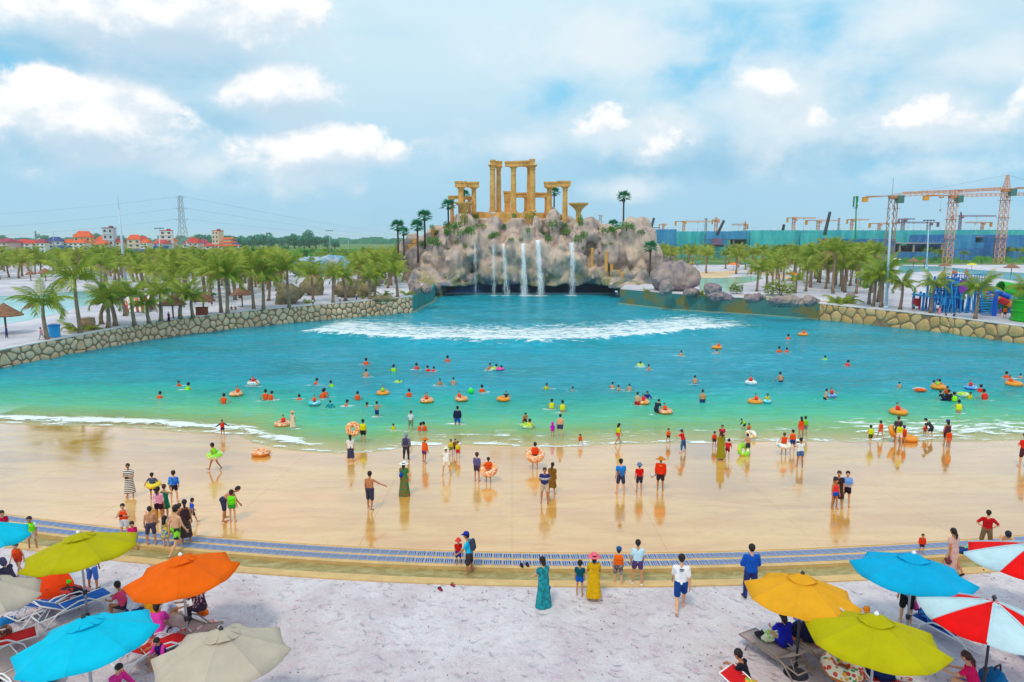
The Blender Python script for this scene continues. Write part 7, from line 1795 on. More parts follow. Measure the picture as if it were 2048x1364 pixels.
p(1454, 880, 918, 20, 'stoop', [sh_((214, 20, 26), .9), so_((150, 40, 40), .5), ('hair',)], 'child in a red shirt right of the olive yellow dress', .6)
p(1495, 867, 910, 330, 'reach', [so_((62, 58, 78), .6), ('hair',)], 'bare backed boy in dark shorts holding a green ring', .3, 'm', skin=1)
p(1497, 846, 872, 350, 'stand', [v_((250, 90, 20)), so_(DK), ('hair',)], 'child in an orange vest above the white ring behind the bare backed boy', .7)
p(1489, 838, 862, 300, 'stoop', [('jacket', (30, 60, 50)), v_((150, 230, 30)), so_(DK), ('hair',)], 'child with dark sleeves and a lime vest bending in the shallow water', .5)
p(1609, 832, 872, 20, 'stand', [v_((110, 226, 20)), so_((120, 120, 140), .5), ('hair',)], 'child in a green vest partly behind a woman in an orange vest', .4)
p(1601, 833, 876, 352, 'stand', [v_((250, 74, 14)), so_((240, 90, 70), .4), ('hair', 1.1)], 'woman with long hair and an orange vest standing in the surf', .1, 'f')
p(1584, 859, 903, 3, 'stand', [v_((252, 86, 10)), so_((30, 60, 150), .6), ('hair',)], 'boy in an orange vest and blue shorts at the waterline', .4)
p(1567, 865, 909, 355, 'inring', [v_((252, 74, 16)), so_((190, 120, 90), .3), ('hair',)], 'boy in an orange vest with a white and green ring', .45)
p(1599, 875, 934, 352, 'phone', [sh_((236, 238, 252)), ('shorts', (70, 110, 170), .42), ('phone',), ('hair',)], 'woman in a white shirt and denim shorts taking a picture of the children', 0, 'f')
p(1740, 850, 890, 350, 'walk2', [v_((206, 232, 20)), so_((70, 90, 30), .5), ('hair',)], 'child in a yellow green vest walking into the surf', .5)
p(1760, 841, 878, 340, 'walk', [v_((250, 76, 14)), so_((240, 110, 80), .4), ('hair',)], 'child in an orange vest running into the surf behind the yellow green vest', .6)
p(1794, 832, 884, 352, 'hold', [sh_((76, 66, 84)), so_((70, 60, 60), .7), ('hair',)], 'man in a dark shirt between two donut rings', 0, 'm')
p(1797, 844, 892, 355, 'stand2', [v_((220, 226, 10)), ('shorts', (244, 226, 220), .5), ('hair', .5)], 'girl in a yellow vest and white shorts before the man in the dark shirt', .35, 'f')
p(1806, 850, 888, 5, 'stand', [v_((248, 60, 16)), so_((190, 60, 60), .4), ('cap', (60, 60, 130))], 'child in an orange vest and blue cap between the donut rings', .6)
p(1849, 846, 874, 20, 'walk', [v_((250, 50, 20)), so_((180, 90, 80), .4), ('hair',)], 'small child in an orange vest held by a man in black', .9)
p(1862, 838, 877, 300, 'stoop', [sh_((56, 52, 66), .9), so_((54, 50, 66), .7), ('cap', (40, 38, 48))], 'man in black with a cap bending to a small child', 0, 'm')
p(1892, 839, 892, 352, 'stand', [('tanktop', (84, 44, 70)), so_((70, 40, 50), .6), ('cap', (60, 60, 160)), ('hair', .6)], 'woman in a dark top and violet cap at the waterline', 0, 'f')
p(1896, 858, 896, 5, 'stand', [v_((252, 74, 10)), so_((230, 110, 70), .4), ('hair',)], 'child in an orange vest in front of the woman with the violet cap', .6)
p(2045, 866, 933, 340, 'hold', [sh_((226, 40, 26)), so_((80, 40, 50), .8), ('cap', (110, 90, 90))], 'person in a red shirt cut by the right edge of the picture', 0, 'm')
p(1674, 940, 1013, 195, 'stand2', [('dress', (60, 40, 50), .35), ('hair', 0, True)], 'woman in a short black dress standing behind a girl in a red and blue swimsuit', 0, 'f')
p(1668, 955, 1017, 160, 'stand', [('swimsuit', (236, 50, 50), .0), ('briefs', (20, 90, 220)), ('hair',)], 'girl in a red and blue swimsuit holding on to the woman in black', .5, 'f')
p(1691, 941, 1011, 185, 'hold', [sh_((120, 170, 250), .7), ('shorts', (40, 26, 50), .5), ('hair',)], 'woman in a light blue shirt and black shorts beside the woman in black', 0, 'f')
# ------------------------------------------------------------------ on the ledge and the near sand
p(917, 1076, 1129, 170, 'stand', [sh_((226, 18, 20)), so_((28, 50, 160), .8), ('bucket_hat', (240, 70, 60))], 'small boy in a red shirt and red hat standing on the ledge', .8)
p(939, 1063, 1153, 285, 'reach', [sh_((30, 186, 232)), so_((64, 54, 60), .8), ('cap', (26, 50, 160)), ('backpack', (64, 62, 84))], 'man in light blue polo and blue cap, dark backpack on, wading in the trough', 0, 'm')
p(1087, 1115, 1214, 330, 'reach', [('dress', 'tealprint', 1.35), ('bag', (10, 100, 200)), ('hair', .5)], 'woman in a long teal dress holding a blue bag', 0, 'f')
p(1159, 1120, 1191, 10, 'stand', [('swimsuit', (0, 84, 100), .0), sh_((0, 84, 100)), so_((10, 90, 190), .3), ('hair',)], 'small boy in a teal swimsuit holding hands with the pink hat', .6)
p(1187, 1106, 1201, 0, 'hold', [('dress', (220, 168, 10), .85), ('hat', (250, 110, 130)), ('hair', .6)], 'woman in a mustard dress and a wide pink sun hat', 0, 'f')
p(1236, 1094, 1170, 10, 'stand2', [v_((252, 104, 10)), so_('camo', .75), ('cap', (30, 90, 160))], 'boy in an orange vest and camouflage shorts wearing a blue cap', .35)
p(1274, 1080, 1170, 2, 'stand2', [sh_((196, 230, 250)), so_((86, 60, 116), .45), ('shoes', (230, 230, 236)), ('hair',)], 'man in a pale blue shirt and purple shorts standing in the trough', .1, 'm')
p(1360, 1110, 1223, 2, 'walk2', [sh_((246, 240, 246), .75), ('print', (90, 90, 110)), so_((22, 66, 140), .75), ('hair',)], 'man in a white T shirt and navy shorts walking to the water', 0, 'm', skin=0)
p(1499, 1088, 1197, 350, 'hold', [('jacket', (14, 84, 186)), ('trousers', (40, 50, 110)), ('shoes', (60, 50, 60)), ('hair',)], 'man in a blue shirt and navy trousers next to the mustard parasol', 0, 'm')
p(1841, 1067, 1122, 175, 'stand', [('jacket', (250, 50, 14)), ('print', (60, 160, 110), 'front'), so_((50, 40, 70), .5), ('hair',)], 'child in a glossy orange jacket standing on the gratings', .6)
p(1902, 1057, 1148, 330, 'walk', [('dress', (222, 172, 160), .85), ('bag', (110, 60, 60), 'l'), ('shoes', (40, 36, 44)), ('hair', 0, True)], 'woman in a pale pink dress stepping over the trough with sandals in her hand', 0, 'f')
p(1970, 1020, 1098, 10, 'hips', [sh_((196, 10, 26), .8), ('trousers', (128, 100, 74)), ('hair',)], 'man in a red T shirt and brown trousers with hands on his hips', 0, 'm')
p(2005, 1052, 1128, 190, 'stoop', [so_((40, 34, 44)), ('cap', (40, 44, 64))], 'bare chested man in a dark cap looking down behind the striped parasol', 0, 'm', skin=0)
p(188, 1096, 1179, 10, 'stand2', [sh_((230, 236, 246)), so_((72, 120, 214), .95), ('shoes', (40, 30, 40)), ('hair',)], 'person in blue shorts and black shoes standing behind the lime parasol', 0, 'm')
p(1810, 1140, 1247, 5, 'stand', [sh_((126, 136, 170)), so_((30, 28, 36), .75), ('hair',), ('bag', (230, 60, 160))], 'person in a grey shirt and black shorts under the right cyan parasol', 0, 'm')
p(1727, 1212, 1300, 200, 'stand', [sh_((180, 60, 60)), so_(DK), ('cap', (220, 130, 20))], 'person in an orange cap showing behind the right lime parasol', .2)
p(2047, 1195, 1262, 180, 'sitlow', [sh_((150, 120, 170)), so_(DK), ('hair', .8)], 'person in a mauve top seated at the right edge between the striped parasols', 0, 'f')
def S_(px, py, lift=0): q = G(px, py); q.z += lift; return q
p(0, 0, 100, 300, 'sitlow', [('jacket', (70, 60, 84)), ('skirt', (66, 56, 80), .8), ('hood', (90, 80, 110)), ('bag', (130, 20, 50))], 'person wrapped in a dark grey shawl crouching on the sand at the left edge', 0, 'f', at=S_(22, 1166), scale=1.6)
p(0, 0, 100, 20, 'sitlow', [sh_((200, 206, 228)), so_((40, 50, 110)), ('hair', 0, True)], 'person in a pale grey shirt seated left under the orange parasol', 0, 'm', at=S_(266, 1234, .1), scale=1.65)
p(0, 0, 100, 300, 'sitlow', [sh_((236, 70, 120)), so_(DK), ('hair',)], 'person in a pink top seated just behind the pale grey shirt', 0, 'f', at=S_(252, 1222, .1), scale=1.55)
p(0, 0, 100, 350, 'sitlow', [sh_((214, 150, 20)), so_((60, 60, 90)), ('hair', .4)], 'person in a mustard shirt seated under the orange parasol', 0, 'f', at=S_(308, 1250, .15), scale=1.6)
p(0, 0, 100, 60, 'sitlow', [sh_((200, 216, 250)), so_((170, 140, 60)), ('hair', .5)], 'person in a pale blue shirt seated beside the mustard shirt', 0, 'f', at=S_(330, 1248, .15), scale=1.6)
p(0, 0, 100, 355, 'sitlow', [('jacket', (246, 70, 190)), so_((236, 70, 170)), ('hair', .5)], 'woman in a hot pink shirt seen from behind under the orange parasol', 0, 'f', at=S_(316, 1284, .2), scale=1.7)
p(0, 0, 100, 330, 'sitfwd', [('shirt', 'maroonflower', .9), ('trousers', (60, 44, 66)), ('hat', (120, 84, 96))], 'woman in a dark flowered blouse and a brown sun hat on a lounger', 0, 'f', at=S_(404, 1264, .32), scale=1.65)
p(0, 0, 100, 200, 'sitlow', [sh_((246, 60, 180), 1.1), ('vest', (60, 30, 110)), so_((40, 30, 90)), ('hair',)], 'child in a pink and navy top between the cyan and beige parasols', .6, 'f', at=S_(326, 1330, .25), scale=1.15)
p(0, 0, 100, 240, 'sitlow', [sh_((240, 150, 150)), so_((200, 60, 60)), ('hair',)], 'child with black hair leaning down between the cyan and beige parasols', .6, 'f', at=S_(318, 1316, .25), scale=1.1)
p(0, 0, 100, 120, 'sitlow', [('jacket', (250, 50, 150)), so_((30, 110, 210)), ('hair',)], 'person in pink and white leaning out below the big cyan parasol', 0, 'f', at=S_(228, 1392, .1), scale=1.5)
p(0, 0, 100, 340, 'sitlow', [sh_((24, 30, 180), .7), ('trousers', (24, 30, 160)), ('hair', .8, True)], 'woman in royal blue sitting on a taupe lounger under the mustard parasol', 0, 'f', at=S_(1570, 1316, .34), scale=1.68)
p(0, 0, 100, 300, 'sitlow', [sh_((30, 30, 46), .6), so_((40, 40, 56)), ('hair',)], 'boy in a black shirt sitting at the bottom left of the right parasols', .2, 'm', at=S_(1492, 1378, .12), scale=1.6)
p(0, 0, 100, 300, 'sitlow', [sh_((236, 20, 100), .6), so_((30, 110, 210)), ('hair', 0, True)], 'woman in a hot pink shirt sitting beside the pole of the striped parasol', 0, 'f', at=S_(1948, 1390, .14), scale=1.7)
# ------------------------------------------------------------------ rings on the beach
def held(px, py, wpx, style, label, base_py, tilt=0, rz=0, roll=0):
 b_ = G(px, base_py); q = PD(px, py, b_.y); r_ = D2(wpx, q.y)/2; return ring(q, r_, style, label, tilt, rz, 'rings carried on the beach', roll)
ring_at(522, 910, 38, 'donut', 'donut ring lying alone on the wet beach', rz=.4)
ring_at(1817, 882, 34, 'plain', 'caramel ring lying on the sand edge at the right')
held(307, 969, 30, 'yellow', 'yellow ring round the waist of the boy in the slate shirt', 998, 6)
held(429, 910, 34, 'green', 'green and white ring round the child in the lime vest', 941, 8)
held(706, 858, 31, 'donut2', 'donut ring held upright by the boy in the yellow vest', 887, 74, .15)
held(977, 938, 38, 'donut', 'tilted donut ring beside the mauve shirt', 963, 38, .2, -14)
held(1070, 909, 40, 'donut', 'donut ring round the child walking to the water', 937, 36)
held(1487, 900, 30, 'green', 'green and white ring held by the bare backed boy', 910, 60, .3)
held(1502, 868, 22, 'white', 'white ring between the two children in the shallow water', 878, 30, 0)
held(1567, 889, 30, 'white', 'white and green ring round the boy in the orange vest', 909, 10)
held(1784, 862, 26, 'plain', 'caramel ring carried upright beside the man in the dark shirt', 884, 70, .9)
# ------------------------------------------------------------------ bathers in the pool
GW = 'bathers in the pool'
def sw(px, top, bot, kind, label, face=0, imm=.62, child=.5, build='m', pose='swim', items=None, skin=None):
 it = items or {'o': [v_(OR), ('hair',)], 'g': [v_((150, 236, 20)), ('hair',)], 'y': [v_(YL), ('hair',)], 'r': [v_((240, 50, 30)), ('hair',)], 'b': [so_(NAVY), ('hair',)]}[kind]
 if kind == 'b' and items is None: child = 0
 return person(px, top, bot, face, pose, it, label, child, build, imm, skin=skin, group=GW)
def floater(px, py, wpx, style, label, z=.12, **k): return ring_at(px, py, wpx, style, label, z, group='rings floating in the pool', **k)
A = 180
for px, t_, b_, kind, face, imm, lab in (
 (318, 783, 795, 'o', 20, .72, 'swimmer in an orange vest furthest to the left, low in the water'), (360, 760, 771, 'o', 200, .72, 'swimmer in an orange vest right next to a green one on the left'), (374, 765, 778, 'g', 30, .7, 'swimmer in a green vest on the far left'),
 (447, 787, 807, 'o', 10, .55, 'child in an orange vest standing in front of the first donut ring'), (531, 779, 799, 'o', 0, .56, 'left one of two children in orange vests standing together'), (541, 782, 799, 'o', 40, .58, 'right one of two children in orange vests standing together'),
 (598, 789, 799, 'o', 0, .75, 'swimmer in an orange vest right of the two standing together'), (630, 756, 768, 'o', 60, .7, 'swimmer in an orange vest left of the green one in mid water'), (664, 761, 773, 'g', -40, .7, 'swimmer in a green vest beside the orange one in mid water'),
 (645, 778, 796, 'o', 20, .6, 'left of two children in orange vests close together near the teal ring'), (651, 776, 792, 'o', -30, .62, 'right of two children in orange vests close together near the teal ring'), (690, 799, 810, 'o', 80, .75, 'child in an orange vest swimming flat near the teal shirt'),
 (715, 783, 799, 'o', 0, .6, 'child in an orange vest right of the swimming one'), (732, 716, 729, 'o', 0, .68, 'bather in an orange vest in the deep water on the left'), (787, 729, 741, 'g', 0, .7, 'bather in a green vest in the deep water'),
 (833, 726, 737, 'r', 0, .72, 'bather in a red vest in the deep water'), (857, 731, 742, 'r', -30, .7, 'left of two bathers in red vests side by side'), (866, 733, 742, 'r', 30, .72, 'right of two bathers in red vests side by side'),
 (895, 711, 723, 'o', 0, .7, 'bather in an orange vest nearest the breaking wave'), (818, 778, 793, 'o', 0, .62, 'child in an orange vest between two donut rings'), (730, 804, 812, 'o', 90, .8, 'child in an orange vest lying flat in the water beside the blue trunks'),
 (964, 770, 784, 'o', 0, .66, 'bather in an orange vest beside the green ball'), (1092, 765, 777, 'y', 160, .68, 'bather in a yellow vest alone in mid water'), (1103, 798, 817, 'y', 10, .55, 'left of two children in yellow vests standing waist deep'),
 (1125, 801, 823, 'y', 0, .5, 'right of two children in yellow vests standing waist deep'), (1577, 668, 678, 'o', 0, .7, 'bather in an orange vest left of the farthest donut ring'), (1559, 693, 703, 'o', 0, .72, 'left of two orange heads in the far right water'),
 (1574, 695, 703, 'o', 0, .74, 'right of two orange heads in the far right water'), (1651, 711, 718, 'g', 0, .78, 'lone green vest low in the far right water'), (1694, 720, 730, 'r', 40, .72, 'lone red vest in the far right water'),
 (1880, 758, 769, 'o', 0, .7, 'bather in an orange vest behind the ring on the right'), (1893, 771, 785, 'o', 180, .62, 'child in an orange vest above the two black shirts'), (1909, 784, 801, 'g', 0, .6, 'child in a green vest right of the black shirts'),
 (1961, 769, 784, 'r', 20, .64, 'child in a red vest turned away beside the blue ring'), (1970, 778, 798, 'r', -20, .58, 'child in a red vest standing before the blue ring'), (1917, 800, 825, 'y', 10, .45, 'child in a yellow vest standing deeper than the surf on the right'),
 (2014, 743, 755, 'o', 0, .7, 'bather in an orange vest at the far right'), (787, 846, 860, 'y', 178, .55, 'toddler in a yellow vest and navy bottoms in the shallows'), (838, 845, 861, 'o', 60, .6, 'left of two children in orange vests lying in the shallows'), (851, 843, 861, 'o', -60, .6, 'right of two children in orange vests lying in the shallows')):
 sw(px, t_, b_, kind, lab, face, imm, .55)
for px, t_, b_, face, imm, lab in (
 (732, 738, 754, 0, .62, 'bare shouldered bather behind the orange vests on the left'), (880, 756, 770, 180, .62, 'bare shouldered bather in mid water, left of a second one'), (907, 755, 768, 0, .64, 'bare shouldered bather in mid water, right of a first one'),
 (978, 725, 739, 150, .66, 'bare shouldered bather at the left end of the raft group'), (1142, 773, 781, 90, .75, 'bare shouldered swimmer with only the head and arms showing'), (1224, 764, 775, 20, .7, 'swimmer splashing water up'), (1240, 770, 780, -60, .7, 'bare shouldered swimmer between the splash and the man standing'),
 (1259, 768, 781, 0, .62, 'bare backed man standing right of the splash'), (1300, 729, 741, -50, .64, 'bare backed man beside the green ring in the deep water'), (1361, 701, 711, 30, .7, 'lone bather in the deep water below the wave'), (1390, 751, 766, 0, .6, 'bare backed man alone in mid water on the right'),
 (1562, 744, 762, -20, .56, 'bare backed man standing in the right water'), (1799, 764, 774, 0, .66, 'boy standing alone left of the right hand crowd'), (2042, 747, 755, 0, .75, 'head of a swimmer at the right edge'), (1434, 699, 706, 0, .76, 'head below the far donut ring')):
 sw(px, t_, b_, 'b', lab, face, imm)
p(586, 821, 857, 10, 'stand', [('dress', 'floralpale', .6), ('hat', (240, 180, 120)), ('hair',)], 'woman in a pale flowered dress and straw hat beside a donut ring', 0, 'f', .10, group=GW)
p(754, 802, 832, 30, 'armface', [so_((20, 50, 130), .6), ('hair',)], 'bare chested boy in blue trunks wading with a hand at his face', .3, 'm', .26, group=GW)
p(822, 821, 860, 20, 'stand2', [sh_((206, 226, 250)), so_((110, 146, 120), .9), ('hair',)], 'man in a white shirt and olive shorts wading in the shallows', .1, 'm', .06, group=GW)
p(915, 812, 849, 5, 'stand2', [('jacket', (30, 34, 76)), so_((14, 90, 190), .6), ('hair',)], 'man in a navy rash shirt and blue shorts wading', 0, 'm', .24, group=GW)
p(660, 801, 815, 5, 'swim', [('jacket', (20, 140, 160)), ('hair',)], 'child in a teal shirt with yellow arm floats', .5, 'm', .6, group=GW)
p(1405, 779, 803, 5, 'stand2', [so_((44, 60, 110), .6), ('hair',)], 'bare backed man in navy trunks standing waist deep on the right', 0, 'm', .46, group=GW, skin=1)
p(1274, 784, 809, 20, 'reach', [so_((190, 30, 50), .6), ('hair',)], 'bare chested man in red trunks pushing a donut ring', 0, 'm', .42, group=GW, skin=0)
p(1294, 781, 797, 180, 'swim', [('jacket', (26, 40, 140)), ('hair',)], 'child in a navy swim shirt behind the pushed donut ring', .5, 'm', .55, group=GW)
p(1312, 800, 827, 30, 'stoop', [sh_((40, 42, 56)), so_((40, 50, 80)), ('hair',)], 'man in a black shirt pulling a donut ring', 0, 'm', .32, group=GW)
p(1049, 822, 848, 170, 'stoop', [so_((110, 50, 50)), ('hair',)], 'bare chested man playing behind a green ring in the shallows', 0, 'm', .3, group=GW, skin=1)
p(1650, 777, 797, 90, 'reach', [so_((40, 50, 70)), ('hair',)], 'bare chested man pushing a blue ring', 0, 'm', .5, group=GW, skin=0)
p(1534, 786, 801, 180, 'swim', [v_(YL), ('hair',)], 'child in a yellow vest sitting in a cyan ring', .5, 'm', .55, group=GW)
p(1865, 760, 776, 60, 'reach', [so_(NAVY), ('hair',)], 'bare chested man holding the donut ring on the right', 0, 'm', .58, group=GW, skin=0)
p(1897, 779, 800, 5, 'stand', [sh_((34, 34, 50)), so_(NAVY), ('hair',)], 'right one of two people in black shirts in the right hand crowd', 0, 'm', .52, group=GW)
p(1888, 783, 800, -30, 'stoop', [sh_((40, 38, 56)), so_(NAVY), ('hair',)], 'left one of two people in black shirts in the right hand crowd', 0, 'm', .5, group=GW)
p(1939, 783, 796, 180, 'swim', [v_(YL), ('hair',)], 'child in a yellow vest behind the green and white ring', .5, 'm', .62, group=GW)
def rider(px, py, wpx, style, kind, rlab, plab, dx=0, face=170, items=None, lift=.12):
 o = floater(px, py, wpx, style, rlab, rz=rnd.random()); it = items or {'o': [v_(OR), so_(NAVY), ('hair',)], 'g': [v_((150, 230, 20)), so_(NAVY), ('hair',)], 'r': [v_((240, 50, 30)), so_(NAVY), ('hair',)], 'y': [v_(YL), so_(NAVY), ('hair',)]}[kind]
 q = o.location.copy(); q.x += D2(dx, q.y); q.z = lift+.04; r_ = D2(wpx, q.y)/2
 person(px, 0, 26, face, 'ring', it, plab, .5, 'm', 0, at=q, scale=max(1.0, min(1.55, r_*2.0)), group=GW)
for a in ((472, 788, 26, 'donut', 'o', 'leftmost donut ring floating with a rider', 'rider in an orange vest on the leftmost floating donut ring', 4), (565, 848, 32, 'donut', 'r', 'donut ring floating beside the flowered dress', 'child in a red vest riding the ring beside the flowered dress', 2),
 (766, 786, 26, 'plain', 'g', 'caramel ring floating with a green vest in it', 'child in a green vest sunk in a caramel ring', 0), (854, 801, 27, 'donut2', 'o', 'donut ring floating with only a small head above it', 'child almost hidden in the donut ring in mid water', -1),
 (923, 798, 26, 'donut2', 'o', 'donut ring beside the green ball', 'rider in an orange vest at the left of the ring beside the green ball', -4), (1007, 798, 27, 'plain', 'o', 'caramel ring tipping under its rider in the middle of the pool', 'rider in a dark shirt on the tipping caramel ring', 6),
 (1285, 804, 28, 'donut2', 'r', 'donut ring pushed by the man in red trunks', 'child lying in the ring pushed by the man in red trunks', 2), (1331, 823, 29, 'donut', 'o', 'donut ring pulled by the man in the black shirt', 'child lying in the ring pulled by the man in the black shirt', -1),
 (1434, 695, 20, 'plain', 'o', 'caramel ring in the deep water below the wave on the right', 'rider on the far caramel ring below the wave', 4), (1606, 669, 19, 'plain', 'o', 'farthest caramel ring at the upper right of the pool', 'rider on the farthest caramel ring', 2),
 (1502, 765, 23, 'white', 'r', 'white and yellow ring in the right half of the pool', 'rider in a red vest on the white and yellow ring', 0), (1510, 803, 28, 'plain', 'o', 'thick caramel ring beside the cyan ring', 'child sunk in the thick caramel ring', 3),
 (1664, 791, 19, 'blue', 'r', 'blue and white ring pushed by a bare chested man', 'child in a red vest in the blue and white ring', 0), (1877, 774, 28, 'plain', 'g', 'caramel ring held by a bare chested man on the right', 'child in a green vest in the caramel ring on the right', -1),
 (1942, 775, 23, 'blue', 'r', 'blue ring in the right hand crowd', 'child in a red vest in the blue ring of the right hand crowd', 0), (2028, 768, 30, 'plain', 'o', 'caramel ring at the right edge of the pool', 'rider in an orange vest on the caramel ring at the right edge', -6),
 (1797, 824, 34, 'plain', 'r', 'caramel ring drifting near the right surf', 'rider in a red vest with legs hanging over the caramel ring near the surf', -1), (629, 806, 24, 'cyan', 'o', 'teal ring floating on the left', 'child in an orange vest in the teal ring', 0),
 (507, 766, 24, 'white', 'r', 'white raft ring shared by three children', 'middle one of three children in the white raft ring', 0)):
 rider(*a, items=[sh_((50, 36, 50)), so_(NAVY), ('hair',)] if 'dark shirt' in a[6] else None)
sw(501, 757, 769, 'r', 'left one of three children at the white raft ring', 170, .55); sw(513, 757, 769, 'r', 'right one of three children at the white raft ring', 200, .55)
for a in ((797, 764, 16, 'green', 'lime ring with a swimmer lying on it'), (1000, 738, 16, 'pink', 'pink ring at the right end of the raft group'), (988, 737, 18, 'green', 'green ring in the middle of the raft group'), (1281, 730, 16, 'green', 'green ring in the deep water beside a bare backed man'), (1534, 803, 18, 'cyan', 'cyan ring round the child in the yellow vest'), (1927, 789, 24, 'green', 'green and white ring drifting in the right hand crowd'), (1055, 851, 26, 'green', 'green and white ring in the shallows before the man')): floater(*a)
sw(797, 759, 766, 'g', 'swimmer lying over the lime ring', 90, .72); sw(992, 728, 740, 'o', 'bather in an orange vest in the middle of the raft group', 10, .66); sw(1002, 731, 740, 'o', 'bather in the pink ring at the right end of the raft group', 20, .7, items=[('jacket', (60, 50, 90)), ('hair',)]); sw(1280, 723, 733, 'g', 'bather in a green vest in the green ring in the deep water', 20, .66); sw(1058, 838, 856, 'y', 'child in a yellow vest in the green ring in the shallows', 20, .6)
q = P(942, 785, .1); o = thing('beach_ball', 'bright green ball floating beside an orange vest', 'ball', q); r_ = D2(6, q.y); b = MB(); b.lathe([(r_*math.cos(-1.5+i*.3), r_+r_*math.sin(-1.5+i*.3)-.1) for i in range(11)], (0, 0, 0), 14); b.obj('ball_skin', mat('ball_green', lin(40, 236, 60), .3, .05), o, True); b = MB(); b.lathe([(.05, 2*r_-.1), (.05, 2*r_-.07)], (0, 0, 0), 8); b.obj('valve', WHITE, o)
q = P(1839, 780, .1); o = thing('float_board', 'orange float board drifting alone in the right water', 'float board', q, .1); b = MB(); b.box((0, 0, .02), (D2(19, q.y), .5, .12)); b.tube([(-D2(9, q.y), -.25, .02), (D2(9, q.y), -.25, .02)], .1, 8); b.obj('board', cloth((246, 100, 30)), o); b = MB(); b.tube([(-.5, .1, .08), (0, .2, .16), (.5, .1, .08)], .03, 6); b.obj('rope', WHITE, o)
# people far off on the terraces
def tp(px, top, bot, face, pose, items, label, child=0, build='m'):
 q = TG(px, bot); q2 = PD(px, top, q.y); person(px, top, bot, face, pose, items, label, child, build, 0, at=q, scale=max(1.0, min(1.8, q2.z-q.z)), group='people on the terraces')
for a in ((84, 655, 681, 300, 'walk', [sh_((250, 170, 190)), ('trousers', (190, 170, 180)), ('hair',)], 'person in a pink shirt walking beside the first left palm'), (218, 636, 656, 0, 'stand', [sh_((50, 40, 80)), ('trousers', (40, 36, 70)), ('hair',)], 'person in dark clothes beside the third left palm'),
 (14, 652, 676, 90, 'stand2', [('jacket', (40, 60, 120)), ('trousers', (40, 50, 90)), ('hair',)], 'person in navy under the leftmost thatched parasol'), (338, 624, 642, 20, 'stand', [('dress', (70, 30, 70), 1.2), ('hair', .6)], 'person in a dark dress under the thatched parasol near the tent'), (424, 600, 613, 180, 'stand', [sh_((240, 90, 110)), so_((50, 60, 110)), ('hair',)], 'person in a pink top under the dark green umbrella'),
 (626, 602, 612, 180, 'stand', [sh_((240, 240, 244)), so_(NAVY), ('hair',)], 'person in white at the left wall among the palms'), (680, 599, 606, 180, 'stand', [sh_((240, 236, 240)), so_(DK), ('hair',)], 'small figure in white beside the nineteenth palm'), (713, 594, 603, 160, 'stand', [sh_((70, 110, 190)), so_(DK), ('hat', (240, 240, 240))], 'person in blue with a white hat near the cave boulder'),
 (463, 608, 622, 160, 'sitfwd', [sh_((40, 40, 66)), so_(DK), ('hair',)], 'left seated person under the fourth thatched parasol'), (472, 609, 622, 200, 'sitfwd', [sh_((90, 60, 60)), so_(DK), ('hair',)], 'right seated person under the fourth thatched parasol'),
 (1826, 590, 610, 350, 'walk', [sh_((70, 50, 90)), so_((50, 40, 80)), ('hair',)], 'person walking on the terrace left of the red chair'), (1827, 609, 622, 0, 'stand', [sh_((40, 180, 170)), so_((40, 60, 60)), ('hair',)], 'child in turquoise at the right wall'), (1874, 607, 628, 350, 'stand', [sh_((240, 230, 240)), so_((90, 90, 110)), ('hair',)], 'woman in white at the wall before the play structure'),
 (1879, 614, 629, 350, 'stand', [('dress', (250, 130, 160), .5), ('hair',)], 'child in pink beside the woman in white at the wall'), (1893, 621, 632, 300, 'sitlow', [sh_((40, 50, 100)), so_(NAVY), ('hair',)], 'person in navy sitting on the wall top'), (1907, 621, 633, 60, 'sitlow', [sh_((60, 60, 110)), so_(NAVY), ('hair',)], 'second person sitting on the wall top, right of the one in navy'),
 (2009, 613, 637, 350, 'stand', [sh_((250, 80, 20)), so_((60, 50, 60)), ('hair',)], 'person in orange under the slides'), (1999, 615, 634, 20, 'stand', [sh_((130, 60, 190)), so_((150, 100, 80)), ('hair',)], 'person in purple beside the one in orange under the slides')): tp(*a)
for i, (px, py) in enumerate(((1885, 556), (1906, 552), (1911, 553), (1931, 552), (1934, 556), (1888, 560))):
 person(px, 0, 18, 180, 'stand', [[v_(OR), ('hair',)], [sh_((230, 120, 80)), ('hair',)], [so_(NAVY), ('hair',)]][i % 3] , ('child on the left tower of the play structure', 'first child on the middle deck of the play structure', 'second child on the middle deck of the play structure', 'left child on the right deck of the play structure', 'right child on the right deck of the play structure', 'child behind the left railing of the play structure')[i], .5, 'm', 0, at=PD(px, py+6, ps.location.y+2), scale=1.3, group='children on the play structure')
# ================================================================== parasols on the near sand
def canopy_mat(name, col, tr=.18):
 M = bpy.data.materials.new(name); M.use_nodes = True; t = T(M.node_tree); b = t.n['Principled BSDF']; tc = t.new('ShaderNodeTexCoord').outputs['Object']
 c = t.mix(t.mr(t.noise(tc, 2.2, 5, .6), .35, .7), col, tuple(x*.88 for x in col[:3])+(1,)); t.put(b.inputs['Base Color'], c); b.inputs['Roughness'].default_value = .75; b.inputs['Specular IOR Level'].default_value = .15
 h = t.m('ADD', t.noise(tc, 3.0, 4, .6), t.m('MULTIPLY', t.noise(tc, 60, 2, .5), .12)); t.put(b.inputs['Normal'], t.new('ShaderNodeBump', None, Strength=.25, Distance=.05, Height=h).outputs[0])
 tl = t.new('ShaderNodeBsdfTranslucent'); t.put(tl.inputs[0], c); mx = t.new('ShaderNodeMixShader', None, i0=tr, i1=b.outputs[0], i2=tl.outputs[0]); t.l.new(mx.outputs[0], t.n['Material Output'].inputs[0])
 return M
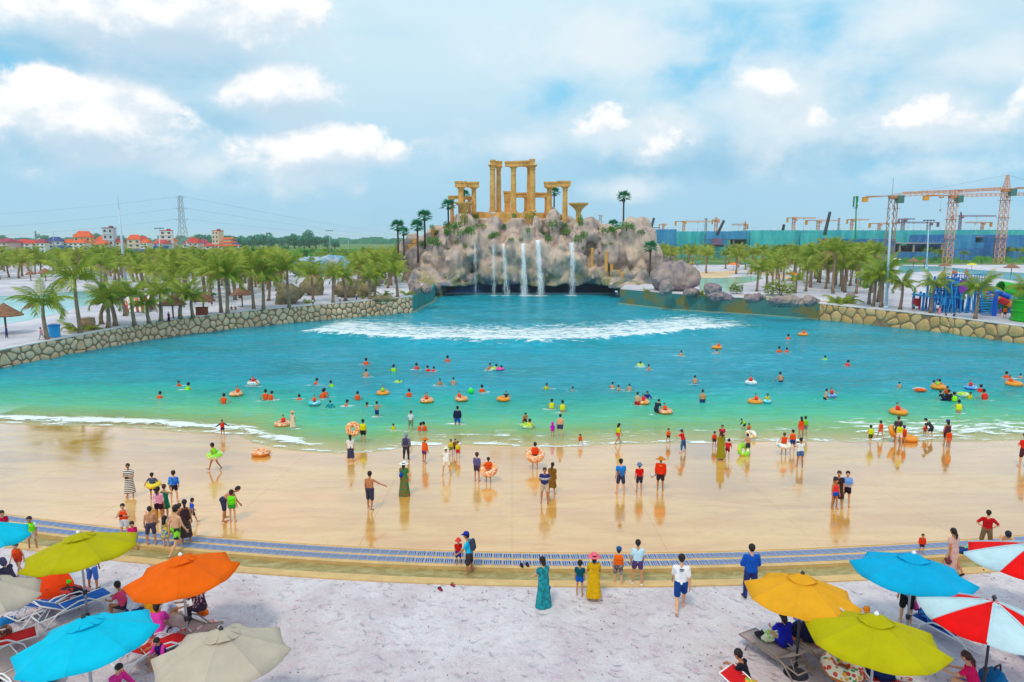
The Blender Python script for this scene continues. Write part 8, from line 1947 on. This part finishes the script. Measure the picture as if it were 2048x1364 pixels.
CM = dict(cyan=canopy_mat('canopy_cyan', lin(0, 204, 240)), blue=canopy_mat('canopy_sky_blue', lin(0, 180, 232)), lime=canopy_mat('canopy_lime', lin(196, 186, 0)), orange=canopy_mat('canopy_orange', lin(255, 108, 0)), beige=canopy_mat('canopy_beige', lin(206, 190, 172)), mustard=canopy_mat('canopy_mustard', lin(248, 176, 36)),
          red=canopy_mat('canopy_red', lin(250, 8, 10)), white=canopy_mat('canopy_white', lin(206, 234, 244)), vermilion=canopy_mat('canopy_vermilion', lin(255, 70, 8)))
ALU = mat('pole_aluminium', lin(170, 172, 180), .35, .05, 4, metal=.6); DARKPOLE = mat('pole_dark', lin(54, 52, 62), .45, .1, 4); SEAM = mat('seam_dark', lin(70, 66, 60), .8, 0)
def parasol(px, py, rpx, cols, label, tilt=(0, 0), rz=.2, zr=2.75, rise=.46, pole=ALU, vent=True, base=True, badge=False, group='big octagonal parasols on the sand'):
 """px, py, rpx: centre and half width of the rim in the photograph"""
 c = P(px, py-11, zr); r_ = D2(rpx, c.y+1.2)*.96; g = Vector((c.x, c.y, SAND_Z)); o = thing('parasol', label, 'parasol', g, rz, group); hz = zr-SAND_Z
 Mt = Euler((R(tilt[0]), R(tilt[1]), 0)).to_matrix(); top = Vector((0, 0, hz))
 def pt(u, a, n8):                                   # u 0 apex .. 1 rim, a in panel 0..1
  a0, a1 = 2*math.pi*n8/8, 2*math.pi*(n8+1)/8; p0 = Vector((math.cos(a0), math.sin(a0), 0)); p1 = Vector((math.cos(a1), math.sin(a1), 0)); q = p0.lerp(p1, a)*r_*u
  z = rise*(1-u**1.25) - .11*u*math.sin(math.pi*a)*(.4+.6*u); q *= 1-.035*math.sin(math.pi*a)*(u > .95)
  return top + Mt @ Vector((q.x, q.y, z))
 for n8 in range(8):
  b = MB(); U = (.14, .3, .5, .7, .85, 1.0); A = (0, .25, .5, .75, 1)
  for u in U:
   for a in A: b.v.append(tuple(pt(u, a, n8)))
  k = len(A); nU = len(U)
  b.v += [(v[0], v[1], v[2]-.045) for v in b.v[-k:]]
  for i in range(nU):
   for j in range(k-1): b.f.append((i*k+j, (i+1)*k+j, (i+1)*k+j+1, i*k+j+1)); b.mi.append(0)
  b.obj('canopy_panel', CM[cols[n8 % len(cols)]], o, True)
 if vent:
  b = MB()
  for n8 in range(8):
   k = len(b.v)
   for u in (0, .12, .27):
    for a in (0, .5, 1): v = pt(u, a, n8); b.v.append((v.x, v.y, v.z+.085-.05*u/.27+(.03*math.sin(n8*2.1+a*3) if u > .2 else 0)))
   for i in range(2):
    for j in range(2): b.f.append((k+i*3+j, k+i*3+3+j, k+i*3+4+j, k+i*3+1+j)); b.mi.append(0)
  b.obj('vent_cap', CM[cols[0]], o, True)
 else:
  b = MB()
  for n8 in range(8): k = len(b.v); b.v += [tuple(pt(0, 0, n8)+Vector((0, 0, .01))), tuple(pt(.16, 0, n8)+Vector((0, 0, .01))), tuple(pt(.16, 1, n8)+Vector((0, 0, .01)))]; b.f.append((k, k+1, k+2)); b.mi.append(n8 % len(cols))
  b.obj('canopy_top', [CM[c_] for c_ in cols], o)
  b = MB()
  for n8 in range(8): b.tube([pt(u, 0, n8)+Vector((0, 0, .012)) for u in (.1, .4, .7, 1)], .022, 4)
  b.obj('seams', CM['white'], o)
 b = MB(); ap = pt(0, 0, 0)+Vector((0, 0, .10)); b.lathe([(.045, -.03), (.055, .0), (.035, .03), (.01, .06)], ap, 10); b.obj('finial', DARKPOLE if cols[0] in ('beige', 'cyan', 'mustard', 'red') else WHITE, o)
 b = MB(); b.tube([(0, 0, -.1), (0, 0, hz*.5), ap], [.032, .032, .028], 8); b.obj('pole', pole, o, True)
 for n8 in range(8):
  b = MB(); b.tube([pt(u, 0, n8)-Vector((0, 0, .02)) for u in (.05, .35, .7, .99)], .013, 4); m_ = pt(.5, 0, n8); b.tube([(0, 0, hz-.25), (m_.x, m_.y, m_.z-.03)], .011, 4); b.obj('rib', ALU, o)
 b = MB(); b.lathe([(.05, hz*.40), (.06, hz*.40+.04), (.06, hz*.40+.12), (.04, hz*.40+.14)], (0, 0, 0), 8); b.box((.08, 0, hz*.40+.08), (.09, .03, .03)); b.obj('crank', DARKPOLE, o)
 if base: b = MB(); b.lathe([(.32, -.03), (.30, .05), (.1, .09), (.05, .3)], (0, 0, 0), 16); b.obj('base', DARKPOLE, o)
 if badge:
  b = MB(); v0, v1 = pt(.80, .42, badge-1), pt(.93, .50, badge-1); d = (v1-v0); s = d.cross(Vector((0, 0, 1))).normalized()*.045
  up = Vector((0, 0, .05)); b.add([v0-s+up, v1-s+up, v1+s+up, v0+s+up], [(0, 1, 2, 3), (3, 2, 1, 0)]); b.obj('cloth_tab', WHITE, o)
 return o
parasol(-36, 1085, 88, ('cyan',), 'cyan parasol cut by the left edge, behind the lime one', (-4, 2), .3)
parasol(162, 1113, 111, ('lime',), 'lime green parasol on the left, over a white and blue lounger', (-4, -6), .1)
parasol(366, 1160, 111, ('orange',), 'orange parasol on the left over a seated family', (-3, -4), .35)
parasol(-32, 1203, 106, ('beige',), 'beige parasol cut by the left edge below the small red shelter', (-4, 3), .2)
parasol(174, 1292, 138, ('cyan',), 'big cyan parasol in the lower left corner', (-5, -5), .3)
parasol(444, 1318, 139, ('beige',), 'beige parasol at the bottom, right of the big cyan one', (-5, 0), .15)
parasol(1602, 1200, 114, ('mustard',), 'mustard yellow parasol on the right with a dark top cap', (-4, 4), .25, pole=DARKPOLE, badge=7)
parasol(1824, 1157, 117, ('blue',), 'sky blue parasol on the right behind the striped one', (-3, 4), .3)
parasol(1750, 1287, 137, ('lime',), 'lime green parasol on the right in front of the mustard one', (-5, 3), .2)
parasol(1982, 1252, 134, ('red', 'white'), 'red and white striped parasol at the lower right over a sitting woman', (-4, 6), .12, vent=False, pole=DARKPOLE)
parasol(2064, 1132, 124, ('red', 'white'), 'red and white striped parasol cut by the right edge, the farther one', (-4, 4), .5, vent=False, pole=DARKPOLE)
# small red shelter lying on its side
q = G(106, 1208); o = thing('sun_shelter', 'small vermilion umbrella standing on the sand on its rim as a shelter', 'umbrella', q, .3); r_ = D2(45, q.y); Mt = Euler((R(58), R(-14), 0)).to_matrix()
for n8 in range(8):
 b = MB()
 for u in (.03, .35, .7, 1.0):
  for a in (0, .5, 1):
   a0 = 2*math.pi*(n8+a)/8; s_ = u*r_*(1-.05*math.sin(math.pi*a)); b.v.append(tuple(Mt @ Vector((math.cos(a0)*s_, math.sin(a0)*s_, r_*.46*(1-u*u)))+Vector((0, 0, r_*.72))))
 for i in range(3):
  for j in range(2): b.f.append((i*3+j, i*3+3+j, i*3+4+j, i*3+1+j)); b.mi.append(0)
 b.obj('canopy_panel', CM['vermilion'], o, True)
b = MB(); b.tube([Mt @ Vector((0, 0, r_*.52))+Vector((0, 0, r_*.72)), Mt @ Vector((0, 0, -r_*.6))+Vector((0, 0, r_*.72))], .015, 6); b.obj('shaft', DARKPOLE, o)
b = MB(); v = Mt @ Vector((.24*r_, -.78*r_, r_*.24))+Vector((0, 0, r_*.72));
for k_ in range(3): b.box(v+Mt @ Vector((.07*k_*r_*2-.05, .05*(k_ % 2), .03)), (.13, .02, .035), .2)
b.obj('white_print', WHITE, o)
# ------------------------------------------------------------------ sun loungers
FRW, FRT = mat('white_frame', lin(240, 240, 244), .35, .03, 3), mat('taupe_frame', lin(150, 132, 122), .45, .08, 3)
SL = dict(blue=mat('sling_blue', lin(12, 92, 190), .8, .08, 20), red=mat('sling_red', lin(214, 16, 24), .8, .08, 20), taupe=mat('sling_taupe', lin(176, 156, 154), .8, .08, 20))
def lounger(foot, head, fr, sl, label, up=38):
 a, h = G(*foot), G(*head); a.z = h.z = SAND_Z; d = (h-a); rz = math.atan2(d.y, d.x); L = 1.95; W = .62; c = (a+h)/2; o = thing('sun_lounger', label, 'sun lounger', c, rz, 'sun loungers under the parasols'); x0 = -L/2; xb = .25; z = .34
 b = MB()
 for s in (-1, 1): b.tube([(x0, s*W/2, z), (xb, s*W/2, z), (.95, s*W/2, z-.04)], .022, 6)
 b.tube([(x0, -W/2, z), (x0, W/2, z)], .022, 6); b.tube([(.95, -W/2, z-.04), (.95, W/2, z-.04)], .022, 6); b.tube([(xb, -W/2, z), (xb, W/2, z)], .018, 6); b.obj('frame', fr, o, True)
 def panel(name, p0, p1, sag):
  b = MB(); n = 6
  for i in range(n+1):
   u = i/n; p = Vector(p0).lerp(Vector(p1), u)
   for j, s in enumerate((-1, -.4, .4, 1)): b.v.append((p.x, s*W*.47, p.z+.012-(sag*math.sin(math.pi*u) if j in (1, 2) else sag*.4*math.sin(math.pi*u))))
  for i in range(n):
   for j in range(3): b.f.append((i*4+j, i*4+4+j, i*4+5+j, i*4+1+j)); b.mi.append(0)
  so = b.obj(name, sl, o, True); so.modifiers.new('thickness', 'SOLIDIFY').thickness = .015
 bx, bz = xb+.78*math.cos(R(up)), z+.78*math.sin(R(up)); panel('sling_seat', (x0+.03, 0, z), (xb-.02, 0, z), .03); panel('sling_back', (xb+.02, 0, z+.01), (bx, 0, bz), .03)
 b = MB()
 for s in (-1, 1): b.tube([(xb, s*W*.49, z), (bx, s*W*.49, bz)], .02, 6)
 b.tube([(bx, -W*.49, bz), (bx, W*.49, bz)], .02, 6); b.obj('back_frame', fr, o, True)
 b = MB()
 for s in (-1, 1): b.tube([(xb+.45*math.cos(R(up)), s*W*.4, z+.45*math.sin(R(up))), (.80, s*W*.42, z-.03)], .014, 5)
 for u in (.3, .6, .9): b.tube([(xb+.45*math.cos(R(up))*(1-u)+.8*u, -W*.4, z+.45*math.sin(R(up))*(1-u)), (xb+.45*math.cos(R(up))*(1-u)+.8*u, W*.4, z+.45*math.sin(R(up))*(1-u))], .012, 5)
 b.obj('back_support', fr, o, True)
 for s in (-1, 1):
  b = MB(); b.tube([(x0+.25, s*(W/2+.02), 0), (x0+.32, s*(W/2+.02), z*.7), (x0+.65, s*(W/2+.02), z+.14), (-.05, s*(W/2+.02), z+.17), (.5, s*(W/2+.02), z+.02), (.88, s*(W/2+.02), 0)], .022, 6); b.obj('curved_leg', fr, o, True)
 return o
for f, h, fr, sl, lab, up in (((206, 1206), (84, 1254), FRW, 'blue', 'white lounger with blue sling under the left lime parasol, bags on it', 34), ((128, 1210), (62, 1240), FRW, 'blue', 'white and blue lounger half hidden behind the vermilion shelter', 30), ((24, 1300), (-50, 1322), FRW, 'red', 'white and red lounger cut by the left edge', 30),
  ((348, 1302), (268, 1336), FRW, 'red', 'white and red lounger between the cyan and beige parasols', 36), ((346, 1262), (420, 1292), FRT, 'taupe', 'taupe lounger under the orange parasol', 20), ((70, 1388), (8, 1352), FRW, 'taupe', 'lounger with a pale sling in the bottom left corner', 20),
  ((1512, 1298), (1592, 1352), FRT, 'taupe', 'left taupe lounger under the mustard parasol', 36), ((1588, 1296), (1668, 1344), FRT, 'taupe', 'right taupe lounger under the mustard parasol, a black bag at its foot', 36), ((1852, 1258), (1952, 1312), FRW, 'blue', 'white and blue lounger under the right striped parasol, covered with clothes', 34),
  ((1722, 1352), (1776, 1400), FRW, 'red', 'white and red lounger under the right lime parasol', 30), ((1560, 1444), (1490, 1404), FRW, 'red', 'red lounger under the boy in black at the bottom', 20), ((2040, 1296), (2090, 1340), FRW, 'blue', 'white lounger cut by the right edge', 30)):
 lounger(f, h, fr, SL[sl], lab, up)
# ------------------------------------------------------------------ bags, towels and shoes
def heap(px, py, r_, col, label, cat, seed, z=0, name='bag', flat=.6, strap=None):
 rg = random.Random(seed); c = S_(px, py, z); S = SDF(.05)
 for i in range(5): a = rg.uniform(0, 6.28); S.ell((math.cos(a)*r_*.5, math.sin(a)*r_*.5, r_*flat*rg.uniform(.35, .7)), (r_*rg.uniform(.45, .7), r_*rg.uniform(.4, .7), r_*flat*rg.uniform(.5, .9)))
 def fld(D, X, Y, Z): return D+(fbm(np.stack([X, Y, Z], -1)/r_*2.2+seed, 3)-.45)*r_*.35
 S.plane((0, 0, .0), (0, 0, -1)); o = thing(name, label, cat, c, rg.uniform(0, 6), 'bags and clothes among the loungers'); m = cm(col)
 link('cloth_body' if name != 'bag' else 'bag_body', np_mesh(name, *S.build(max(.025, r_*.12), fld), m), o)
 b = MB(); b.tube([(-r_*.5, 0, r_*flat*.9), (-r_*.2, .02, r_*flat*1.5), (r_*.3, .0, r_*flat*1.5), (r_*.5, 0, r_*flat*.9)], r_*.06, 6)
 if name == 'bag': b.obj('handle', cloth(strap or (60, 50, 60)), o, True)
 return o
pat2 = lambda n, a, b_: (PAT.__setitem__(n, lambda: pattern(n, lin(*a), lin(*b_), 'big')), n)[1]
for a in ((140, 1208, .30, pat2('black_red_print', (36, 24, 36), (220, 50, 40)), 'black and red printed bag on the blue lounger', 'bag', 1, .34), (158, 1206, .24, (52, 40, 60), 'dark folded clothes beside the printed bag', 'clothes', 2, .34, 'clothes'), (134, 1204, .14, (60, 200, 20), 'bright green cap on top of the printed bag', 'cap', 3, .60, 'clothes'), (172, 1203, .12, (240, 140, 160), 'pink towel on the blue lounger', 'towel', 4, .36, 'towel'),
  (10, 1246, .24, (30, 120, 190), 'blue beach bag on the sand at the left edge', 'bag', 5, 0), (340, 1284, .34, (196, 204, 230), 'white beach tote beside the hot pink shirt', 'bag', 6, .1), (336, 1300, .20, (60, 170, 90), 'green and white bag under the orange parasol', 'bag', 7, .15), (412, 1272, .40, pat2('flower_towel', (240, 225, 215), (226, 80, 40)), 'flowered towel spread before the woman with the brown hat', 'towel', 8, .2, 'towel', .35),
  (380, 1268, .26, (40, 50, 100), 'navy backpack leaning at the orange parasol pole', 'backpack', 9, .1), (5, 1292, .28, pat2('brown_print', (90, 50, 40), (180, 130, 110)), 'brown patterned clothes on the left edge lounger', 'clothes', 10, .3, 'clothes'), (70, 1372, .34, (20, 110, 220), 'bright blue bag in the bottom left corner', 'bag', 11, .1), (100, 1372, .26, (40, 30, 90), 'purple printed bag next to the bright blue one', 'bag', 12, .1),
  (1540, 1300, .26, pat2('green_towel', (150, 200, 90), (230, 230, 200)), 'green and white towel on the left taupe lounger', 'towel', 13, .34, 'towel', .4), (1524, 1296, .18, (40, 40, 50), 'black bag at the foot of the left taupe lounger', 'bag', 14, .34), (1606, 1306, .34, (26, 30, 70), 'dark navy backpack on the right taupe lounger', 'backpack', 15, .34, 'bag', 1.1), (1604, 1290, .26, pat2('rainbow_bag', (240, 90, 30), (30, 140, 220)), 'orange and blue striped bag on the navy backpack', 'bag', 16, .62),
  (1632, 1310, .20, (244, 120, 140), 'pink pouch on the right taupe lounger', 'pouch', 17, .34), (1586, 1302, .2, (246, 140, 30), 'orange towel between the taupe loungers', 'towel', 18, .3, 'towel'), (1862, 1262, .36, pat2('blue_clothes', (20, 40, 100), (40, 130, 210)), 'pile of dark blue clothes on the right lounger', 'clothes', 19, .34, 'clothes'), (1886, 1274, .30, (90, 30, 150), 'purple towel on the right lounger', 'towel', 20, .34, 'towel'), (1910, 1290, .30, (170, 240, 20), 'neon green bag on the right lounger', 'bag', 21, .36),
  (1850, 1254, .2, (34, 34, 40), 'black pouch at the foot of the right lounger', 'pouch', 22, .34), (1735, 1364, .22, (220, 60, 130), 'pink towel on the red lounger at the bottom', 'towel', 23, .34, 'towel'), (1756, 1378, .3, (20, 40, 100), 'navy bag on the red lounger at the bottom', 'bag', 24, .34), (1840, 1384, .34, pat2('fruit_towel', (240, 235, 225), (220, 60, 50)), 'white towel with red and green print under the lime parasol', 'towel', 25, .1, 'towel', .35), (1800, 1378, .24, pat2('leaf_towel', (250, 200, 120), (80, 180, 60)), 'orange and green printed towel under the lime parasol', 'towel', 26, .1, 'towel', .4),
  (1990, 1382, .38, (14, 110, 170), 'blue backpack standing beside the striped parasol pole', 'backpack', 27, 0, 'bag', 1.2), (2022, 1392, .26, (200, 30, 50), 'red and grey bag right of the blue backpack', 'bag', 28, 0), (1498, 1388, .3, pat2('fruit_bag', (250, 160, 40), (60, 190, 60)), 'orange and green inflatable bundle by the boy in black', 'beach toy', 29, .2, 'beach_toy'),
  (1926, 1104, .2, (24, 60, 120), 'navy bag on the ledge beside the pale pink dress', 'bag', 30, 0), (1950, 1103, .3, pat2('green_float', (120, 230, 130), (80, 190, 170)), 'green and turquoise deflated float on the ledge', 'float', 31, 0, 'deflated_float', .5), (1975, 1094, .26, (236, 90, 180), 'pink float lying behind the green one on the ledge', 'float', 32, 0, 'deflated_float', .4), (405, 1250, .16, (250, 110, 20), 'orange cloth behind the flowered blouse', 'cloth', 33, .3, 'towel')):
 heap(*a)
q = S_(1684, 1366, .42); ring(q, .52, 'fruit', 'fruit printed swim ring lying on a lounger at the bottom right', 8, .3)
def shoe_pair(px, py, col, label, rz=0, gap=.3):
 q = G(px, py); o = thing('sandals', label, 'sandals', q, rz, 'shoes left on the ground')
 for s in (-1, 1):
  b = MB(); k = [(math.cos(2*math.pi*i/12)*.055*(1+.2*math.sin(2*math.pi*i/12)), math.sin(2*math.pi*i/12)*.14) for i in range(12)]; x = s*gap/2
  b.v = [(x+a, c, 0) for a, c in k]+[(x+a, c, .03) for a, c in k]; b.f = [tuple(range(11, -1, -1)), tuple(range(12, 24))]+[(i, (i+1) % 12, 12+(i+1) % 12, 12+i) for i in range(12)]; b.mi = [0]*14
  so = b.obj('sandal', cloth(col), o); b = MB(); b.tube([(x-.05, .02, .03), (x-.03, .04, .075), (x+.03, .04, .075), (x+.05, .02, .03)], .014, 5); b.obj('strap', cloth(tuple(int(c_*.6) for c_ in col)), so)
for a in ((893, 1175, (150, 40, 70), 'pair of dark red sandals lying apart on the white sand', .6, .45), (1049, 1131, (40, 38, 46), 'pair of black shoes left on the ledge', .3, .2), (36, 1245, (70, 60, 74), 'pair of dark slippers on the sand by the blue beach bag', .4, .2), (1967, 1140, (34, 34, 40), 'pair of black sandals on the kerb by the striped parasol', 1.2, .3), (1534, 1270, (200, 200, 210), 'pair of grey shoes behind the left taupe lounger', .5, .2), (350, 1268, (50, 44, 54), 'pair of dark shoes under the orange parasol', .2, .2)): shoe_pair(*a)
# litter, shells and pebbles trodden into the sand
rg = random.Random(12); b = MB()
for i in range(1500):
 x, y = rg.uniform(-17, 17), rg.uniform(11, 24)
 if y > Yg(x)-2.3: continue
 s = rg.uniform(.010, .026); b.lathe([(s, -.004), (s*.8, s*.5), (s*.3, s*.8)], (x, y, SAND_Z+.012+.05*math.sin(x*.9)*0), 5)
o = b.obj('pebbles', mat('dark_pebble', lin(150, 112, 120), .9, .3, 30)); o['kind'] = 'stuff'; o['label'] = 'small pebbles and shell bits scattered over the white sand'
# broken water round everyone who stands or swims in the pool
me = bpy.data.objects['pool_water'].data; n = len(me.vertices); co = np.empty(n*3, np.float32); me.vertices.foreach_get('co', co); co = co.reshape(-1, 3); fo = np.empty(n, np.float32); at = me.attributes['foam']; at.data.foreach_get('value', fo)
for x, y, i_ in WAKES: fo = np.maximum(fo, .45*np.exp(-((co[:, 0]-x)/.75)**2-((co[:, 1]-y)/.6)**2))
at.data.foreach_set('value', fo)
# ================================================================== the humid air
HM = bpy.data.materials.new('haze_air'); HM.use_nodes = True; t = T(HM.node_tree); t.n.remove(t.n['Principled BSDF'])
pvn = t.new('ShaderNodeVolumePrincipled'); pvn.inputs['Color'].default_value = (1, 1, 1, 1); pvn.inputs['Density'].default_value = .00014; pvn.inputs['Anisotropy'].default_value = 0.0
t.l.new(pvn.outputs[0], t.n['Material Output'].inputs['Volume'])
b = MB(); b.box((0, 1980, 20), (8200, 4200, 48)); o = b.obj('haze', HM); o['kind'] = 'stuff'
